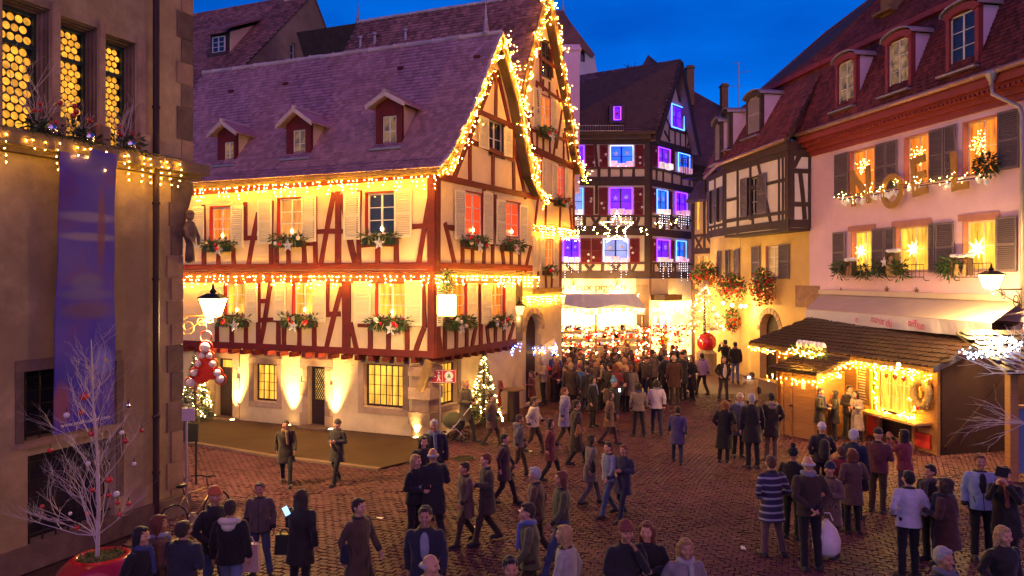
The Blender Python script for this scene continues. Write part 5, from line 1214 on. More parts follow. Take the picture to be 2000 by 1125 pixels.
def bicycle(loc, rz, lean, label):
    t = thing('bicycle', label, 'bicycle', V((0, 0, 0))); mt = mat('bike_paint', (.32, .20, .10), .3, .1, 4, metal=.4)
    for x in (-.52, .52):
        mb = MB(); c = V((x, 0, .34)); mb.tube([c+V((.33*math.cos(a*math.pi/14), 0, .33*math.sin(a*math.pi/14))) for a in range(29)], .018, 6, cap=False); w_ = part('wheel', mb, IRN, t, smooth=True)
        mb = MB(); mb.tube([c+V((.305*math.cos(a*math.pi/14), 0, .305*math.sin(a*math.pi/14))) for a in range(29)], .008, 5, cap=False)
        for a in range(12): mb.tube([c, c+V((.305*math.cos(a*math.pi/6), R.choice((-.01, .01)), .305*math.sin(a*math.pi/6)))], .002, 3)
        mb.tube([c-V((0, .05, 0)), c+V((0, .05, 0))], .02, 8); part('rim', mb, MTL, w_)
    mb = MB(); bb = V((-.08, 0, .30)); st_ = V((-.22, 0, .78)); hd = V((.34, 0, .80)); hd2 = V((.38, 0, .68)); rw = V((-.52, 0, .34)); fw = V((.52, 0, .34))
    for a, b in ((bb, st_), (bb, hd2), (st_, hd), (st_, rw), (bb, rw), (hd, hd2), (hd2, fw)): mb.tube([a, b], .018, 7)
    part('frame', mb, mt, t, smooth=True)
    mb = MB(); mb.tube([st_, st_+V((-.03, 0, .16))], .012, 6); mb.sph(st_+V((-.04, 0, .19)), .13, 10, 6, (1, .55, .3)); part('saddle', mb, IRN, t, smooth=True)
    mb = MB(); mb.tube([hd, hd+V((-.02, 0, .2))], .014, 6); h0 = hd+V((0, 0, .2)); mb.tube([h0+V((-.1, -.33, .03)), h0+V((.02, -.2, .02)), h0, h0+V((.02, .2, .02)), h0+V((-.1, .33, .03))], .014, 7); part('handlebar', mb, IRN, t, smooth=True)
    mb = MB(); mb.tube([bb-V((0, .05, 0)), bb+V((0, .05, 0))], .09, 12); mb.tube([bb+V((0, .07, 0)), bb+V((.1, .09, -.14))], .012, 5); mb.tube([bb-V((0, .07, 0)), bb+V((-.1, -.09, .14))], .012, 5)
    mb.box(bb+V((.1, .13, -.14)), (.04, 0, 0), (0, .045, 0), (0, 0, .012)); mb.box(bb+V((-.1, -.13, .14)), (.04, 0, 0), (0, .045, 0), (0, 0, .012)); part('crank', mb, MTL, t)
    t.location = loc; t.rotation_euler = (lean, 0, rz); return t
bicycle(V((-6.0, 14.15, .0)), math.radians(65), math.radians(-6), 'bicycle parked by the corner of the stone hall')
# ------------------------------------------------------------------ christmas trees
def xmas_tree(p, h, r, label, m=None, density=1.0, fm=None, bulb=.018, nb=90, m2=None, name='christmas_tree', L=.15, group=None):
    p = V(p); t = thing(name, label, 'christmas tree', p, group); mb = MB(); mb.tube([p, p+UPZ*h*.96], [.06*h/2, .012], 7); part('trunk', mb, TBR, t)
    mb = MB(); n = int(1300*density)
    for _ in range(n):
        f_ = R.random()**.75; z = h*(.08+.9*(1-f_)); rad = r*f_*(.88+.12*math.sin(f_*40)); a = R.uniform(0, 6.283); k = R.uniform(.55, 1.0)
        q = p+V((math.cos(a)*rad*k, math.sin(a)*rad*k, z)); d = V((math.cos(a+R.gauss(0, .5)), math.sin(a+R.gauss(0, .5)), R.uniform(-.45, .25))).normalized()
        mb.leaf(q, d, d.cross(V((R.gauss(0, .4), R.gauss(0, .4), 1))).normalized(), L*R.uniform(.7, 1.4)*(.5+.5*f_+.1), .02+.012*f_)
    mb.leaf(p+UPZ*h*.9, UPZ, V((1, 0, 0)), h*.12, .02)
    part('needles', mb, fm or FIR, t, kind='stuff')
    mb = MB()
    for _ in range(nb):
        f_ = R.random()**.7; a = R.uniform(0, 6.283); mb.oct(p+V((math.cos(a)*r*f_*1.02, math.sin(a)*r*f_*1.02, h*(.08+.9*(1-f_)))), bulb, 1 if (m2 and R.random() < .5) else 0)
    if nb: part('bulbs', mb, [m or WARMW, m2] if m2 else (m or WARMW), t, kind='stuff')
    return t
xmas_tree(gnd(386, 822)+V((0, -.2, 0)), 2.3, .62, 'christmas tree with warm lights at the far left end of the corner house', density=.9, nb=90, bulb=.014)
xmas_tree(gnd(945, 832), 2.45, .62, 'christmas tree with warm lights against the gable wall of the corner house', density=1.0, nb=90, bulb=.014)
# ------------------------------------------------------------------ pink house on the right
fk = Fac((14.6, 21.5), (.196, -.98)); UK0, UK1 = -10.15, 7.0
hp = thing('pink_house', 'tall pink plastered house with slate shutters, red cornice and tiled mansard roof', 'house', fk.P(-3, 0))
U = [fk.rect(1660, 284, 1708, 376), fk.rect(1767, 258, 1814, 352), fk.rect(1882, 228, 1949, 330)]
L = [fk.rect(1664, 452, 1704, 525), fk.rect(1750, 440, 1813, 524), fk.rect(1882, 428, 1944, 532)]
zu0, zu1 = 8.06, 9.72; U = [(a, zu0, c, zu1) for a, b, c, d in U]; L = [(a, 5.08, c, 6.62) for a, b, c, d in L]
wall(hp, fk, [(UK0, 0), (UK1, 0), (UK1, 10.4), (UK0, 10.4)], U+L, PLP, .35)
for rc in U: window(hp, fk, rc, FRW, WIN_O, 2, 2, w=-.2, rev=FRP)
for rc in L: window(hp, fk, rc, FRW, WIN_Y, 2, 2, w=-.2, rev=FRP)
for (u0, z0, u1, z1) in L:
    mb = MB(); mb.box(fk.P((u0+u1)/2, z1+.12, .0), fk.d*((u1-u0)/2+.18), UPZ*.10, fk.n*.04); part('lintel', mb, FRP, hp)
for r in ((1629, 296, 1657, 385), (1709, 279, 1729, 372), (1730, 274, 1751, 368), (1815, 246, 1842, 356), (1844, 242, 1867, 350), (1950, 217, 1990, 330), (1626, 456, 1651, 528), (1704, 447, 1726, 531), (1728, 445, 1746, 531), (1814, 438, 1825, 534), (1827, 436, 1863, 534), (1945, 424, 1988, 535)):
    q = fk.rect(*r, .07); up = r[1] < 400; shutter(hp, fk, (q[0], zu0-.03 if up else 5.03, q[2], zu1+.03 if up else 6.66), SHG, 24, w=.06, tilt=R.uniform(.02, .1), hinge=R.randrange(2))
# red timber cornice, gutter
for z0, z1, w1 in ((9.95, 10.15, .10), (10.15, 10.33, .22), (10.33, 10.5, .40), (10.5, 10.72, .58)):
    mb = MB(); mb.box(fk.P((UK0+UK1)/2, (z0+z1)/2, w1/2-.1), fk.d*(UK1-UK0)/2, UPZ*((z1-z0)/2-.001), fk.n*(w1/2+.1)); part('cornice_moulding', mb, CRN, hp)
me = meshof('dentil', MB().box((0, 0, 0), fk.d*.04, UPZ*.04, fk.n*.03), CRN)
for i in range(60): inst('dentil', me, Matrix.Translation(fk.P(-9.9+i*.18, 10.38, .43)), hp)
def gutter(root, pts, r=.085):
    mb = MB(); mb.tube(pts, r, 10); d = part('gutter', mb, mat('copper_gutter', (.45, .25, .20), .45, .2, 2, metal=.4), root, smooth=True)
    mb = MB()
    for a, b in zip(pts[:-1], pts[1:]):
        n = max(1, int((b-a).length/.9)); t = (b-a).normalized()
        for i in range(n): p = a.lerp(b, (i+.5)/n); mb.tube([p-t*.015, p+t*.015], r*1.14, 10)
    part('gutter_clips', mb, MTL, d)
gutter(hp, [fk.P(UK0-.3, 10.84, .66), fk.P(UK1, 10.84, .66)])
mb = MB(); q = fk.P(*fk.uz(1972, 150, .66), .66); mb.lathe(fk.P(-.18, 10.45, .66), [(.06, 0), (.07, .1), (.17, .3), (.18, .42)], 12); mb.tube([fk.P(-.18, 10.5, .66), fk.P(-.18, 10.2, .62), fk.P(.3, 9.75, .2), fk.P(.35, 9.5, .16), fk.P(.35, 4, .14)], .06, 8); part('downpipe', mb, MTL, hp, smooth=True)
# mansard
mb = MB(); mb.box(fk.P((UK0+UK1)/2-.2, 10.80, -.15), fk.d*((UK1-UK0)/2+.2), UPZ*.10, fk.n*.70); part('eave_board', mb, CRN, hp)
MW0, MZ0 = .62, 10.86; MW1 = -.75; MZ1 = fk.uz(1700, 84, MW1)[1]; MW2, MZ2 = -4.6, MZ1+4.3
mans = (fk.P(UK0, MZ0, MW0), fk.P(UK1, MZ0, MW0), fk.P(UK1, MZ1, MW1), fk.P(UK0, MZ1, MW1)); upp = (fk.P(UK0, MZ1+.1, MW1+.12), fk.P(UK1, MZ1+.1, MW1+.12), fk.P(UK1, MZ2, MW2), fk.P(UK0, MZ2, MW2))
deck(hp, [mans, upp], TBR, .12, 'roof')
tile_roof(hp, [mans, upp], .17, .145, TIL5, 300)
mb = MB(); mb.box(fk.P((UK0+UK1)/2, MZ1+.02, MW1+.1), fk.d*(UK1-UK0)/2, UPZ*.10, fk.n*.14); part('mansard_moulding', mb, CRN, hp)
def arch_dormer(root, f_, win, plane, shut=None, frame=FRW, casing=None, pane=None, back=1.6, grp='dormer'):
    x0, y0, x1, y1 = win; B = ray_plane((x0+x1)/2, y1+6, *plane); g = Fac(B, f_.d); u0, z0, u1, z1 = g.rect(*win); cs = casing or CRN; t = .14
    mb = MB(); 
    for a, b, c, d in ((u0-t, z0-.1, u0-.002, z1+.08), (u1+.002, z0-.1, u1+t, z1+.08), (u0-t, z0-.22, u1+t, z0-.102)): mb.box(g.P((a+c)/2, (b+d)/2, -.06), g.d*(c-a)/2, UPZ*(d-b)/2, g.n*.09)
    um = (u0+u1)/2; hw = (u1-u0)/2+t; ris = .26
    top = [(um+hw*1.12*math.cos(a*math.pi/12), z1+.06+ris*math.sin(a*math.pi/12)) for a in range(13)]
    low = [(um+hw*.72*math.cos(a*math.pi/12), z1-.04+ris*.6*math.sin(a*math.pi/12)) for a in range(12, -1, -1)]
    mb.ext([g.P(u, z, -.12) for u, z in top+low], g.n*.2)
    d = part('dormer', mb, cs, root)
    mb = MB(); top2 = [(um+hw*1.2*math.cos(a*math.pi/12), z1+.10+(ris+.02)*math.sin(a*math.pi/12)) for a in range(13)]
    for i in range(12): a, b = top2[i], top2[i+1]; mb.ext([g.P(*a, .16), g.P(*b, .16), g.P(*b, -back-.5), g.P(*a, -back-.5)], UPZ*.05)
    part('dormer_roof', mb, MTL, d)
    mb = MB()
    for u in (u0-t+.02, u1+t-.02): mb.box(g.P(u, (z0+z1)/2, -back/2-.15), g.d*.02, UPZ*((z1-z0)/2+.1), g.n*back/2)
    part('cheek', mb, PLP, d)
    mb = MB(); mb.box(g.P(um, z0-.27, .1), g.d*(hw+.12), UPZ*.03, g.n*.2); part('apron', mb, MTL, d)
    if shut: shutter(root, g, (u0, z0, u1, z1+.1), SHG if shut == 1 else mat('pale_shutter', (.42, .33, .33), .55, .1, 3, rand=.1), 26, w=-.02)
    else: window(d, g, (u0, z0, u1, z1+.05), frame, pane or DGL, 2, 3, w=-.08, fw=.05, bw=.02, flat=True)
    return d
plm = (mans[0], mans[1], mans[2])
DPK = glow('dormer_reflection_pane', (1, .5, .14), .15, .95, 4, base=(.04, .05, .07))  # warm reflection in the dormer panes painted as faint emission
arch_dormer(hp, fk, (1637, 122, 1668, 201), plm, pane=DPK); arch_dormer(hp, fk, (1735, 80, 1775, 168), plm, pane=DPK); arch_dormer(hp, fk, (1855, 28, 1905, 124), plm)
mb = MB(); p = ray_plane(1745, 18, *upp[:3]); mb.box(p+UPZ*.5, fk.d*.35, fk.n*.3, UPZ*.9); mb.box(p-UPZ*.15+fk.n*.1, fk.d*.5, fk.n*.5, UPZ*.05); part('chimney', mb, TLD, hp)
# star lanterns in the windows
STL = glow('paper_star_light', (1, .62, .10), 9)
def star_lantern(c, r, label, k=8, m=None):
    t = thing('star_lantern', label, 'star lantern', V(c)-UPZ*r, 'star lanterns in the pink house'); mb = MB(); vs = []
    for j in range(k):
        a = 2*math.pi*j/k+.2; d = fk.d*math.cos(a)+UPZ*math.sin(a); s_ = (fk.d*-math.sin(a)+UPZ*math.cos(a)); ln = r*(1.0 if j % 2 else .8); b = r*.3
        q = c+d*r*.28; mb.add([q+s_*b*.5, q+fk.n*b*.6, q-s_*b*.5, q-fk.n*b*.6, c+d*ln], [(0, 1, 4), (1, 2, 4), (2, 3, 4), (3, 0, 4)])
    for j in range(4):
        a = 2*math.pi*j/4+.6; d = (fk.d*math.cos(a)+UPZ*math.sin(a)+fk.n*.9).normalized(); s_ = d.cross(UPZ).normalized(); w_ = d.cross(s_); b = r*.25; q = c+d*r*.25
        mb.add([q+s_*b*.6, q+w_*b*.6, q-s_*b*.6, q-w_*b*.6, c+d*r*.7], [(0, 1, 4), (1, 2, 4), (2, 3, 4), (3, 0, 4)])
    mb.sph(c, r*.34, 8, 6); part('star', mb, m or STL, t); part('cord', MB().tube([c+UPZ*r*.3, c+UPZ*(r+.15)], .006, 4), IRN, t)
    return t
for x, y, r, lbl in ((1682, 490, .34, 'glowing paper star in the lower left window of the pink house'), (1783, 486, .34, 'brightest glowing paper star in the lower middle window of the pink house'), (1909, 486, .40, 'large glowing eight pointed star in the lower right window of the pink house')):
    star_lantern(fk.P(*fk.uz(x, y, -.02), -.02), r, lbl)
STO = glow('wire_star_bulbs', (1, .45, .08), 40)
for x, y, r, lbl in ((1686, 324, .36, 'star of tiny bulbs in the upper left window of the pink house'), (1792, 305, .38, 'star of tiny bulbs in the upper middle window of the pink house'), (1912, 280, .42, 'star of tiny bulbs in the upper right window of the pink house')):
    c = fk.P(*fk.uz(x, y, .05), .05); t = thing('wire_star', lbl, 'star lantern', c-UPZ*r, 'wire stars in the pink house'); mb = MB(); bb = MB()
    for j in range(12):
        a = 2*math.pi*j/12+.1; ln = r*R.uniform(.8, 1.1); d = fk.d*math.cos(a)+UPZ*math.sin(a)+fk.n*R.uniform(-.2, .35); mb.tube([c, c+d*ln], [.012, .004], 4)
        for k in range(4): bb.oct(c+d*ln*(.25+.2*k)+V((R.uniform(-.03, .03), R.uniform(-.03, .03), R.uniform(-.03, .03))), .016)
    part('wires', mb, mat('gold_wire', (.6, .25, .04), .4, metal=.5), t); part('bulbs', bb, STO, t, kind='stuff')
# sills: iron rails, fir and figures
SACK = mat('burlap', (.34, .22, .10), .85, .2, 12, .3, 40)
for i, (rc, lbl) in enumerate(((L[0], 'fir boughs and snowy nesting box on the lower left sill of the pink house'), (L[1], 'stuffed sack figure with star on the lower middle sill of the pink house'), (L[2], 'snow capped nativity crib and fir on the lower right sill of the pink house'))):
    u0, z0, u1, z1 = rc; t = thing('sill_decoration', lbl, 'decoration', fk.P((u0+u1)/2, z0-.25, .2), 'sill decorations of the pink house')
    mb = MB(); mb.tube([fk.P(u0-.15, z0+.22, .3), fk.P(u1+.15, z0+.22, .3)], .012, 5); mb.tube([fk.P(u0-.15, z0-.2, .3), fk.P(u1+.15, z0-.2, .3)], .014, 5); n = 11
    for j in range(n): u = u0-.15+(u1-u0+.3)*j/(n-1); mb.tube([fk.P(u, z0-.2, .3), fk.P(u, z0+.22, .3)], .008, 4)
    for u in (u0-.1, u1+.1): mb.tube([fk.P(u, z0-.2, .3), fk.P(u, z0-.32, .2), fk.P(u, z0-.3, .05)], .012, 5)
    part('iron_rail', mb, IRN, t)
    mb = MB()
    for uu_ in ((u0-.3, u1-.2) if i == 0 else (u0-.45, u0+.55 if i == 1 else u0-.1)):
        for _ in range(5): sprigs(mb, fk.P(uu_+R.uniform(-.12, .22), z0+R.uniform(-.1, .25), .36), .2, 45, L=.2)
    part('fir_boughs', mb, FIR, t, kind='stuff')
    um = u0+(u1-u0)*(.35 if i == 0 else .25 if i == 1 else .42)-.1*i; mb = MB(); wd_ = .22 if i < 2 else .36; hh = .5 if i != 1 else .75
    for a, b, c, d in ((um-wd_, z0-.15, um-wd_+.04, z0-.15+hh), (um+wd_-.04, z0-.15, um+wd_, z0-.15+hh), (um-wd_, z0-.15+hh, um+wd_, z0-.11+hh)): mb.box(fk.P((a+c)/2, (b+d)/2, .36), fk.d*(c-a)/2, UPZ*(d-b)/2, fk.n*.1)
    part('frame', mb, TBR, t)
    mb = MB(); 
    for k in range(7): mb.sph(fk.P(um-wd_+2*wd_*k/6, z0-.06+hh+R.uniform(0, .04), .36), R.uniform(.07, .11), 8, 6, (1.2, 1.2, .8))
    part('snow', mb, SNW, t, smooth=True)
    mb = MB(); 
    if i == 1: mb.lathe(fk.P(um, z0-.15, .38), [(.16, 0), (.2, .12), (.19, .35), (.12, .5), (.1, .55), (.12, .62), (.05, .72)], 12)
    else:
        for k in (-1, 1): mb.lathe(fk.P(um+k*wd_*.45, z0-.15, .38), [(.08, 0), (.09, .15), (.05, .25), (.065, .3), (.03, .37)], 9)
    part('figure', mb, SACK, t, smooth=True)
    if i == 1: mb = MB(); flat_star(mb, fk, um-.33, z0+.32, .42, .2, .03); part('star', mb, BWH, t)
# wreath at the upper right window
c = fk.P(*fk.uz(1927, 322, .3), .3); wr = thing('fir_wreath', 'round dark fir bush on the upper right sill of the pink house', 'plant', c-UPZ*.3); mb = MB(); sprigs(mb, c, .34, 420, L=.14, w=.03); part('foliage', mb, FIR, wr, kind='stuff'); part('stem', MB().tube([c-UPZ*.3, c], .03, 6), TBR, wr)
for x, y, lbl in ((1643, 568, 'small brown star on the pink wall, left one above the awning'), (1733, 566, 'faint brown star on the pink wall, middle one above the awning'), (1791, 568, 'dark brown star on the pink wall, right one above the awning')):
    mb = MB(); u, z = fk.uz(x, y); flat_star(mb, fk, u, z, .01, .13, .02); solo('wall_star', mb, TLD, lbl, 'star', 'wall stars')
# NOEL letters with bulbs and snow strip
GOLD = mat('gold_letter', (.36, .19, .035), .5, .15, 4)
noel = thing('letter_sign', 'big golden letters reading NOEL strung with warm bulbs between the window rows', 'sign', fk.P(-5, 7.3, .3))
def big_letter(ch, x, y, hpx, rot, m=GOLD):
    u, z = fk.uz(x, y, .25); u2, z2 = fk.uz(x, y-hpx, .25); me = text_mesh(ch, 1.0, .03, .025); me.materials.clear(); me.materials.append(m)
    o = bpy.data.objects.new('letter', me); _lnk(o, noel); s_ = (z2-z)*1.38; p = fk.P(u, (z+z2)/2, .25)-BASE[noel]
    ca, sa = math.cos(rot), math.sin(rot); X = fk.d*ca+UPZ*sa; Y_ = UPZ*ca-fk.d*sa; X = X*s_*.85; Y_ = Y_*s_
    o.matrix_local = Matrix(((X.x, Y_.x, fk.n.x, p.x), (X.y, Y_.y, fk.n.y, p.y), (X.z, Y_.z, fk.n.z, p.z), (0, 0, 0, 1)))
    lo = [0]
    vs = [v.co for v in me.vertices if v.co.z > 0]; bb = MB()
    st_ = max(1, len(vs)//26)
    es = [e for e in me.edges if me.vertices[e.vertices[0]].co.z > 0 and me.vertices[e.vertices[1]].co.z > 0 and max(me.vertices[e.vertices[0]].co.y, me.vertices[e.vertices[1]].co.y) > -.02]
    for e in es:
        a, b = me.vertices[e.vertices[0]].co, me.vertices[e.vertices[1]].co; n = int((a-b).length*s_/.14)
        if len([f for f in me.polygons if False]): pass
        for k in range(max(1, n) if R.random() < .8 else 0):
            q = a.lerp(b, (k+R.random())/max(1, n)); bb.oct(BASE[noel]+o.matrix_local @ V((q.x, q.y, q.z+.03)), .015)
    if bb.v: part('bulbs', bb, WARMW, noel, kind='stuff')
big_letter('N', 1681, 404, 72, 0.05); big_letter('O', 1742, 410, 66, -.05); big_letter('E', 1794, 386, 76, .10); big_letter('L', 1872, 376, 78, .05)
mb = MB(); pts = [fk.P(*fk.uz(x, y, .22), .22) for x, y in ((1640, 390), (1700, 382), (1760, 368), (1830, 358), (1930, 345))]; mb.tube(pts, .02, 6); part('rail', mb, IRN, noel)
mb = MB()
for a, b in zip(pts[:-1], pts[1:]):
    n = int((b-a).length/.13)
    for i in range(n):
        if R.random() < .75: mb.sph(a.lerp(b, (i+.5)/n)-UPZ*R.uniform(.05, .2), R.uniform(.06, .10), 7, 5, (1, .4, 1.3))
part('snow', mb, SNW, noel, smooth=True, kind='stuff')
lights('string_lights', 'warm bulbs strung along the NOEL letters', [p+fk.n*.1+UPZ*.12 for p in pts], 14, 0, .016, m=WARMW, spread=.16)
# awning
aw = thing('awning', 'cream shop awning with pink lettering on its valance below the pink house windows', 'awning', fk.P(-4.5, 3.4, .8))
AWC = mat('awning_cloth', (.58, .46, .38), .8, .08, 1.5, .1, 20); VAL = mat('valance_cloth', (.66, .62, .66), .8, .06, 2, .1, 20)
ua, ub = fk.uz(1575, 605, 1.7)[0], fk.uz(1938, 629, 1.7)[0]; uc, ud = fk.uz(1600, 585, .2)[0], fk.uz(1990, 588, .2)[0]
zt, zf = 4.15, 3.62; n = 14; mb = MB()
q = [fk.P(uc, zt, .15), fk.P(ud, zt, .15), fk.P(ub, zf, 1.7), fk.P(ua, zf, 1.7)]; mb.ext(q, V((0, 0, .02))); part('canopy', mb, AWC, aw)
mb = MB(); mb.box(fk.P((uc+ud)/2, zt+.12, .12), fk.d*(ud-uc)/2, UPZ*.09, fk.n*.12); part('cassette', mb, AWC, aw)
mb = MB(); n = 40
for i in range(n):
    a, b = ua+(ub-ua)*i/n, ua+(ub-ua)*(i+1)/n; wa, wb = 1.72+.02*math.sin(i*1.1), 1.72+.02*math.sin((i+1)*1.1)
    mb.add([fk.P(a, zf, 1.72), fk.P(b, zf, 1.72), fk.P(b, zf-.42, wb), fk.P(a, zf-.42, wa), fk.P(a, zf, 1.71), fk.P(b, zf, 1.71), fk.P(b, zf-.42, wb-.01), fk.P(a, zf-.42, wa-.01)], [(0, 3, 2, 1), (4, 5, 6, 7)])
part('valance', mb, VAL, aw)
PKL = mat('pink_lettering', (.62, .08, .24), .6)
for s_, x in (('e', 1674), ('istrot du', 1722), ('oifhus', 1790)):
    u = fk.uz(x, 618, 1.77)[0]; lettering(aw, fk, s_, u, zf-.2, 1.785, .34, PKL, .004, shear=.22)
mb = MB()
for u in (ua+.6, ub-.5): mb.tube([fk.P(u, 3.9, .1), fk.P(u-.3, 3.75, .9), fk.P(u, zf-.02, 1.66)], .03, 6)
part('arms', mb, MTL, aw)
# wall lantern right
la2 = fk.P(*fk.uz(2003, 570, .0), .05); 
lp2 = at(1936, 566, la2.y-1.0); sl2 = thing('wall_lantern', 'glowing lantern on a scrolled iron bracket at the right end of the pink house', 'lantern', la2-UPZ*.6)
la2 = V((la2.x, la2.y, lp2.z)); mb = MB(); scroll(mb, la2, (lp2-la2).normalized(), fk.n, (lp2-la2).length*1.03, .6, .018); part('bracket', mb, IRN, sl2); lantern(sl2, lp2+UPZ*.52, 1.05, 1000)
# ------------------------------------------------------------------ ochre house with timbered oriel
ho_ = thing('oriel_house', 'ochre house with a dark timbered oriel storey and red mansard roof', 'house', fk.P(-13, 0))
UO = -16.0; dz_ = 4.72
W_ = [fk.rect(1496, 468, 1520, 532)]; W_ = [(W_[0][0], 4.85, W_[0][2], 6.3)]
ad = fk.rect(1484, 612, 1522, 690); ad = (ad[0], .05, ad[2], ad[3]); um = (ad[0]+ad[2])/2; rr_ = (ad[2]-ad[0])/2
arch2 = [(ad[0], .05), (ad[2], .05), (ad[2], ad[3]-rr_)]+[(um+rr_*math.cos(t*math.pi/8), ad[3]-rr_+rr_*math.sin(t*math.pi/8)) for t in range(1, 8)]+[(ad[0], ad[3]-rr_)]
wall(ho_, fk, [(UO, 0), (UK0-.004, 0), (UK0-.004, 10.3), (UO, 10.3)], W_+[arch2], PLY, .4)
mb = MB(); mb.ext([fk.P(u, z, -.35) for u, z in arch2], -fk.n*.05); part('door', mb, WDK, ho_)
for i in range(11):
    t0, t1 = math.pi*i/11, math.pi*(i+1)/11; mb = MB(); zc2 = ad[3]-rr_; mb.ext([fk.P(um+r_*math.cos(t), zc2+r_*math.sin(t), -.1) for r_, t in ((rr_+.003, t0+.02), (rr_+.26, t0+.02), (rr_+.26, t1-.02), (rr_+.003, t1-.02))], fk.n*.13); part('arch_stone', mb, STN, ho_)
window(ho_, fk, W_[0], FRW, glow('curtain_pane', (1, .45, .12), .25, .6, 3, base=(.2, .15, .1)), 2, 3, w=-.15, rev=FRP)
for r in ((1467, 470, 1483, 538), (1520, 463, 1540, 540)): q = fk.rect(*r, .07); shutter(ho_, fk, (q[0], 4.8, q[2], 6.35), SHG, 18, w=.06)
mb = MB(); r_ = fk.rect(1554, 558, 1600, 601, .02); mb.box(fk.P((r_[0]+r_[2])/2, (r_[1]+r_[3])/2, .02), fk.d*(r_[2]-r_[0])/2, UPZ*(r_[3]-r_[1])/2, fk.n*.02); part('painted_panel', mb, mat('old_fresco', (.30, .16, .10), .8, .4, 3), ho_)
# side wall turning back
f4 = Fac(fk.P(UO, 0), (.03, -1)); f4.o = fk.P(UO, 0)+V((-.03, 1, 0))*5.2-V((0, 0, 0)); f4 = Fac(f4.o, (.03, -1))
wS = [f4.rect(1410, 490, 1418, 540), f4.rect(1427, 485, 1437, 545)]; wS = [(a, 4.8, c, 6.3) for a, b, c, d in wS]
wall(ho_, f4, [(0, 0), (5.15, 0), (5.15, 10), (0, 10)], wS, PLY, .3)
for q in wS:
    window(ho_, f4, q, FRW, DGL, 1, 3)
    shutter(ho_, f4, (q[0]-.65, 4.8, q[0]-.02, 6.3), SHG, 16); shutter(ho_, f4, (q[2]+.02, 4.8, q[2]+.65, 6.3), SHG, 16)
# oriel
fo = Fac(fk.P(0, 0, 1.0), fk.d); uo0, uo1 = fo.uz(1415, 400)[0], fo.uz(1541, 400)[0]
zo0, zo1 = fo.uz(1480, 452)[1], 10.25
wO = fo.rect(1458, 320, 1478, 398); wO = (wO[0], 7.75, wO[2], 9.45)
wall(ho_, fo, [(uo0, zo0), (uo1, zo0), (uo1, zo1), (uo0, zo1)], [wO], PLO, .2, name='oriel_wall')
window(ho_, fo, wO, FRW, DGL, 2, 3, rev=TDK)
q = fo.rect(1445, 326, 1458, 404, .07); shutter(ho_, fo, (q[0], 7.7, q[2], 9.5), SHG, 22); q = fo.rect(1478, 314, 1496, 398, .07); shutter(ho_, fo, (q[0], 7.7, q[2], 9.5), SHG, 22)
fs = Fac(fo.P(uo1, 0), -fk.n)     # right cheek, facing the square
wall(ho_, fs, [(0.003, zo0), (1.0, zo0), (1.0, zo1), (.003, zo1)], [], PLO, .2, name='oriel_wall')
mb = MB(); mb.ext([fo.P(uo0, zo0, 0), fo.P(uo1, zo0, 0), fk.P(uo1, zo0, 0), fk.P(uo0, zo0, 0)], -UPZ*.12); part('oriel_floor', mb, TDK, ho_)
fch = Fac(fo.P(uo0, 0)+V((-.02, 1, 0))*2.9, (.02, -1))     # canted left side
wC = [fch.rect(1390, 330, 1396, 420), fch.rect(1402, 325, 1408, 410)]; wC = [(.45, 7.7, .95, 9.4), (1.75, 7.7, 2.25, 9.4)]
wall(ho_, fch, [(0, zo0), (2.89, zo0), (2.89, zo1), (0, zo1)], wC, PLO, .2, name='oriel_wall')
for q in wC:
    window(ho_, fch, q, FRW, DGL, 1, 3, rev=TDK); shutter(ho_, fch, (q[0]-.42, 7.7, q[0]-.02, 9.4), SHG, 16); shutter(ho_, fch, (q[2]+.02, 7.7, q[2]+.42, 9.4), SHG, 16)
beams(ho_, fo, [(uo0, zo0+.18, uo1, zo0+.18, .36), (uo0, zo1-.15, uo1, zo1-.15, .3), (uo0+.1, zo0+.36, uo0+.1, zo1, .2), (uo1-.12, zo0+.36, uo1-.12, zo1, .26), (uo0, 7.62, uo1, 7.62, .16), (uo0+1.35, zo0, uo0+1.35, zo1, .14), (uo0+2.75, zo0+.3, uo0+2.75, 7.6, .14), (uo0+2.55, zo1, uo0+2.55, 7.5, .14), (uo0+3.2, zo1-.2, uo0+4.3, zo0+.3, .16), (uo0+2.6, 9.0, uo1, 9.0, .15), (uo0, 8.65, uo0+1.3, 8.65, .14), (uo1-.75, zo0, uo1-.75, zo1, .10), (uo1-.45, zo0+.3, uo1-.45, zo1, .10)], TDK, .15, px=False)
beams(ho_, fs, [(0, zo0+.18, 1, zo0+.18, .36), (0.1, zo0+.36, 0.1, zo1, .24), (0, zo1-.15, 1, zo1-.15, .3), (0, 7.95, 1, 7.95, .2), (0, 9.35, 1, 9.35, .2), (.72, zo0+.36, .5, 9.3, .18), (.2, 9.5, .6, zo1, .2), (.95, zo0, .95, zo1, .1)], TDK, .15, px=False)
beams(ho_, fch, [(0, zo0+.18, 2.89, zo0+.18, .36), (0, zo1-.15, 2.89, zo1-.15, .3), (0, 7.5, 2.89, 7.5, .14), (1.35, zo0, 1.35, zo1, .14), (2.8, zo0, 2.8, zo1, .16), (.1, zo0, .1, zo1, .16), (.7, zo0, .7, 7.5, .1), (2.0, zo0, 2.0, 7.5, .1)], TDK, .14, px=False)
gutter(ho_, [fo.P(uo0-3.0, 10.25, .1)+V((.6, .6, 0)), fo.P(uo0, 10.45, .35), fo.P(uo1+.1, 10.62, .3), fk.P(UK0-.32, 10.8, .66)])
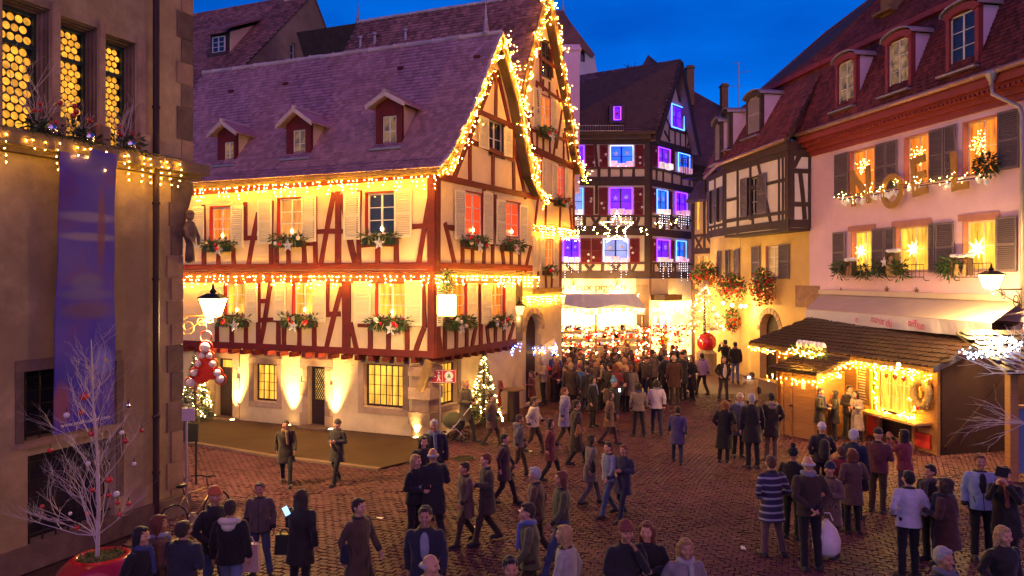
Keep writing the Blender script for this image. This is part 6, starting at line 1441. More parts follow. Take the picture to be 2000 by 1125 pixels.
OZ0 = 10.5; ma = (fo.P(uo0-.2, 10.45, .25), fo.P(uo1+.2, 10.66, .25), fk.P(UK0-.01, MZ1-.05, MW1), fk.P(UO-.3, MZ1-.15, MW1)); mb_ = (fk.P(UO-.3, MZ1-.05, MW1+.1), fk.P(UK0-.01, MZ1+.05, MW1+.1), fk.P(UK0-.01, MZ2-.1, MW2), fk.P(UO+.2, MZ2-.9, MW2))
m0 = (fo.P(uo1+.2, 10.66, .25), fk.P(UK0-.01, 10.86, .6), fk.P(UK0-.01, MZ1-.05, MW1), fk.P(UK0-.8, MZ1-.05, MW1))
mcl = (fch.P(-.2, 10.35, .2), fo.P(uo0-.2, 10.45, .25), fk.P(UO-.3, MZ1-.15, MW1), fk.P(UO-.3, MZ1-.15, MW1)+V((-.03, 1, 0))*3)
mb = MB(); mb.ext([fo.P(uo0-.1, 10.2, .15), fo.P(uo1+.1, 10.2, .15), fk.P(UK0-.01, 10.2, .3), fk.P(UK0-.01, 10.2, -.4), fk.P(UO, 10.2, -.4)], UPZ*.42); part('eave_board', mb, TDK, ho_)
deck(ho_, [ma, mb_, mcl, m0], TBR, .12, 'roof'); tile_roof(ho_, [ma, mb_, mcl, m0], .18, .15, TIL3, 300, flatend=True)
mb = MB(); mb.bar(fk.P(UO-.3, MZ1-.1, MW1+.1), fk.P(UK0, MZ1+.02, MW1+.1), .2, -.08, .16, fk.n); part('mansard_moulding', mb, CRN, ho_)
arch_dormer(ho_, fk, (1461, 194, 1484, 258), (ma[0], ma[1], ma[2]), shut=2, casing=TBR); 
arch_dormer(ho_, f4, (1414, 228, 1424, 286), (mcl[0], mcl[1], mcl[2]), shut=2, casing=TBR, back=1.0)
arch_dormer(ho_, f4, (1397, 246, 1406, 312), (mcl[0], mcl[1], mcl[2]), shut=2, casing=TBR, back=1.0)
mb = MB(); p = at(1443, 190, 37.5); mb.tube([p-UPZ*.5, at(1443, 122, 37.5)], .025, 5); 
for y, x0, x1 in ((124, 1433, 1446), (142, 1443, 1465), (170, 1422, 1452)): mb.tube([at(x0, y, 37.5), at(x1, y-3, 37.5)], .012, 4)
solo('tv_antenna', mb, MTL, 'thin television antenna above the dark red roof against the sky', 'antenna')
# far end: balcony house
hz = thing('balcony_house', 'narrow timbered house with an iron balcony at the end of the right row', 'house', V((10.4, 43, 0)))
fz = Fac((at(1352, 500, 43.6).x, 43.6), (.75, -1)); uz_ = fz.uz
u1_ = fz.uz(1400, 400)[0]
wz = [fz.rect(1358, 380, 1366, 450), fz.rect(1358, 500, 1366, 545), fz.rect(1372, 500, 1382, 545)]
wall(hz, fz, [(0, 0), (u1_, 0), (u1_, 9.3), (0, 9.3)], wz, PLY, .3)
for q in wz: window(hz, fz, q, FRW, WIN_Y, 1, 3)
zz = [uz_(1370, y)[1] for y in (345, 460, 490, 570)]
beams(hz, fz, [(0, zz[0], u1_, zz[0], .5), (0, zz[1], u1_, zz[1], .16), (0, zz[2], u1_, zz[2], .35), (.08, 0, .08, 9.2, .2), (.9, zz[2], .9, zz[0], .14), (.2, zz[1], .8, zz[2], .12), (.8, zz[1], .2, zz[2], .12), (1.0, zz[1], 1.6, zz[2], .12), (0, zz[3], u1_, zz[3], .3)], TBR, .15, px=False)
mb = MB(); zb_ = uz_(1370, 343)[1]; mb.box(fz.P(u1_/2, zb_-.1, .3), fz.d*(u1_/2+.2), UPZ*.08, fz.n*.5); 
for i in range(16): u = -.2+(u1_+.4)*i/15; mb.tube([fz.P(u, zb_, .75), fz.P(u, zb_+1.0, .75)], .014, 4)
mb.tube([fz.P(-.2, zb_+1.0, .75), fz.P(u1_+.2, zb_+1.0, .75)], .025, 6)
for i in range(4): mb.tube([fz.P(-.2, zb_, .75-.2*i), fz.P(-.2, zb_+1.0, .75-.2*i)], .014, 4)
part('balcony', mb, IRN, hz)
mb = MB(); mb.ext([fz.P(-.2, 9.2, .3), fz.P(u1_+.5, 9.2, .3), fz.P(u1_+.5, 12.3, -2.5), fz.P(-.2, 12.3, -2.5)], UPZ*.15); part('roof', mb, TIL4, hz)
# hanging geraniums
def geraniums(c, rx, rz, label, n=900, ratio=.34):
    c = V(c); t = thing('geranium_basket', label, 'flower basket', c-UPZ*rz, 'geranium baskets on the ochre house'); lf, fl_ = MB(), MB()
    for _ in range(n):
        d = V((R.gauss(0, 1), R.gauss(0, 1), R.gauss(0, 1))).normalized(); k = R.random()**.35; z = d.z*rz*k; p = c+V((d.x*rx*k, d.y*rx*.7*k, z)); o = V((R.gauss(0, 1), R.gauss(0, 1), R.gauss(0, 1))).normalized(); s_ = d.cross(o).normalized()
        if R.random() < ratio*(1.3 if z < 0 else .7): 
            for _k in range(2): o = V((R.gauss(0, 1), R.gauss(0, 1), R.gauss(0, 1))).normalized(); fl_.leaf(p+d*.05, o, o.cross(d+V((.1, 0, 0))).normalized(), .09, .05)
        else: lf.leaf(p, o, s_, .14, .055)
    part('leaves', lf, LEAF, t, kind='stuff'); part('flowers', fl_, FLW, t, kind='stuff')
    mb = MB(); mb.box(c+UPZ*rz*.25, (rx*.7, 0, 0), (0, .12, 0), (0, 0, .1)); part('box', mb, TBR, t); return t
geraniums(fk.P(*fk.uz(1490, 560, .5), .5), .62, .95, 'red geraniums cascading below the shuttered window of the ochre house')
geraniums(at(1428, 562, 36.3), .75, .75, 'big red geranium basket at the corner of the ochre house')
geraniums(at(1377, 537, 41), .85, .75, 'red geranium basket on the timbered house beside the violet house')
geraniums(at(1430, 625, 37.2), .42, .65, 'low geranium basket by the lit wall lamps of the ochre house', 500)
for x, y in ((1412, 592), (1430, 596), (1447, 598), (1456, 598)):
    c = at(x, y, 36.0); t = thing('wall_lamp', {1412: 'small wall lamp at the left of the row under the geraniums', 1430: 'second small wall lamp under the geraniums', 1447: 'third small wall lamp under the geraniums', 1456: 'small wall lamp nearest the arched door of the ochre house'}[x], 'lamp', c-UPZ*.1, 'wall lamps of the ochre house')
    part('globe', MB().sph(c, .09, 10, 7), LAMPG, t, smooth=True); part('arm', MB().tube([c, c+V((.3, .3, .05))], .015, 5), IRN, t); lamp('globe_light', 'POINT', c+V((-.14, -.14, 0)), 70, (1, .62, .2), t, .09)
# ------------------------------------------------------------------ violet lit house closing the street
fp = Fac((7.76, 42), (1, -.03)); fq = Fac((7.76, 42), (.858, 1))
hv = thing('violet_house', 'dark timbered house with windows framed in violet and blue light tubes', 'house', fp.P(-1, 0))
UV0 = -6.2; UQ = fq.uz(1353, 400)[0]
zf = [fp.uz(1200, y)[1] for y in (540, 449, 352, 270)]      # floor bands and eave
row = lambda y0, y1: (fp.uz(1200, y1)[1], fp.uz(1200, y0)[1])
r3, r2, r1 = row(284, 326), row(367, 419), row(466, 512)
def spans(f_, xs, r, y): return [(f_.uz(a, y)[0], r[0], f_.uz(b, y)[0], r[1]) for a, b in xs]
A3, A2, A1_ = spans(fp, ((1106, 1141), (1191, 1237)), r3, 305), spans(fp, ((1104, 1139), (1190, 1235)), r2, 392), spans(fp, ((1100, 1132), (1178, 1227)), r1, 490)
rq = lambda x, y0, y1: (fq.uz(x, y1)[1], fq.uz(x, y0)[1])
B3 = [fq.rect(1284, 289, 1308, 330), fq.rect(1323, 300, 1346, 338)]; B2 = [fq.rect(1281, 371, 1303, 418), fq.rect(1318, 376, 1341, 420)]; B1 = [fq.rect(1281, 468, 1308, 511), fq.rect(1319, 470, 1339, 511)]
z4 = zf[3]
PLV = mat('violet_house_plaster', (.66, .56, .42), .9, .06, 1.4, .2, 20, stain=.1)
wall(hv, fp, [(UV0, zf[0]), (0, zf[0]), (0, z4), (UV0, z4)], A3+A2+A1_, PLV, .25)
aq = fq.uz(1331, 128); wall(hv, fq, [(.003, zf[0]), (UQ, zf[0]), (UQ, z4), (UQ-.05, z4), (aq[0], aq[1]-.3), (.05, z4), (.003, z4)], B3+B2+B1+[fq.rect(1310, 206, 1335, 252)], PLV, .25, name='gable_wall')
PRES = mat('gift_paper', (.75, .42, .55), .4, .3, 8, rand=.4)
WHS = mat('white_star', (.80, .74, .74), .6, .05)
def led_window(f_, rc, led, pane, k, stars=True, gifts=True, nz=2, where=''):
    window(hv, f_, rc, TDK, pane, 2, nz, w=-.1, fw=.06, bw=.03)
    u0, z0, u1, z1 = rc; t = thing('light_frame', 'x', 'light tube', f_.P((u0+u1)/2, z0, .05), 'window light frames of the violet house')
    mb = MB(); g = .03; mb.tube([f_.P(u, z, .06) for u, z in ((u0+g, z0+g), (u1-g, z0+g), (u1-g, z1-g), (u0+g, z1-g), (u0+g, z0+g))], .032, 6, cap=False); part('tube', mb, led, t, smooth=True)
    c = MB(); c.box(f_.P((u0+u1)/2, z0-.02, .04), f_.d*.05, UPZ*.03, f_.n*.03); part('power_box', c, IRN, t)
    if stars:
        for fx, fz in ((.27, .62), (.73, .66)): mb = MB(); flat_star(mb, f_, u0+(u1-u0)*fx, z0+(z1-z0)*fz, -.05, .12*(u1-u0), .02, k=5 if fx < .5 else 6); part('star', mb, WHS, hv)
    if gifts:
        wd = u1-u0; n = 3
        for i in range(n):
            u = u0+wd*(i+.5)/n; hgt = R.uniform(.16, .34); b = f_.P(u, z0, .14); gt = MB(); gt.box(b+UPZ*hgt/2, f_.d*wd*.14, UPZ*hgt/2, f_.n*.12)
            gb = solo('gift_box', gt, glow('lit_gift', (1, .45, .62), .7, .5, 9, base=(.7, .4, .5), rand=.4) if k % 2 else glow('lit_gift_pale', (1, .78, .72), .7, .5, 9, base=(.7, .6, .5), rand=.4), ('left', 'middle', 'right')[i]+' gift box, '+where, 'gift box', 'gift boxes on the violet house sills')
    # fine white light drops under the sill
    return t
lab_ = iter(['violet light frame, top storey at the left edge beside the steep gable', 'white blue light frame of the wide top storey window', 'blue white light frame, middle storey at the left edge', 'violet light frame of the wide middle storey window', 'violet light frame, lowest storey at the left edge', 'white light frame of the wide lowest storey window',
   'violet light frame, top storey of the gable side, left', 'blue light frame, top storey of the gable side, right', 'blue light frame, middle storey of the gable side, left', 'violet light frame, middle storey of the gable side, right', 'violet light frame, lowest storey of the gable side, left', 'blue light frame, lowest storey of the gable side, right'])
k = 0
for f_, rc, led, pn in ((fp, A3[0], LEDV, WIN_V), (fp, A3[1], LEDW, WIN_B), (fp, A2[0], LEDB, WIN_C), (fp, A2[1], LEDV, WIN_V), (fp, A1_[0], LEDV, WIN_V), (fp, A1_[1], LEDW, WIN_C), (fq, B3[0], LEDV, WIN_V), (fq, B3[1], LEDB, WIN_B), (fq, B2[0], LEDB, WIN_B), (fq, B2[1], LEDV, WIN_V), (fq, B1[0], LEDV, WIN_V), (fq, B1[1], LEDB, WIN_B)):
    lb2 = next(lab_); t = led_window(f_, rc, led, pn, k, where=lb2.split(' light frame')[1].strip(', ').replace('of the ', '')+', violet house'); t['label'] = lb2; k += 1
t = led_window(fq, fq.rect(1310, 206, 1335, 252), LEDB, WIN_V, 3, gifts=False); t['label'] = 'blue violet light frame of the window in the pointed gable of the violet house'
for rs, r_ in ((((1143, 1161), (1171, 1187), (1240, 1257)), r3), (((1141, 1159), (1169, 1187), (1238, 1256)), r2), (((1134, 1154), (1155, 1176), (1230, 1249)), r1)):
    for a, b in rs:
        q = (fp.uz(a, 400)[0], r_[0]-.08, fp.uz(b, 400)[0], r_[1]+.02); shutter(hv, fp, q, SHR, 18, slats=True)
        for _ in range(2): mb = MB(); flat_star(mb, fp, R.uniform(q[0], q[2]), q[1]+(q[3]-q[1])*R.uniform(.1, .9), .09, .10, .015); part('star', mb, WHS, hv)
for r_, x in ((B3, 1278), (B2, 1272), (B1, 1268)):
    q = r_[0]; shutter(hv, fq, (q[0]-.62, q[1], q[0]-.04, q[3]), SHR, 14); shutter(hv, fq, (q[2]+.05, q[1], q[2]+.5, q[3]), SHR, 14)
    mb = MB(); flat_star(mb, fq, q[0]-.3, q[3]-.3, .09, .10, .015); part('star', mb, WHS, hv)
zz = zf
beams(hv, fp, [(UV0, zz[1]-.1, 0, zz[1]-.1, .42), (UV0, zz[1]+.16, 0, zz[1]+.16, .14), (UV0, zz[2]-.12, 0, zz[2]-.12, .40), (UV0, zz[2]+.14, 0, zz[2]+.14, .14), (UV0, zz[0]+.1, 0, zz[0]+.1, .42), (UV0, z4-.2, 0, z4-.2, .3), (-.12, zz[0], -.12, z4, .3)]+
   [(UV0, z, 0, z, .12) for z in (r3[0]-.06, r2[0]-.08, r1[0]-.06)], TDK, .2, px=False, proud=.05)
X3 = lambda f_, x0, x1, y0, y1: [(x0, y0, x1, y1), (x1, y0, x0, y1)]
beams(hv, fp, [(x, 326, x, 354) for x in (1143, 1170, 1190, 1213, 1238, 1262)]+[(x, 422, x, 448) for x in (1142, 1188, 1238)]+[(x, 514, x, 538) for x in (1133, 1177, 1229)]+X3(fp, 1156, 1172, 424, 446)+X3(fp, 1143, 1160, 516, 537)+X3(fp, 1192, 1212, 516, 537)+[(1106, 516, 1125, 537), (1248, 424, 1240, 446), (1242, 516, 1232, 537), (1162, 276, 1166, 326), (1165, 362, 1165, 418), (1260, 290, 1262, 326)], TDK, .17)
beams(hv, fq, [(0, zz[1]-.1, UQ, zz[1]-.1, .42), (0, zz[2]-.12, UQ, zz[2]-.12, .4), (0, zz[0]+.1, UQ, zz[0]+.1, .42), (0, z4-.15, UQ, z4-.15, .4), (.12, zz[0], .12, z4, .3), (0, r3[0]-.06, UQ, r3[0]-.06, .12), (0, r2[0]-.08, UQ, r2[0]-.08, .12), (0, r1[0]-.06, UQ, r1[0]-.06, .12)], TDK, .2, px=False, proud=.052)
beams(hv, fq, [(x, 332, x, 362) for x in (1282, 1295, 1312, 1330, 1346)]+[(x, 420, x, 448) for x in (1283, 1296, 1310, 1326, 1342)]+[(x, 514, x, 540) for x in (1276, 1300, 1318, 1334)]+X3(fq, 1284, 1296, 516, 538)+X3(fq, 1302, 1316, 516, 538)+X3(fq, 1312, 1324, 424, 446)+[(1313, 288, 1315, 332), (1306, 250, 1345, 262, .14), (1306, 254, 1306, 276, .1), (1318, 256, 1318, 282, .1), (1328, 258, 1328, 286, .1), (1338, 260, 1338, 290, .1), (1297, 256, 1308, 276, .12), (1352, 262, 1342, 286, .12), (1318, 160, 1327, 200, .12), (1335, 165, 1326, 200, .12), (1300, 230, 1310, 252, .1), (1350, 245, 1338, 258, .1)], TDK, .15)
# cornice and roofs
mb = MB(); mb.box(fp.P(UV0/2, z4+.05, .15), fp.d*(-UV0/2+.05), UPZ*.12, fp.n*.2); mb.box(fp.P(UV0/2, z4+.22, .25), fp.d*(-UV0/2+.1), UPZ*.06, fp.n*.3); part('cornice', mb, TBR, hv)
gp = [fq.P(*fq.uz(x, y, .5), .5) for x, y in ((1283, 272), (1330, 116), (1366, 300))]
rb = V((-.10, 1.0, 0)).normalized()
e0, e1 = fp.P(UV0, z4+.25, .55), fp.P(.3, z4+.25, .55); ra = gp[1]; rl_ = at(1122, 150, 46.5)
qv = [(e0, e1, ra, V((rl_.x, rl_.y, rl_.z)))]
deck(hv, qv, TBR, .12, 'roof'); tile_roof(hv, qv, .22, .17, TIL4, 200, flatend=True)
bk = (fq.n*-1)*5.5
deck(hv, [(gp[0], gp[0]+bk, gp[1]+bk, gp[1]), (gp[2], gp[2]+bk, gp[1]+bk, gp[1])], TIL4, .14, 'roof')
for a, b in ((gp[0], gp[1]), (gp[2], gp[1])): mb = MB(); mb.bar(a-UPZ*.15, b-UPZ*.15, .36, 0, .06, fq.n); part('bargeboard', mb, TDK, hv)
# lit roof window
B_ = ray_plane(1205, 240, e0, e1, ra); fw2 = Fac(B_+V((0, -.3, 0)), fp.d); q = fw2.rect(1190, 203, 1221, 241); qw = fw2.rect(1199, 209, 1212, 234)
mb = MB(); 
for a, b, c, d in ((q[0], q[1], qw[0], q[3]), (qw[2], q[1], q[2], q[3]), (qw[0], q[1], qw[2], qw[1]), (qw[0], qw[3], qw[2], q[3])): mb.box(fw2.P((a+c)/2, (b+d)/2, -.9), fw2.d*(c-a)/2, UPZ*(d-b)/2, fw2.n*.9)
dm = part('dormer', mb, TDK, hv); window(dm, fw2, qw, TDK, WIN_V, 1, 1, w=-.1, flat=True)
t = thing('light_frame', 'violet light frame of the small roof window in the violet house roof', 'light tube', fw2.P((qw[0]+qw[2])/2, qw[1], .05), 'window light frames of the violet house')
mb = MB(); mb.tube([fw2.P(u, z, .05) for u, z in ((qw[0], qw[1]), (qw[2], qw[1]), (qw[2], qw[3]), (qw[0], qw[3]), (qw[0], qw[1]))], .034, 6, cap=False); part('tube', mb, LEDV, t); mb = MB(); flat_star(mb, fw2, (qw[0]+qw[2])/2, (qw[1]+qw[3])/2, -.04, .17, .02); part('star', mb, FRR, t)
mb = MB(); a, b = e0+V((0, -.1, .35)), e0.lerp(e1, .72)+V((0, -.1, .35)); mb.tube([a, b], .02, 5); mb.tube([a-UPZ*.3, b-UPZ*.3], .02, 5)
for i in range(34): p = a.lerp(b, i/33); mb.tube([p-UPZ*.3, p], .012, 4)
part('snow_guard', mb, MTL, hv)
# ground floor
z0g = zf[0]-.12
dw = [fp.rect(1103, 570, 1168, 600), fp.rect(1182, 572, 1236, 600)]; dwz = (3.0, 3.95)
dw = [(a, 1.0, c, 3.75) for a, b, c, d in dw]
def archp(u0, z0, u1, z1, rise=.4, n=8): return [(u0, z0), (u1, z0)]+[((u0+u1)/2+(u1-u0)/2*math.cos(math.pi*t/n), z1-rise+rise*math.sin(math.pi*t/n)) for t in range(n+1)]
wall(hv, fp, [(UV0, 0), (-.75, 0), (-.75, z0g), (UV0, z0g)], [archp(*q) for q in dw], mat('shop_cream', (.74, .62, .42), .9, .08, 1.2, .2, 20), .35, name='shop_wall')
for q in dw:
    mb = MB(); mb.ext([fp.P(u, z, -.3) for u, z in archp(*q)], -fp.n*.02); part('shop_window', mb, SHOPL, hv)
    for i in range(9):
        u = q[0]+(q[2]-q[0])*(i+.5)/9; h_ = R.uniform(.3, 1.2); mb = MB(); mb.lathe(fp.P(u, R.choice((1.2, 2.2, 2.7)), -.2), [(.1, 0), (.14, h_*.3), (.05, h_*.7), (.08, h_*.8), (.02, h_)], 8); part('display_piece', mb, R.choice((BRD, BWH, TBR, mat('blue_cloth', (.06, .08, .3), .7), mat('olive_cloth', (.15, .13, .05), .7))), hv, smooth=True)
    bb = MB()
    for i in range(140): t_ = math.pi*R.random(); rr = 1+R.uniform(-.04, .06); bb.oct(fp.P((q[0]+q[2])/2+(q[2]-q[0])/2*1.04*rr*math.cos(t_), q[3]-.4+.46*rr*math.sin(t_)-(R.random()*.5 if R.random() < .3 else 0), .05), .025)
    part('window_bulbs', bb, COLDB, hv, kind='stuff')
BRL = mat('brown_lettering', (.16, .07, .05), .6)
for s_, x in (('u', 1098), ('vieux', 1132), ('pignon', 1192)): lettering(hv, fp, s_, fp.uz(x, 561)[0], fp.uz(x, 561)[1], .02, .62, BRL, .02, sx=1.05)
zz_ = 0.0
while zz_ < z0g-.05: hh = min(.55, z0g-zz_); mb = MB(); mb.box(fp.P(-.38, zz_+hh/2, -.12), fp.d*.36, UPZ*(hh/2-.006), fp.n*(.2+R.uniform(0, .02))); part('pier_stone', mb, STN, hv); zz_ += hh
# clothes shop on the canted side
wall(hv, fq, [(.003, 0), (.25, 0), (.25, z0g), (.003, z0g)], [], STN, .3, name='shop_wall'); wall(hv, fq, [(.25, 3.5), (UQ, 3.5), (UQ, z0g), (.25, z0g)], [], PLV, .3, name='shop_wall')
mb = MB(); mb.box(fq.P(UQ/2+2, 1.75, -2.2), fq.d*(UQ/2+3), UPZ*1.75, fq.n*.05); mb.box(fq.P(UQ+1.2, 2.4, -.5), fq.d*1.1, UPZ*2.4, fq.n*.1); part('shop_back', mb, SHOPL, hv)  # back wall glows: the bright shop interior is put in as emission
mb = MB(); mb.box(fq.P(1.2, 3.7, .45), fq.d*1.0, UPZ*.16, fq.n*.45); part('shop_awning', mb, TBR, hv)
CL = [mat('cloth_%d' % i, c, .8, .15, 6) for i, c in enumerate(((.6, .3, .4), (.55, .05, .06), (.08, .09, .35), (.6, .5, .4), (.03, .03, .04), (.5, .15, .3)))]
ORD = 'first second third fourth fifth sixth seventh eighth ninth tenth eleventh'.split()
for i in range(11):
    u = .4+i*.19; g = MB(); w_ = .085; c = fq.P(u, 2.15, .05)
    g.ext([c+fq.d*x+UPZ*z for x, z in ((-.03, .5), (.03, .5), (w_, .42), (w_*1.1, -.5), (-w_*1.1, -.5), (-w_, .42))], fq.n*.05)
    solo('hanging_garment', g, CL[(i*5+i//3) % 6], ORD[i]+' from the left, '+('pale pink garment hanging in a row at the corner clothes shop', 'dark red garment hanging in a row at the corner clothes shop', 'blue garment hanging in a row at the corner clothes shop', 'beige garment hanging in a row at the corner clothes shop', 'black garment hanging in a row at the corner clothes shop', 'rose garment hanging in a row at the corner clothes shop')[(i*5+i//3) % 6], 'garment', 'garments at the corner clothes shop')
for i in range(4):
    c = fq.P(.4+i*.62, 3.0, .15); t = thing('shop_lamp', ('leftmost of the four bright spot lamps over the clothes rail', 'second of the four bright spot lamps over the clothes rail', 'third of the four bright spot lamps over the clothes rail', 'rightmost of the four bright spot lamps over the clothes rail')[i], 'lamp', c-UPZ*.1, 'shop lamps'); part('globe', MB().sph(c, .11, 10, 7), LAMPG, t, smooth=True); part('stem', MB().tube([c, c+UPZ*.45], .012, 5), IRN, t); lamp('shop_lamp_light', 'POINT', c-fq.n*-.3-UPZ*.2, 200, (1, .60, .20), t, .1)
for i, (x, lbl) in enumerate(((1120, 'violet house shop lamp above the left display window'), (1205, 'violet house shop lamp above the right display window'))):
    c = fp.P(fp.uz(x, 560)[0], 4.3, .5); t = thing('shop_lamp', lbl, 'lamp', c-UPZ*.1, 'shop lamps'); part('globe', MB().sph(c, .08, 10, 7), LAMPG, t, smooth=True); part('arm', MB().tube([c, c-fp.n*.5+UPZ*.1], .015, 5), IRN, t); lamp('shop_lamp_light', 'POINT', c+fp.n*.35-UPZ*.2, 260, (1, .60, .20), t, .1)
# rear roofs and chimneys to the right of the violet house
def box_house(name, label, pts, Y, depth, m): 
    mb = MB(); mb.ext([at(x, y, Y) for x, y in pts], V((0, depth, 0))); return solo(name, mb, m, label, 'house')
rr1 = thing('rear_house', 'dark roofed house behind the violet house, right side', 'house', V((14, 55, 0)))
mb = MB(); mb.ext([at(1336, 168, 52), at(1430, 220, 50), at(1430, 330, 47), at(1345, 320, 47)], V((.1, .6, .2))); part('roof', mb, TIL4, rr1)
mb = MB(); mb.ext([at(1340, 315, 49.5), at(1430, 322, 49.5), at(1430, 720, 49.5), at(1340, 720, 49.5)], V((0, .3, 0))); part('wall', mb, PLG, rr1)
for x0, x1, y0, y1, Y, lbl in ((1340, 1354, 135, 178, 50, 'brick chimney right of the violet house gable'), (1408, 1420, 170, 195, 50, 'small brick chimney on the far dark roof')):
    a, b = at(x0, y1, Y), at(x1, y0, Y); mb = MB(); mb.abox((a.x, Y-.3, a.z-1), (b.x, Y+.3, b.z)); mb.abox((a.x-.06, Y-.36, b.z), (b.x+.06, Y+.36, b.z+.1)); mb.abox((a.x+.04, Y-.2, b.z+.1), (b.x-.04, Y+.2, b.z+.22)); solo('chimney', mb, TLD, lbl, 'chimney')
mb = MB(); mb.ext([at(1247, 140, 55), at(1266, 107, 55), at(1297, 136, 53), at(1292, 160, 53)], V((0, .4, 0))); mb.ext([at(1266, 107, 55), at(1299, 134, 58), at(1299, 165, 58), at(1270, 165, 55)], V((0, .3, .1))); solo('far_gable', mb, TIL4, 'tip of a dark pointed roof showing over the violet house ridge', 'house')
mb = MB(); 
for a, b in (((1232, 140), (1227, 128)), ((1218, 126), (1238, 137)), ((1236, 134), (1242, 122)), ((1224, 134), (1228, 124))): mb.tube([at(*a, 46), at(*b, 46)], .018, 4)
mb.tube([at(1232, 150, 46), at(1232, 128, 46)], .02, 4); solo('roof_aerial', mb, IRN, 'small tangled aerial on the violet house ridge', 'antenna')
# star garland across the street
GY = 37.5
def gl_star(x, y, r, label):
    c = at(x, y, GY); t = thing('star_garland', label, 'string lights', c-UPZ*r, 'star garlands'); mb = MB(); bb = MB()
    pts = [c+V((px_, 0, pz)) for px_, pz in star_poly(r, 5, .45)]; pts.append(pts[0]); mb.tube(pts, .01, 4)
    for a, b in zip(pts[:-1], pts[1:]):
        for k in range(4): bb.oct(a.lerp(b, k/4), .032)
    part('wire', mb, CAB, t); part('bulbs', bb, WARMW, t, kind='stuff')
gl_star(1205, 445, .85, 'big star outlined in warm bulbs hanging across the street')
ga = thing('string_lights', 'loose warm bulb string across the street before the violet house', 'string lights', at(1130, 430, GY)); mb = MB(); bb = MB()
pp = [at(x, y, GY) for x, y in ((1123, 425), (1142, 448), (1165, 447), (1185, 452), (1210, 441), (1237, 448), (1262, 453), (1283, 440), (1310, 432), (1330, 428))]
mb.tube(pp, .01, 4)
for a, b in zip(pp[:-1], pp[1:]):
    for k in range(3): bb.oct(a.lerp(b, R.random())+V((0, 0, R.uniform(-.25, .15))), .032)
part('cable', mb, CAB, ga); part('bulbs', bb, WARMW, ga, kind='stuff')
# fine cold drops under the violet house windows
dr_ = thing('drop_lights', 'fine white light drops hanging below the violet house windows', 'string lights', fp.P(-2, 5.2, .3)); mb = MB(); bb = MB()
for f_, rc in [(fp, q) for q in A2+A1_]+[(fq, q) for q in B2+B1]:
    for i in range(5):
        u = rc[0]+(rc[2]-rc[0])*(i+.5)/5; ln = R.uniform(.5, 1.3); mb.tube([f_.P(u, rc[1], .2), f_.P(u, rc[1]-ln, .2)], .005, 3, cap=False)
        for k in range(int(ln/.14)): bb.oct(f_.P(u, rc[1]-k*.14, .2), .013)
part('wires', mb, CAB, dr_); part('bulbs', bb, glow('faint_cold_bulb', (.75, .8, 1), 14), dr_, kind='stuff')
# ------------------------------------------------------------------ market stall with white awning
SY = 37.0; s0, s1 = at(1066, 600, SY), at(1252, 600, SY)
ms = thing('market_stall', 'brightly lit market stall with a white canopy before the violet house', 'market stall', V(((s0.x+s1.x)/2, SY, 0)))
CANV = mat('white_canvas', (.76, .70, .60), .8, .06, 2)
mb = MB(); n = 12; zc1 = at(1160, 598, SY).z
for i in range(n):
    a, b = s0.x+(s1.x-s0.x)*i/n, s0.x+(s1.x-s0.x)*(i+1)/n; za, zb = zc1+.10*math.sin(i*.9), zc1+.10*math.sin((i+1)*.9)
    mb.ext([V((a, SY-1.2, za)), V((b, SY-1.2, zb)), V((b, SY+1.6, zc1+.55)), V((a, SY+1.6, zc1+.55))], UPZ*.03); mb.ext([V((a, SY-1.22, za+.03)), V((b, SY-1.22, zb+.03)), V((b, SY-1.2, zb-.28)), V((a, SY-1.2, za-.28))], V((0, .02, 0)))
part('canopy', mb, CANV, ms)
for x in (s0.x+.1, (s0.x+s1.x)/2, s1.x-.1):
    for y in (SY-1.1, SY+1.5): mb = MB(); mb.abox((x-.04, y-.04, 0), (x+.04, y+.04, zc1)); part('post', mb, TLD, ms)
mb = MB(); mb.abox((s0.x, SY-.9, 0), (s1.x, SY-.3, .95)); part('counter', mb, TLD, ms); mb = MB(); mb.abox((s0.x, SY+1.3, 0), (s1.x, SY+1.4, zc1)); part('back_panel', mb, CANV, ms)
cols_ = (BRD, BWH, mat('gold_goods', (.6, .35, .08), .4, .2, 5), mat('pine_goods', (.5, .3, .12), .6, .2, 5), mat('blue_goods', (.1, .15, .45), .5), mat('pink_goods', (.6, .25, .3), .5))
gds = [MB() for _ in cols_]
for zrow in (.97, 1.35, 1.75, 2.15):
    for i in range(60):
        x = s0.x+.1+(s1.x-s0.x-.2)*R.random(); y = SY-.6+(.0 if zrow < 1 else 1.8)*1; g = R.choice(gds); h_ = R.uniform(.1, .3)
        if R.random() < .5: g.sph(V((x, y+R.uniform(-.2, .2), zrow+h_*.4)), h_*.42, 7, 5)
        else: g.abox((x-h_*.4, y-.08, zrow), (x+h_*.4, y+.08, zrow+h_))
for g, m_ in zip(gds, cols_): part('goods', g, m_, ms, kind='stuff')
for zrow in (1.33, 1.73, 2.13): mb = MB(); mb.abox((s0.x, SY+1.0, zrow-.03), (s1.x, SY+1.3, zrow)); part('shelf', mb, TLD, ms)
for i in range(4):
    c = V((s0.x+(s1.x-s0.x)*(i+.5)/4, SY-.2, zc1-.35)); t = thing('stall_bulb', ('leftmost bare bulb under the white canopy', 'second bare bulb under the white canopy', 'third bare bulb under the white canopy', 'rightmost bare bulb under the white canopy')[i], 'lamp', c-UPZ*.1, 'stall bulbs')
    part('bulb', MB().sph(c, .12, 10, 8, (1, 1, 1.2)), LAMPG, t, smooth=True); part('cord', MB().tube([c, c+UPZ*.4], .01, 4), IRN, t); lamp('stall_bulb_light', 'POINT', c-UPZ*.25, 300, (1, .60, .20), t, .12)
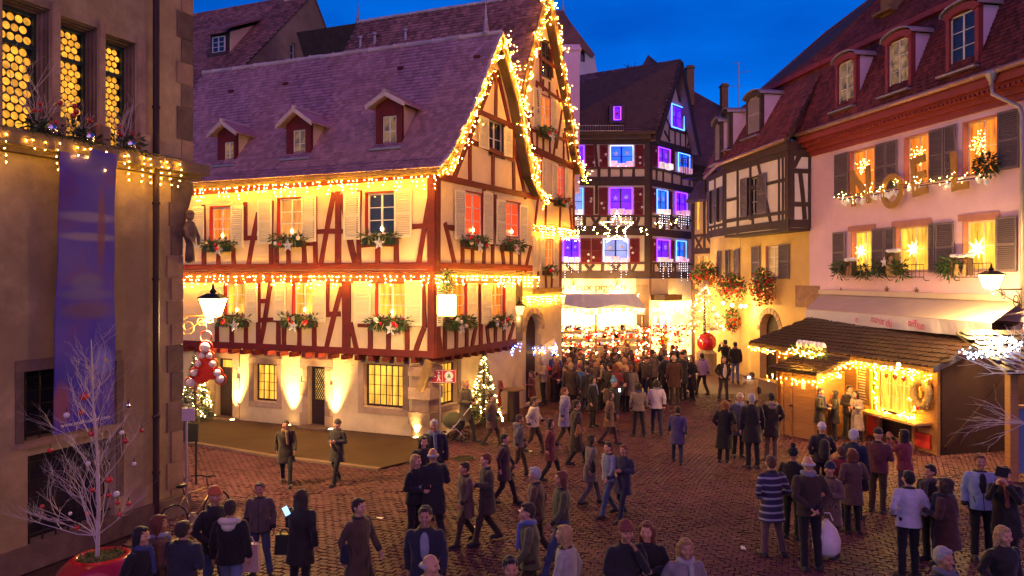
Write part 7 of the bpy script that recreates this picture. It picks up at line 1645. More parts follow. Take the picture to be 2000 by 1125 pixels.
lights('string_lights', 'added golden lights hanging along the front edge of the white stall canopy', [V((s0.x, SY-1.3, zc1)), V((s1.x, SY-1.3, zc1))], 22, .3, .03, m=WARMW)  # string added to make the market centre brighter
# racks of ornaments in front of the stall and the corner shop, each with bulbs added to brighten the market
for x, Yr, lbl in ((1098, 35.4, 'rack of ornaments at the left post of the white canopy'), (1150, 35.2, 'rack of ornaments left of the middle post of the white canopy'), (1200, 35.2, 'rack of ornaments right of the middle post of the white canopy'), (1258, 35.6, 'rack of red and white ornaments right of the white canopy'), (1292, 36.2, 'rack of red ornaments before the clothes rail'), (1326, 36.4, 'rack of pale ornaments before the bright corner shop')):
    b = V(((x-CX)/F*Yr, Yr, 0)); t = thing('ornament_rack', lbl, 'display rack', b, 'ornament racks'); mb = MB(); mb.tube([b, b+UPZ*2.5], .03, 6)
    for z in (1.0, 1.4, 1.8, 2.2, 2.5): mb.tube([b+V((-.45, 0, z)), b+V((.45, 0, z))], .015, 5)
    part('frame', mb, IRN, t); g0, g1, g2 = MB(), MB(), MB()
    for z in (1.0, 1.4, 1.8, 2.2, 2.5):
        for _ in range(20): R.choice((g0, g1)).sph(b+V((R.uniform(-.45, .45), R.uniform(-.15, .1), z-R.uniform(.02, .25))), R.uniform(.04, .08), 7, 5)
        for _ in range(5): g2.oct(b+V((R.uniform(-.5, .5), -.2, z+R.uniform(-.2, .1))), .026)
    part('red_ornaments', g0, BRD, t, kind='stuff'); part('pale_ornaments', g1, BWH, t, kind='stuff'); part('bulbs', g2, WARMW, t, kind='stuff')
lights('string_lights', 'added golden curtain of lights over the bright corner shop front', [fq.P(.3, 3.5, .5), fq.P(UQ, 3.5, .5)], 30, .6, .03, m=WARMW)  # light curtain added to widen the market glow
lights('string_lights', 'added golden lights under the brown lettering of the violet house', [fp.P(-5.8, 4.0, .3), fp.P(-.6, 4.0, .3)], 24, .35, .03, m=WARMW)  # further string added to brighten the ground floor
# white tinsel tree on a red ball
bx_ = at(1380, 668, 37); rb_ = 19/F*37; t = thing('ball_pedestal_planter', 'shiny red ball on a dark drum carrying the white tinsel tree', 'planter', V((bx_.x, 37, 0)))
part('ball', MB().sph(bx_, rb_, 22, 14), MATS['red_lacquer'], t, smooth=True); mb = MB(); mb.lathe(V((bx_.x, 37, 0)), [(.5, 0), (.5, bx_.z-rb_-.05), (.3, bx_.z-rb_+.1)], 16); part('drum', mb, STD, t)
xmas_tree(V((bx_.x-.1, 37, bx_.z+rb_*.75)), 2.7, 1.0, 'white tinsel christmas tree standing on the red ball', fm=mat('white_tinsel', (.78, .70, .58), .5, .1, 5), nb=60, L=.3, density=1.6, bulb=.02)
xmas_tree(gnd(1066, 770)+V((0, .5, 0)), 2.6, .5, 'small christmas tree with coloured lights left of the white canopy', m=WARMW, m2=BLUEB, nb=90)
# ------------------------------------------------------------------ wooden chalet stall
fc = Fac((11.68, 20.3), (.25, -.97)); ch = thing('chalet_stall', 'wooden chalet stall with dark tiled roof and lit window on the right', 'market stall', fc.P(-3.5, 0))
wc = fc.rect(1722, 722, 1784, 806); LC = 7.4
zz_ = 0.0; k = 0
while zz_ < 2.52:
    hh = .17; zt_ = zz_+hh-.008
    segs = [(-LC, 0.0)]
    if zt_ > wc[1] and zz_ < wc[3]: segs = [(-LC, wc[0]), (wc[2], 0.0)]
    elif .15 < zz_ < .8: segs = [(-LC, wc[0]-.5), (wc[2]+.15, 0.0)]
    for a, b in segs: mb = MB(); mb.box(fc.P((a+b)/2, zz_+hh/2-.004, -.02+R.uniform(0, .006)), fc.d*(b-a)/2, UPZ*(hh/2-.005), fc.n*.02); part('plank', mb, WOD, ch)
    zz_ += hh; k += 1
mb = MB(); mb.box(fc.P(-LC/2, 1.25, -1.5), fc.d*LC/2, UPZ*1.25, fc.n*1.4); part('inner_box', mb, WDK, ch)
for u in (-.05, wc[0]-.06, wc[2]+.06, wc[0]-.75, -LC+.05): mb = MB(); mb.box(fc.P(u, 1.26, .02), fc.d*.055, UPZ*1.26, fc.n*.045); part('post', mb, WOD, ch)
window(ch, fc, wc, mat('cream_frame', (.66, .50, .25), .5, .05), WIN_Y, 4, 3, w=.0, fw=.06, bw=.025)
for i in range(3): 
    u = wc[0]+(wc[2]-wc[0])*(.2+.28*i); z = wc[3]-.22; mb = MB(); mb.ext([fc.P(u+x, z+y, .05) for x, y in ((0, -.10), (.08, -.01), (.075, .05), (.035, .07), (0, .04), (-.035, .07), (-.075, .05), (-.08, -.01))], fc.n*.015); part('heart', mb, TRD, ch)
mb = MB(); mb.box(fc.P((wc[0]+wc[2])/2+.1, wc[1]-.1, .25), fc.d*((wc[2]-wc[0])/2+.55), UPZ*.03, fc.n*.3); part('counter_shelf', mb, mat('pale_wood', (.55, .36, .13), .5, .12, 3), ch)
mb = MB(); mb.box(fc.P(wc[0]-.32, .45, .03), fc.d*.22, UPZ*.4, fc.n*.02); mb.box(fc.P(wc[2]+.35, .3, .03), fc.d*.3, UPZ*.2, fc.n*.02); part('red_glow_cloth', mb, mat('red_glow_cloth', (.55, .03, .02), .8, .2, 5), ch)  # red glow under the counter put in as the panels' colour
# right side wall of dark boards
fsd = Fac((11.68, 20.3), (.97, .25))
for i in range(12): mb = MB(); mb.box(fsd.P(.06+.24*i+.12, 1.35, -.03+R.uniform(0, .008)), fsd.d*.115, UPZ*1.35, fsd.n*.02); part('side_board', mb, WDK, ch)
mb = MB(); mb.bar(fsd.P(.2, .2), fsd.P(2.6, 2.3), .12, 0, .03, fsd.n); part('brace', mb, WDK, ch)
eL, eR = gnd(1463, 668, 2.42), gnd(1824, 719, 2.42); tL, tR = gnd(1588, 617, 3.38), gnd(1995, 631, 3.56)
deck(ch, [(eL, eR, tR, tL)], TBR, .07, 'roof'); tile_roof(ch, [(eL, eR, tR, tL)], .225, .27, TILC, 300, flatend=False, jit=.01)
mb = MB(); n_ = (eR-eL).cross(tL-eL).normalized(); mb.bar(eL-UPZ*.06, eR-UPZ*.06, .12, -.02, .02, fc.n); part('fascia', mb, TLD, ch); mb = MB(); mb.bar(eR-UPZ*.05, tR-UPZ*.05, .16, -.02, .03, fsd.n); part('verge_board', mb, mat('blue_board', (.04, .05, .12), .5), ch)
# closet in front with its own little roof
q0, q1 = gnd(1527, 848), gnd(1597, 862); fk2 = Fac(q0, (q1-q0)); lw = (q1-q0).length; cl_ = thing('stall_closet', 'plank closet with a small shingled roof at the left end of the chalet stall', 'shed', fk2.P(lw/2, 0)); zt_ = 1.98
for i in range(9): mb = MB(); mb.box(fk2.P(lw/2, .11+.215*i, -.02+R.uniform(0, .005)), fk2.d*lw/2, UPZ*.105, fk2.n*.02); part('plank', mb, WOD, cl_)
for u in (.04, lw*.28, lw-.04): mb = MB(); mb.box(fk2.P(u, zt_/2, .02), fk2.d*.04, UPZ*zt_/2, fk2.n*.03); part('post', mb, WOD, cl_)
mb = MB(); mb.box(fk2.P(lw/2, zt_/2, -.75), fk2.d*(lw/2-.01), UPZ*zt_/2, fk2.n*.7); part('side_walls', mb, WOD, cl_)
mb = MB(); e = [fk2.P(-.3, zt_+.02, .35), fk2.P(lw+.2, zt_+.02, .35), fk2.P(lw+.2, zt_+.38, -1.4), fk2.P(-.3, zt_+.38, -1.4)]; mb.ext(e, UPZ*.05); part('roof', mb, TILC, cl_); tile_roof(cl_, [tuple(p+UPZ*.05 for p in e)], .22, .25, TILC, 40)
mb = MB(); mb.box(fk2.P(lw*.62, 1.62, .01), fk2.d*.06, UPZ*.13, fk2.n*.012); part('notice', mb, BWH, cl_); mb = MB(); mb.box(fk2.P(lw*.3, .95, .06), fk2.d*.06, UPZ*.02, fk2.n*.02); part('latch', mb, IRN, cl_)
# menu board, wreath, lights, snowy sign
um_, zm_ = fc.uz(1688, 752, .1); mbd = thing('menu_board', 'tall framed menu board glowing beside the chalet window', 'sign', fc.P(um_, zm_-.7, .1)); r_ = fc.rect(1674, 708, 1703, 796, .1)
mb = MB(); mb.box(fc.P((r_[0]+r_[2])/2, (r_[1]+r_[3])/2, .1), fc.d*(r_[2]-r_[0])/2, UPZ*(r_[3]-r_[1])/2, fc.n*.025); part('frame', mb, mat('yellow_frame', (.65, .42, .08), .5), mbd)
mb = MB(); mb.box(fc.P((r_[0]+r_[2])/2, (r_[1]+r_[3])/2-.03, .13), fc.d*((r_[2]-r_[0])/2-.08), UPZ*((r_[3]-r_[1])/2-.12), fc.n*.006); part('panel', mb, mat('brown_panel', (.20, .11, .04), .6, .2, 8), mbd)
mb = MB()
for i in range(13): z = r_[3]-.2-i*.083; mb.box(fc.P((r_[0]+r_[2])/2-.06+R.uniform(-.03, .03), z, .138), fc.d*R.uniform(.12, .2), UPZ*.014, fc.n*.003)
part('menu_lines', mb, mat('chalk', (.75, .68, .5), .8), mbd, kind='stuff')
c = fc.P(*fc.uz(1799, 768, .18), .18); wr = thing('straw_wreath', 'thick straw wreath hanging at the right of the chalet window', 'wreath', c-UPZ*.5); mb = MB(); mb.tube([c+(fc.d*math.cos(a*math.pi/10)*.26+UPZ*math.sin(a*math.pi/10)*.36) for a in range(21)], .11, 8, cap=False); part('ring', mb, mat('straw', (.50, .36, .12), .7), wr, smooth=True)
mb = MB()
for _ in range(500): a = R.uniform(0, 6.28); p = c+fc.d*math.cos(a)*.26+UPZ*math.sin(a)*.36; d = V((R.gauss(0, 1), R.gauss(0, 1), R.gauss(0, 1))).normalized(); mb.leaf(p+d*.09, (d+UPZ*-.3).normalized(), d.cross(V((.3, .2, 1))).normalized(), .1, .016)
part('straw_tufts', mb, MATS['straw'], wr, kind='stuff'); part('bow', MB().sph(c-UPZ*.42+fc.n*.1, .07, 8, 6, (1, 1, .7)), BRD, wr)
lights('icicle_lights', 'warm lights along the front eave of the chalet stall', [eL-UPZ*.1+fc.n*.05, eR-UPZ*.1+fc.n*.05], 26, .22, .017)
lights('string_lights', 'warm lights framing the chalet window', [fc.P(u, z, .12) for u, z in ((wc[0]-.1, wc[1]-.05), (wc[0]-.1, wc[3]+.08), (wc[2]+.12, wc[3]+.08), (wc[2]+.12, wc[1]-.05), (wc[0]-.1, wc[1]-.05))], 34, 0, .016, spread=.05)
lights('string_lights', 'warm lights hanging across the chalet porch', [e[0]-UPZ*.08, e[1]-UPZ*.08, fc.P(wc[0]-1.0, 2.3, .3), fc.P(wc[0]-.2, 2.42, .3)], 30, .2, .017)
sn = at(1584, 682, 22.6); sg = thing('snowy_sign', 'fir trough with a snow capped board on the chalet roof edge', 'decoration', sn-UPZ*.2); mb = MB()
for i in range(7): mb.sph(sn+fc.d*(-.55+.18*i)+UPZ*.12, .12, 8, 6, (1, .7, 1.1))
part('snow', mb, SNW, sg, smooth=True); mb = MB()
for i in range(8): sprigs(mb, sn+fc.d*(-.6+.17*i)+fc.n*.08-UPZ*.06, .15, 40, L=.14)
part('fir_sprigs', mb, FIR, sg, kind='stuff'); mb = MB(); mb.box(sn-UPZ*.02, fc.d*.65, fc.n*.04, UPZ*.12); part('board', mb, TBR, sg)
lights('string_lights', 'warm lights in the fir trough on the chalet roof edge', [sn-fc.d*.7+fc.n*.2-UPZ*.1, sn+fc.d*.7+fc.n*.2-UPZ*.1], 40, 0, .017, spread=.1)
for x, y, Yd, e_, lbl in ((1640, 735, 21.6, 110, 'hidden porch bulb of the chalet stall by the menu board'), (1755, 712, 19.6, 80, 'bulb under the chalet eave above the window')):
    c = at(x, y, Yd); t = thing('porch_bulb', lbl, 'lamp', c-UPZ*.1, 'chalet bulbs'); part('bulb', MB().sph(c, .05, 8, 6), LAMPG, t, smooth=True); part('cord', MB().tube([c, c+UPZ*.25], .008, 4), IRN, t); lamp('porch_light', 'POINT', c-UPZ*.12, e_, (1, .50, .10), t, .06)
# ------------------------------------------------------------------ blue stall and lit branch at the right edge
bs = thing('blue_stall', 'corner of a blue boarded stall with timber post at the right edge', 'market stall', gnd(1990, 930)); Yb = 17.8; p0 = at(1976, 800, Yb)
mb = MB(); mb.abox((p0.x-.10, Yb-.1, 0), (p0.x+.10, Yb+.1, 3.1)); part('post', mb, WOD, bs); BLB = mat('blue_boards', (.10, .17, .32), .6, .15, 3)
for i in range(8): mb = MB(); mb.abox((p0.x+.14+.2*i, Yb-.05, .2), (p0.x+.33+.2*i, Yb-.02, 1.75)); part('board', mb, BLB, bs)
mb = MB(); mb.abox((p0.x+.1, Yb-.1, 1.75), (p0.x+2, Yb+.05, 1.82)); part('counter', mb, WOD, bs)
mb = MB(); e2 = [V((p0.x-.5, Yb-.6, 2.62)), V((p0.x+2.5, Yb-.6, 2.62)), V((p0.x+2.5, Yb+1.4, 3.4)), V((p0.x-.5, Yb+1.4, 3.4))]; mb.ext(e2, UPZ*.06); part('roof', mb, TILC, bs); tile_roof(bs, [tuple(p+UPZ*.06 for p in e2)], .22, .26, TILC, 60)
br = thing('lit_branch', 'bare branch wound with cold white lights at the right edge', 'decoration', V((p0.x, Yb-.8, 2.6))); mb = MB(); tips = []
for _ in range(9): branchy(mb, V((p0.x+.2, Yb-.8, 2.7)), V((R.uniform(-1.3, -.2), R.uniform(-.3, .3), R.uniform(-.1, .8))), R.uniform(.7, 1.2), .02, 2, .6, .1, tips)
for _ in range(7): branchy(mb, V((p0.x-.1, Yb-.6, 1.5)), V((R.uniform(-1.2, -.3), R.uniform(-.3, .3), R.uniform(-.5, .4))), R.uniform(.6, 1.0), .012, 2, .6, .0)
part('branches', mb, TWG, br); bb = MB(); path = [at(x, y, Yb-.8) for x, y in ((1884, 688), (1905, 697), (1928, 690), (1950, 690), (1975, 680), (1985, 668), (1965, 662), (1945, 668), (1955, 680))]
for a, b in zip(path[:-1], path[1:]):
    for _ in range(17): bb.oct(a.lerp(b, R.random())+V((R.gauss(0, .045), R.gauss(0, .1), R.gauss(0, .045))), .019)
part('bulbs', bb, COLDB, br, kind='stuff')
# ------------------------------------------------------------------ lit hanging sign, red direction sign, lantern, tables
hs = thing('hanging_sign', 'brightly lit shop sign hanging from iron at the corner of the timbered house', 'sign', at(872, 620, 20.9)); Ys = 20.9
a, b = at(853, 618, Ys), at(892, 574, Ys); mb = MB(); w_ = b.x-a.x; hgt = b.z-a.z; ch_ = .05
mb.ext([V((a.x+x, Ys, a.z+z)) for x, z in ((ch_, 0), (w_-ch_, 0), (w_, ch_), (w_, hgt-ch_), (w_-ch_, hgt), (ch_, hgt), (0, hgt-ch_), (0, ch_))], V((0, .08, 0))); part('lit_panel', mb, glow('lit_sign', (1, .72, .25), 9, .45, 7), hs)
mb = MB(); mb.tube([V((a.x+x, Ys-.01, a.z+z)) for x, z in ((ch_, 0), (w_-ch_, 0), (w_, ch_), (w_, hgt-ch_), (w_-ch_, hgt), (ch_, hgt), (0, hgt-ch_), (0, ch_), (ch_, 0))], .018, 5); p = V(((a.x+b.x)/2, Ys+.04, b.z)); mb.tube([p, p+UPZ*.25, p+UPZ*.55+V((-.05, .3, 0)), C+V((0, 0, p.z+.4))], .02, 6); mb.tube([p+UPZ*.1, p+UPZ*.3+V((.1, 0, 0)), p+UPZ*.55], .014, 5); part('iron_bracket', mb, IRN, hs)
mb = MB(); 
for i in range(7): sprigs(mb, p+UPZ*(.08+.09*i)+V((R.uniform(-.1, .1), 0, 0)), .13, 26, L=.11)
part('garland', mb, FIR, hs, kind='stuff'); lamp('sign_light', 'POINT', p+V((0, -.5, -.2)), 380, (1, .56, .12), hs, .15)
ds = thing('direction_sign', 'red direction sign with a white walking figure and arrow on a thin pole', 'sign', gnd(858, 858)); Yd = gnd(858, 858).y-.1; mb = MB(); a, b = at(839, 748, Yd), at(891, 722, Yd); mb.tube([V(((a.x+b.x)/2-.08, Yd+.03, 0)), V(((a.x+b.x)/2-.08, Yd+.03, b.z-.05))], .025, 8); part('pole', mb, MTL, ds)
mb = MB(); mb.abox((a.x, Yd-.01, a.z), (b.x, Yd+.01, b.z)); part('plate', mb, mat('sign_red', (.42, .03, .03), .4, .05), ds); WS = mat('sign_white', (.8, .78, .74), .5, .04); mb = MB(); w_ = b.x-a.x; hgt = b.z-a.z; y_ = Yd-.016
def rct(x0, z0, x1, z1): mb.abox((a.x+x0*w_, y_, a.z+z0*hgt), (a.x+x1*w_, y_+.005, a.z+z1*hgt))
for q in ((.02, .04, .98, .07), (.02, .93, .98, .96), (.02, .07, .032, .93), (.968, .07, .98, .93), (.485, .07, .495, .93), (.08, .47, .24, .52)): rct(*q)
mb.ext([V((a.x+x*w_, y_, a.z+z*hgt)) for x, z in ((.05, .495), (.11, .62), (.11, .37))], V((0, .005, 0)))
mb.sph(V((a.x+.345*w_, y_, a.z+.78*hgt)), .03, 8, 6, (1, .2, 1))
for (x0, z0, x1, z1, r_) in ((.345, .68, .34, .45, .022), (.34, .45, .29, .15, .016), (.34, .45, .40, .15, .016), (.345, .66, .29, .52, .012), (.345, .66, .40, .5, .012)): mb.bar(V((a.x+x0*w_, y_, a.z+z0*hgt)), V((a.x+x1*w_, y_, a.z+z1*hgt)), r_*2, 0, .005, V((0, 1, 0)))
for k in range(3): an = k*math.pi/3; cc = V((a.x+.08*w_, y_, a.z+.82*hgt)); d = V((math.cos(an), 0, math.sin(an)))*.035; mb.bar(cc-d, cc+d, .008, 0, .005, V((0, 1, 0)))
part('pictograms', mb, WS, ds); mb = MB(); mb.lathe(V((a.x+.73*w_, y_+.004, a.z+.55*hgt)), [(.13, 0), (.13, .006)], 18, ax=Matrix(((1, 0, 0), (0, 0, -1), (0, 1, 0)))); mb.abox((a.x+.60*w_, y_, a.z+.12*hgt), (a.x+.86*w_, y_+.005, a.z+.24*hgt)); gl_ = part('round_emblem', mb, WS, ds)
mb = MB(); cc = V((a.x+.73*w_, y_-.004, a.z+.55*hgt)); mb.ext([cc+V((x, 0, z)) for x, z in ((-.06, -.06), (.06, -.06), (0, .09))], V((0, .003, 0))); part('emblem_tree', mb, mat('sign_green', (.12, .25, .1), .6), ds)
ll_ = thing('small_lantern', 'small iron lantern hanging by the alley beside the arched door', 'lantern', at(1015, 612, 27)); lantern(ll_, at(1015, 592, 27), .9, 25, glassm=glow('dim_lamp_glass', (1, .55, .15), 3)); mb = MB(); p = at(1015, 592, 27); mb.tube([p, p+UPZ*.2, p+V((-.3, 0, .3))], .014, 5); part('arm', mb, IRN, ll_)
# coloured light booth by the alley
bo = thing('flower_booth', 'little booth strung with blue and white lights beside the alley', 'market stall', gnd(1030, 775)); pB = gnd(1030, 778); mb = MB()
for dx in (-.7, .8): mb.tube([pB+V((dx, 0, 0)), pB+V((dx, 0, 2.2))], .03, 6)
part('poles', mb, IRN, bo); mb = MB(); mb.ext([pB+V((-.9, -.7, 2.15)), pB+V((1.1, -.7, 2.15)), pB+V((1.1, .8, 2.5)), pB+V((-.9, .8, 2.5))], UPZ*.03); part('canopy', mb, CANV, bo); mb = MB(); mb.abox((pB.x-.8, pB.y-.4, 0), (pB.x+.9, pB.y+.3, .95)); part('table', mb, TLD, bo)
mb = MB(); mg = MB()
for _ in range(60): q = pB+V((R.uniform(-.8, .9), R.uniform(-.4, .2), 1.0+R.uniform(0, .5))); (mb if R.random() < .5 else mg).sph(q, R.uniform(.05, .11), 7, 5)
part('red_flowers', mb, FLW, bo, kind='stuff'); part('yellow_flowers', mg, mat('yellow_flower', (.7, .45, .03), .6), bo, kind='stuff')
lights('string_lights', 'blue and white lights on the little booth beside the alley', [pB+V((-.9, -.75, 2.2)), pB+V((1.1, -.75, 2.2)), pB+V((1.1, .3, 2.3))], 46, .3, .022, m=BLUEB, m2=WARMW)
lights('string_lights', 'blue lights on the wall edge above the little booth', [fr.P(4.2, 2.5, .2), fr.P(5.0, 2.7, .2)], 20, .3, .03, m=BLUEB)
t_ = thing('high_table', 'dark high table where people stand by the gable corner', 'table', gnd(1003, 822)); pT = gnd(1003, 822); mb = MB(); mb.lathe(pT+UPZ*1.05, [(.38, 0), (.38, .04)], 20); part('table_top', mb, TLD, t_); mb = MB(); mb.lathe(pT, [(.25, 0), (.22, .05), (.2, 1.05)], 12); part('drum', mb, WDK, t_)
# ------------------------------------------------------------------ small litter on the setts
pm_ = gnd(907, 895); mh = thing('manhole_cover', 'round iron manhole cover in the setts left of centre', 'manhole cover', pm_); mb = MB(); mb.lathe(pm_, [(.30, -.02), (.30, .008), (.27, .010)], 20); part('frame', mb, IRN, mh)
for i in range(6): mb = MB(); x_ = -.2+.08*i; hw = math.sqrt(.26**2-x_*x_); mb.abox((pm_.x-hw, pm_.y+x_-.02, .010), (pm_.x+hw, pm_.y+x_+.02, .016)); part('rib', mb, IRN, mh)
for i, (x, y) in enumerate(((1018, 1000), (930, 1032), (1035, 882), (742, 1013), (1452, 1072))):
    p = gnd(x, y); mb = MB(); a = R.uniform(0, 3); d, e_ = V((math.cos(a), math.sin(a), 0))*.07, V((-math.sin(a), math.cos(a), 0))*.045; mb.add([p-d-e_+UPZ*.015, p+d-e_*.6+UPZ*.02, p+d+e_+UPZ*.03, p-d*.7+e_+UPZ*.012], [(0, 1, 2, 3)]); mb.ext([v.copy() for v in mb.v], UPZ*.002)
    solo('paper_scrap', mb, BWH, ('white paper scrap right of the walking crowd on the setts', 'white paper scrap left of the walking crowd', 'white scrap near the gable corner', 'tiny scrap in the open middle of the setts', 'tiny scrap near the feet at the right')[i], 'litter', 'litter')
STRIPE = None
def wearing(o, m):
    if not o.data.materials: o.data.materials.append(m)
    o.material_slots[0].link = 'OBJECT'; o.material_slots[0].material = m
NP = [0]; RX = random.Random(3)
PB, PBR, PG, PN = (.018, .016, .018), (.075, .04, .022), (.16, .14, .13), (.02, .026, .07)
HB, HD, HBL, HGR, HRD = (.02, .012, .01), (.06, .03, .016), (.45, .27, .10), (.42, .40, .38), (.20, .05, .018)
def person(x, foot, head, label, arm='down', leg='stand', ln='short', coat=PB, trou=PN, hair='short', hc=HD, rz=0, h=1.72, ex=(), group=None, z=0.0, wide=1.0, loc=None):
    if loc is None:
        if foot: Y = F*H/(foot-CY); hh = (foot-head)*Y/F; h = hh if hh < 1.45 and h < 1.45 else min(1.9, max(1.5, hh))
        else: Y = F*(H-h)/(head-CY)
        loc = V(((x-CX)/F*Y, Y, z))
    if not ex and hair not in ('pompom',):
        q_ = RX.random(); ex = (('scarf', RX.choice(((.30, .06, .05), (.25, .25, .3), (.12, .10, .09), (.35, .28, .18), (.06, .08, .2)))),) if q_ < .35 else (('shoulder_bag', RX.choice(((.05, .03, .02), (.2, .09, .04), (.03, .03, .05)))),) if q_ < .55 else ()
    t = thing('person', label, 'person', V((0, 0, 0)), group); sk = SKIN[NP[0] % 2]; NP[0] += 1
    def add(nm, me, m=None):
        o = bpy.data.objects.new(nm, me); COL.objects.link(o); o.parent = t
        if m is not None: wearing(o, m)
        return o
    b = add('body', body_mesh(arm, leg)); b.material_slots[0].link = 'OBJECT'; b.material_slots[0].material = sk
    add('coat' if ln != 'short' else 'jacket', coat_mesh(arm, ln), coat if not isinstance(coat, tuple) else cloth(coat))
    add('trousers', trouser_mesh(leg), cloth(trou)); [add('shoe', shoe_mesh(leg, i), cloth((.025, .02, .018), .5)) for i in (0, 1)]
    if hair: add('hat' if hair in ('beanie', 'pompom', 'cap') else 'hair', hair_mesh(hair), hc if not isinstance(hc, tuple) else cloth(hc, .7))
    for e, c in ex: add(e, extra_mesh(e), cloth(c))
    s_ = h/1.755; t.location = loc; t.rotation_euler = (math.radians(RX.uniform(-1, 3)), math.radians(RX.uniform(-1.5, 1.5)), math.radians(rz)); t.scale = (s_*wide, s_*wide, s_); return t
# striped fabric for one jacket
sm = bpy.data.materials.new('striped_fabric'); sm.use_nodes = True; _n, _l = sm.node_tree.nodes, sm.node_tree.links; _b = _n['Principled BSDF']; _b.inputs['Roughness'].default_value = .85
_t = _n.new('ShaderNodeTexCoord'); _w = _n.new('ShaderNodeTexWave'); _w.wave_type = 'BANDS'; _w.bands_direction = 'Z'; _w.inputs['Scale'].default_value = 2.6; _w.inputs['Distortion'].default_value = .4; _r = _n.new('ShaderNodeValToRGB'); _r.color_ramp.elements[0].position = .74; _r.color_ramp.elements[0].color = (.035, .025, .06, 1); _r.color_ramp.elements[1].position = .9; _r.color_ramp.elements[1].color = (.34, .32, .38, 1)
_l.new(_t.outputs['Object'], _w.inputs[0]); _l.new(_w.outputs[0], _r.inputs[0]); _l.new(_r.outputs[0], _b.inputs['Base Color'])
JEAN, JEAN2 = (.07, .10, .20), (.16, .20, .34)
P_ = person
# lower left group
P_(275, None, 1032, 'dark haired person in black at the lower left beside the red planter', 'pockets', 'stand', 'mid', PB, PB, 'bob', HB, 80, 1.66)
P_(307, None, 1008, 'auburn haired person in a pale blue scarf at the lower left', 'cup', 'stand', 'short', (.20, .10, .05), JEAN, 'bob', HRD, 120, 1.68, (('scarf', (.30, .32, .45)),))
P_(352, None, 1022, 'broad person in a dark blue jacket bending at the lower left', 'cup', 'stand', 'short', (.035, .04, .06), PB, 'short', HD, 170, 1.62, wide=1.15)
P_(419, None, 954, 'person in an orange knitted hat and dark jacket at the lower left', 'pockets', 'apart', 'short', (.03, .026, .03), JEAN, 'beanie', (.55, .12, .03), 60, 1.76)
P_(450, None, 978, 'person in a black jacket with a white fur hood seen from behind', 'down', 'walk', 'short', (.014, .013, .012), JEAN2, 'short', HD, 185, 1.70, (('hood', (.75, .68, .52)),))
P_(510, 1124, 943, 'man in a grey brown zipped jacket and jeans facing the camera', 'down', 'apart', 'short', (.14, .11, .10), JEAN, 'short', (.16, .10, .07), 5, 1.78)
P_(584, None, 957, 'woman in a long black coat with a phone, seen from behind', 'phone', 'stand', 'mid', (.022, .016, .015), PB, 'long', HD, 165, 1.68)
# walkers in the open
P_(560, 946, 820, 'dark walking man in the open setts before the lattice door', 'walk', 'walk', 'mid', (.045, .035, .03), PB, 'short', HD, 15, 1.75, (('scarf', (.20, .09, .05)),))
P_(657, 944, 829, 'walker in a dark knitted hat before the lit wall, right of the other walker', 'cup', 'walk', 'mid', (.06, .045, .04), PB, 'beanie', (.09, .06, .04), -20, 1.70)
P_(850, None, 819, 'grey haired man in a navy coat, rear of the group left of centre', 'down', 'walk', 'mid', (.02, .022, .05), PB, 'short', HGR, 0, 1.80, (('scarf', (.16, .18, .28)),))
P_(827, None, 851, 'dark haired woman in black, half hidden in the group left of centre', 'pockets', 'walk', 'mid', (.03, .022, .03), PB, 'bob', HB, 20, 1.62)
P_(848, None, 876, 'bald man in a dark coat in the group left of centre', 'cup', 'walk', 'mid', (.025, .022, .03), PB, 'fringe', HGR, -160, 1.78)
P_(807, None, 889, 'blonde woman in a black leather jacket in the group left of centre', 'cup', 'stand', 'short', (.018, .016, .018), PB, 'bob', HBL, 60, 1.66, (('shirt', (.6, .58, .55)),))
P_(832, None, 991, 'man in a dark blazer over a grey shirt walking towards the camera', 'walk', 'walk', 'mid', (.04, .035, .06), PN, 'short', HD, 0, 1.82, (('shirt', (.32, .34, .36)),))
P_(838, None, 1086, 'old man with thin hair at the bottom edge, left of centre', 'down', 'stand', 'short', (.05, .04, .04), PB, 'fringe', HGR, 70, 1.74)
P_(996, None, 1084, 'person with dark hair at the bottom edge, centre', 'pockets', 'stand', 'short', PB, PB, 'short', HB, 10, 1.74)
P_(952, 1060, 886, 'man in an olive brown coat walking left of centre', 'cup', 'walk', 'mid', (.10, .07, .045), PBR, 'short', HRD, -70, 1.76)
P_(912, 1062, 905, 'tan coated walker at the left of the walking pair', 'walk', 'walk', 'mid', (.17, .11, .07), PBR, 'short', HD, -60, 1.7)
P_(1052, None, 912, 'grey haired walker in a brown jacket near the middle', 'walk', 'walk', 'short', (.16, .09, .055), PBR, 'short', HGR, -100, 1.66)
P_(1094, None, 920, 'ginger haired walker in a green jacket near the middle', 'walk', 'walk', 'short', (.13, .13, .055), JEAN, 'bob', HRD, -80, 1.72)
P_(1112, None, 1028, 'person in a pale grey coat near the bottom, right of centre', 'walk', 'walk', 'mid', (.42, .40, .34), PG, 'bob', HBL, -110, 1.68)
P_(1216, 1014, 880, 'man in a navy coat standing right of centre', 'cup', 'walk', 'mid', (.05, .05, .09), PN, 'short', HRD, -40, 1.78)
P_(1190, 1008, 892, 'companion in pale blue beside the navy coated man', 'walk', 'walk', 'short', (.22, .24, .34), JEAN, 'short', HD, -60, 1.70)
P_(1222, None, 1015, 'man in a patterned cap and black quilted jacket with his hand on his face', 'chin', 'stand', 'short', (.022, .02, .022), PB, 'beanie', mat('dotted_knit', (.20, .05, .04), .8, .75, 60), 15, 1.78)
P_(1268, None, 1020, 'dark haired woman in black holding a red bag, beside the man in the patterned cap', 'cup', 'stand', 'short', (.025, .018, .02), PB, 'long', HRD, -20, 1.70)
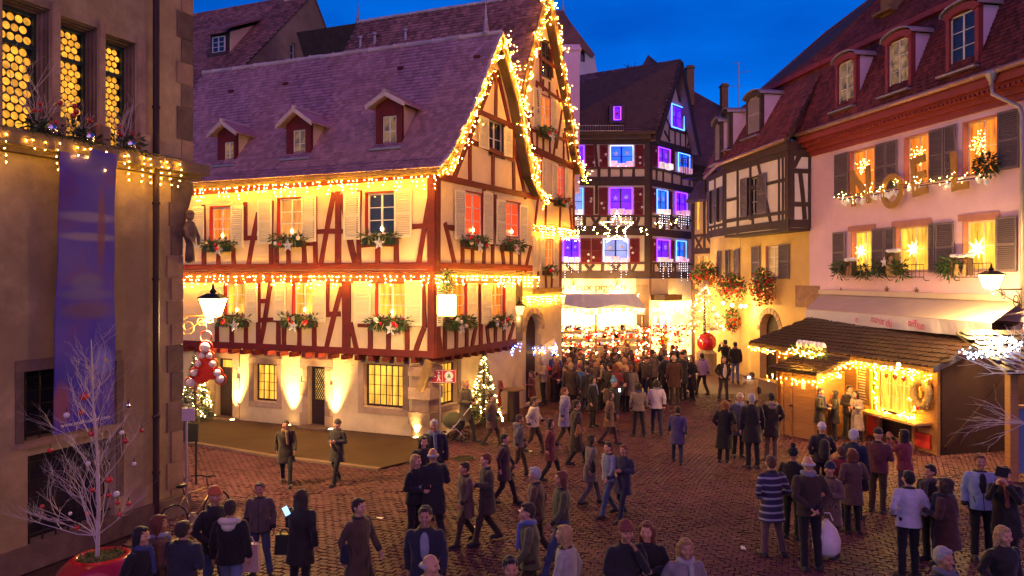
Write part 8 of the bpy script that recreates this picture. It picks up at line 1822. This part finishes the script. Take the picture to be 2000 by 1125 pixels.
P_(1336, None, 1054, 'blonde woman in a pale scarf at the bottom right of centre', 'pockets', 'stand', 'mid', (.30, .25, .24), PG, 'bob', (.38, .20, .06), 5, 1.64, (('scarf', (.42, .38, .36)),))
P_(1040, None, 985, 'person in an olive jacket and blue scarf, lower centre', 'walk', 'walk', 'short', (.15, .15, .07), PBR, 'short', HD, -90, 1.70, (('scarf', (.12, .16, .4)),))
P_(1152, 985, 868, 'walker in grey with a shoulder bag between the navy coat and the middle', 'walk', 'walk', 'mid', (.20, .15, .14), PG, 'bob', HD, 100, 1.66, (('shoulder_bag', PB),))
P_(985, 985, 862, 'walker in a dark plum coat behind the olive brown coat', 'walk', 'walk', 'mid', (.07, .03, .05), PB, 'short', HB, 80, 1.72)
P_(1010, 930, 815, 'walker in a grey hooded jacket left of the cream jacket', 'walk', 'walk', 'short', (.16, .15, .15), PBR, 'short', HD, 95, 1.7, (('hood', (.2, .19, .19)),))
P_(1075, 940, 820, 'walker in a burgundy coat below the cream jacket', 'walk', 'walk', 'mid', (.18, .03, .04), PB, 'bob', HD, 85, 1.66)
P_(1322, 905, 795, 'lone walker in a blue violet coat on the open right setts', 'walk', 'walk', 'mid', (.10, .07, .18), PN, 'short', HD, 170, 1.7)
P_(700, None, 975, 'walker in brown at the lower left of centre', 'walk', 'walk', 'mid', (.12, .07, .04), PBR, 'short', HD, 60, 1.7)
# middle distance, left
P_(990, 800, 727, 'person in an olive jacket at the high table by the gable', 'cup', 'stand', 'short', (.15, .11, .06), JEAN, 'short', HD, 70)
P_(968, 812, 735, 'person in a red coat standing by the lit christmas tree', 'pockets', 'stand', 'long', (.42, .03, .025), PB, 'short', HBL, 20)
P_(1040, 806, 727, 'person in a dark red jacket right of the high table', 'cup', 'stand', 'mid', (.16, .03, .025), PB, 'short', HD, -70)
P_(1062, 790, 698, 'person in a beige quilted jacket near the little booth', 'cup', 'stand', 'short', (.42, .31, .20), PB, 'bob', HGR, -80)
P_(1084, 780, 687, 'man in a bright navy jacket near the little booth', 'cup', 'stand', 'short', (.03, .04, .20), (.13, .03, .04), 'short', HD, 160)
P_(1108, 776, 690, 'person in a rust brown jacket, right of the navy jacket', 'cup', 'stand', 'short', (.30, .12, .07), PN, 'short', HRD, -100)
P_(1132, 800, 712, 'young person in a bright blue jacket with a red hood', 'walk', 'walk', 'short', (.06, .20, .40), JEAN, 'beanie', (.25, .06, .10), 200)
P_(1158, 770, 693, 'person in a bright red quilted jacket seen from behind', 'pockets', 'stand', 'short', (.38, .02, .03), PB, 'short', HBL, 180)
P_(908, 862, 742, 'person in an olive coat pushing a pram by the direction sign', 'cup', 'walk', 'mid', (.15, .12, .06), PB, 'short', HBL, 60)
P_(960, 870, 770, 'brown coated walker behind the pram', 'walk', 'walk', 'mid', (.17, .10, .06), PBR, 'short', HD, 80)
P_(1040, 884, 775, 'walker in a cream jacket striding left of centre', 'walk', 'walk', 'short', (.55, .46, .34), PBR, 'short', HD, 75, wide=1.15)
P_(1102, 872, 758, 'walker with a pale scarf and blue coat left of centre', 'walk', 'walk', 'mid', (.22, .20, .34), PBR, 'short', HRD, 90, 1.7, (('scarf', (.5, .42, .36)),))
P_(1126, 908, 782, 'walker in a long black coat with an orange bag strap, centre', 'walk', 'walk', 'long', (.04, .022, .018), PB, 'short', HD, 100, 1.74, (('shoulder_bag', (.35, .14, .05)),))
P_(1158, 834, 736, 'woman in a long dark coat holding a pink phone, centre', 'phone', 'stand', 'mid', (.035, .018, .03), PB, 'long', HB, 60)
P_(1197, 845, 740, 'girl in a colourful striped hat taking a photo, centre', 'photo', 'stand', 'mid', (.04, .045, .03), PB, 'pompom', mat('striped_knit', (.12, .28, .36), .8, .9, 14), 75, 1.6, (('rucksack', (.12, .08, .05)),))
P_(1188, 868, 765, 'person in brown boots behind the girl taking a photo', 'walk', 'walk', 'mid', (.20, .10, .06), (.10, .04, .05), 'bob', HD, 80, 1.6)
P_(1248, 852, 748, 'long haired woman in a khaki jacket and black leggings seen from behind', 'down', 'apart', 'short', (.27, .20, .14), PB, 'long', HD, 180, 1.66)
P_(1283, 850, 742, 'woman in a white jacket beside the khaki jacket', 'walk', 'walk', 'short', (.62, .52, .46), PN, 'long', HD, 175, 1.68)
# middle distance, right
P_(1300, 785, 690, 'person with headphones in dark clothes, left of the close group', 'pockets', 'stand', 'mid', (.035, .025, .025), PB, 'short', HB, 40)
P_(1318, 790, 692, 'man in a rust coat seen from behind in the close group', 'down', 'stand', 'mid', (.10, .035, .02), PBR, 'fringe', HGR, 180)
P_(1333, 782, 688, 'person in dark clothes, right of the rust coat', 'pockets', 'stand', 'mid', (.03, .022, .03), PB, 'cap', PB, 200)
P_(1351, 781, 694, 'woman in a long black coat standing apart from the close group', 'pockets', 'stand', 'long', (.02, .015, .02), PB, 'bob', HRD, -80)
P_(1372, 772, 690, 'pale violet coated person right of the woman standing apart', 'walk', 'walk', 'short', (.50, .36, .44), PBR, 'short', HD, 200)
P_(1412, 783, 696, 'man in a white t-shirt under a dark jacket facing the camera', 'pockets', 'apart', 'short', (.025, .018, .018), (.08, .05, .05), 'short', HD, 5, 1.72, (('tee', (.72, .62, .55)),))
P_(1436, 748, 668, 'man in a black jacket and faded jeans seen from behind by the ochre wall', 'down', 'stand', 'short', (.025, .02, .03), JEAN2, 'short', HD, 180)
P_(1418, 742, 650, 'person in black holding a camera up by the ochre wall', 'photo', 'stand', 'mid', (.022, .018, .02), PB, 'short', HD, 190)
P_(1468, 810, 735, 'person in a beige quilted jacket holding a camera up near the chalet', 'photo', 'stand', 'mid', (.50, .38, .20), PBR, 'short', HD, 190, wide=1.2)
P_(1413, 902, 782, 'red haired woman in a long black coat left of the chalet', 'pockets', 'stand', 'long', (.018, .014, .015), PB, 'bob', (.33, .12, .03), 160, 1.62)
P_(1441, 892, 768, 'woman in a pale fur hat and blue scarf facing the camera', 'pockets', 'stand', 'mid', (.09, .08, .15), PB, 'beanie', (.58, .44, .26), 0, 1.68, (('scarf', (.26, .32, .48)),))
P_(1471, 913, 769, 'grey haired man in a dark plum coat seen from behind', 'down', 'stand', 'mid', (.028, .018, .03), PB, 'short', HGR, 175, 1.78)
P_(1506, 898, 768, 'man in a dark coat with a pale hood beside the plank closet', 'pockets', 'stand', 'mid', (.04, .022, .018), (.20, .12, .07), 'short', HB, 170, 1.76, (('hood', (.32, .24, .16)),))
P_(1510, 1084, 892, 'man in a striped jacket and brown trousers seen from behind', 'pockets', 'apart', 'mid', sm, (.19, .10, .10), 'short', (.15, .06, .03), 190, 1.74)
P_(1547, 1050, 876, 'child in a black pompom hat beside the striped jacket', 'cup', 'stand', 'short', (.02, .018, .035), PB, 'pompom', PB, 150, 1.56)
P_(1585, 1112, 893, 'bald man in a brown leather jacket with hands behind his back', 'back', 'stand', 'short', (.075, .042, .02), PB, 'fringe', (.55, .50, .46), 180, 1.76)
P_(1622, None, 905, 'woman in glasses with a blue knitted hat beside the brown leather jacket', 'cup', 'stand', 'mid', (.20, .12, .10), PB, 'beanie', PN, -60, 1.62)
P_(1665, 1040, 876, 'woman in a brown hooded coat with a shoulder strap seen from behind', 'pockets', 'stand', 'mid', (.17, .09, .07), PB, 'bob', HRD, 185, 1.66, (('shoulder_bag', PB),))
P_(1668, None, 840, 'white haired man in a navy jacket near the chalet counter', 'cup', 'stand', 'short', (.025, .025, .06), PB, 'short', (.62, .58, .54), 130, 1.78)
P_(1602, None, 827, 'person in a white knitted hat with a rucksack before the chalet', 'pockets', 'stand', 'short', (.05, .035, .04), PB, 'beanie', (.72, .66, .60), 175, 1.64, (('rucksack', (.06, .05, .05)),))
P_(1640, None, 872, 'child with brown hair below the white knitted hat', 'pockets', 'stand', 'short', (.28, .04, .04), PN, 'short', (.14, .06, .03), 180, 1.46)
P_(1714, 1000, 838, 'person in a dark cap and red lit jacket at the chalet counter', 'cup', 'stand', 'short', (.16, .04, .05), PBR, 'cap', (.05, .04, .05), 140, 1.74)  # red light at the counter is put into the jacket colour
P_(1768, None, 840, 'long haired woman in a red jacket raising her hands at the chalet counter', 'photo', 'stand', 'short', (.28, .045, .06), (.10, .06, .16), 'long', HB, -150, 1.64)
P_(1600, 862, 758, 'man in a black jacket in the chalet porch', 'cup', 'stand', 'mid', (.02, .013, .012), PB, 'short', HD, 60, 1.78)
P_(1630, 860, 768, 'dark haired woman in black in the chalet porch', 'cup', 'stand', 'mid', (.02, .012, .012), PB, 'long', HB, -120, 1.66)
P_(1655, 856, 753, 'young man facing the square in the chalet porch', 'cup', 'stand', 'short', (.05, .025, .016), PB, 'short', HB, 10, 1.76)
P_(1676, 862, 770, 'woman in a long pale grey coat in the chalet porch', 'cup', 'stand', 'long', (.34, .27, .24), PB, 'long', HB, -70, 1.64)
P_(1774, None, 922, 'man in a white jacket seen from behind at the right', 'pockets', 'stand', 'short', (.60, .57, .62), PB, 'short', HB, 180, 1.72)
P_(1819, None, 908, 'boy in a dark jacket in profile beside the white jacket', 'cup', 'stand', 'short', (.02, .018, .03), PB, 'short', HB, -70, 1.66)
P_(1851, None, 936, 'hooded person in a brown coat with a white parcel at the right', 'cup', 'stand', 'mid', (.09, .05, .03), PB, 'long', HD, -140, 1.68, wide=1.15)
P_(1919, None, 889, 'man in a light blue jacket and glasses facing the camera at the right', 'down', 'stand', 'short', (.34, .42, .58), PB, 'short', HRD, -15, 1.80, (('shirt', (.03, .02, .02)),))
P_(1968, None, 912, 'person in black taking a photo with a tablet at the right edge', 'photo', 'stand', 'mid', (.02, .014, .018), PB, 'short', (.10, .05, .02), -40, 1.74)
P_(1836, None, 1068, 'old man with glasses and a dark coat at the bottom right', 'pockets', 'stand', 'mid', (.02, .02, .035), PB, 'short', HGR, 25, 1.72, (('scarf', (.18, .18, .22)),))
P_(1961, None, 1029, 'blonde woman in dark clothes at the bottom right corner', 'pockets', 'stand', 'mid', (.035, .018, .018), PB, 'bob', (.50, .30, .12), 10, 1.66)
P_(1296, 716, 628, 'person in a bright yellow jacket in front of the corner clothes shop', 'cup', 'stand', 'short', (.62, .52, .03), PN, 'short', HD, 180)
# the crowd before the stall: figures nothing tells apart
rc_ = random.Random(5)
for i in range(62):
    Y = rc_.uniform(26.5, 35); x = rc_.uniform(1085, 1345) if Y > 29 else rc_.uniform(1085, 1235); X = (x-CX)/F*Y
    c = rc_.choice(((.08, .05, .035), (.05, .035, .03), (.10, .06, .035), (.12, .08, .05), (.03, .025, .028), (.14, .09, .06), (.20, .03, .03), (.05, .06, .12), (.22, .17, .12)))
    P_(0, None, 0, 'dark clad figure in the dense far crowd before the white stall canopy', rc_.choice(('walk', 'cup', 'pockets', 'down')), rc_.choice(('walk', 'stand')), rc_.choice(('mid', 'short', 'mid')), c, rc_.choice((PB, PBR, PN)), rc_.choice(('short', 'bob', 'short', 'beanie')), rc_.choice((HD, HB, HRD, HBL)), rc_.uniform(0, 360), rc_.uniform(1.6, 1.8), group='far crowd', loc=V((X, Y, 0)))
# ------------------------------------------------------------------ things held or carried
def carried(name, label, cat, c, w, hgt, m, round_=False, handle=True):
    t = thing(name, label, cat, V(c)-UPZ*hgt/2); mb = MB(); c = V(c)
    if round_: mb.lathe(c-UPZ*hgt/2, [(w*.3, 0), (w*.48, hgt*.15), (w*.5, hgt*.45), (w*.36, hgt*.78), (w*.1, hgt), (w*.06, hgt*1.05)], 16)
    else:
        b, t2 = w*.5, w*.44
        for z, k in ((-hgt/2, b), (hgt/2, t2)):
            for sx, sy in ((-1, -.4), (1, -.4), (1, .4), (-1, .4)): mb.v.append(c+V((sx*k, sy*k, z)))
        mb.f += [[3, 2, 1, 0], [4, 5, 6, 7], [0, 1, 5, 4], [1, 2, 6, 5], [2, 3, 7, 6], [3, 0, 4, 7]]; mb.m += [0]*6
    part('bag_body', mb, m, t, smooth=round_)
    if handle: part('handle', MB().tube([c+V((-w*.25, 0, hgt*.5)), c+V((-w*.12, 0, hgt*.72)), c+V((w*.12, 0, hgt*.72)), c+V((w*.25, 0, hgt*.5))], .012, 5), m, t)
carried('shopping_bag', 'pinkish white paper shopping bag held by the person with the fur hood', 'bag', at(487, 1088, 11.4), .32, .42, mat('bag_paper', (.62, .44, .42), .6, .1, 4, .3, 10))
carried('handbag', 'black leather handbag of the woman in the long black coat', 'bag', at(556, 1062, 11.2), .28, .30, mat('black_leather', (.018, .014, .013), .4, .2, 8))
carried('plastic_bag', 'full white plastic bag with an orange patch behind the brown leather jacket', 'bag', at(1614, 1050, 12.6), .46, .58, mat('white_plastic', (.68, .62, .58), .35, .1, 5, .4, 8), True)
carried('red_bag', 'rust red bag held by the dark haired woman at the bottom', 'bag', at(1262, 1098, 9.9), .26, .30, mat('rust_leather', (.34, .07, .025), .5, .15, 6))
mb = MB(); c = at(559, 998, 11.0); mb.box(c, V((.035, 0, .02)), V((0, .006, 0)), V((-.03, 0, .06))); solo('phone', mb, glow('phone_screen', (.35, .6, 1), 1.4), 'lit phone in the hand of the woman in the long black coat', 'phone')
mb = MB(); c = at(1957, 922, 11.55); mb.box(c, V((.10, 0, -.02)), V((0, .008, 0)), V((.02, 0, .075))); solo('tablet', mb, IRN, 'black tablet held up at the right edge', 'tablet')
mb = MB(); c = at(1210, 762, 22.9); mb.box(c, V((.03, 0, 0)), V((0, .006, 0)), V((0, 0, .05))); solo('phone', mb, glow('phone_screen_white', (.9, .9, 1), 5), 'bright phone of the girl in the striped hat', 'phone')
mb = MB(); c = at(1463, 737, 26.2); mb.box(c, V((.05, 0, 0)), V((0, .03, 0)), V((0, 0, .035))); solo('camera', mb, glow('camera_screen', (.7, .8, 1), 5), 'camera with a lit screen held above the beige jacket', 'camera')
mb = MB(); c = at(1889, 1010, 11.3)
# pram
pp_ = gnd(886, 862); pr_ = thing('pram', 'dark pushchair by the direction sign', 'pram', pp_); mb = MB()
mb.sph(pp_+UPZ*.62, .34, 12, 8, (1, .7, .75)); part('seat', mb, cloth((.12, .13, .05)), pr_, smooth=True); mb = MB(); mb.tube([pp_+V((-.3, -.2, .15)), pp_+V((.1, -.2, .55)), pp_+V((.5, -.2, 1.05)), pp_+V((.5, .2, 1.05)), pp_+V((.1, .2, .55)), pp_+V((-.3, .2, .15))], .015, 6); mb.tube([pp_+V((.35, -.2, .15)), pp_+V((-.1, -.2, .6))], .014, 6); mb.tube([pp_+V((.35, .2, .15)), pp_+V((-.1, .2, .6))], .014, 6); part('frame', mb, MTL, pr_)
for dx in (-.3, .35):
    for dy in (-.22, .22): mb = MB(); c = pp_+V((dx, dy, .13)); mb.tube([c+V((.12*math.cos(a*math.pi/8), 0, .12*math.sin(a*math.pi/8))) for a in range(17)], .02, 6, cap=False); mb.tube([c-V((.1, 0, 0)), c+V((.1, 0, 0))], .008, 4); mb.tube([c-V((0, 0, .1)), c+V((0, 0, .1))], .008, 4); part('wheel', mb, IRN, pr_)
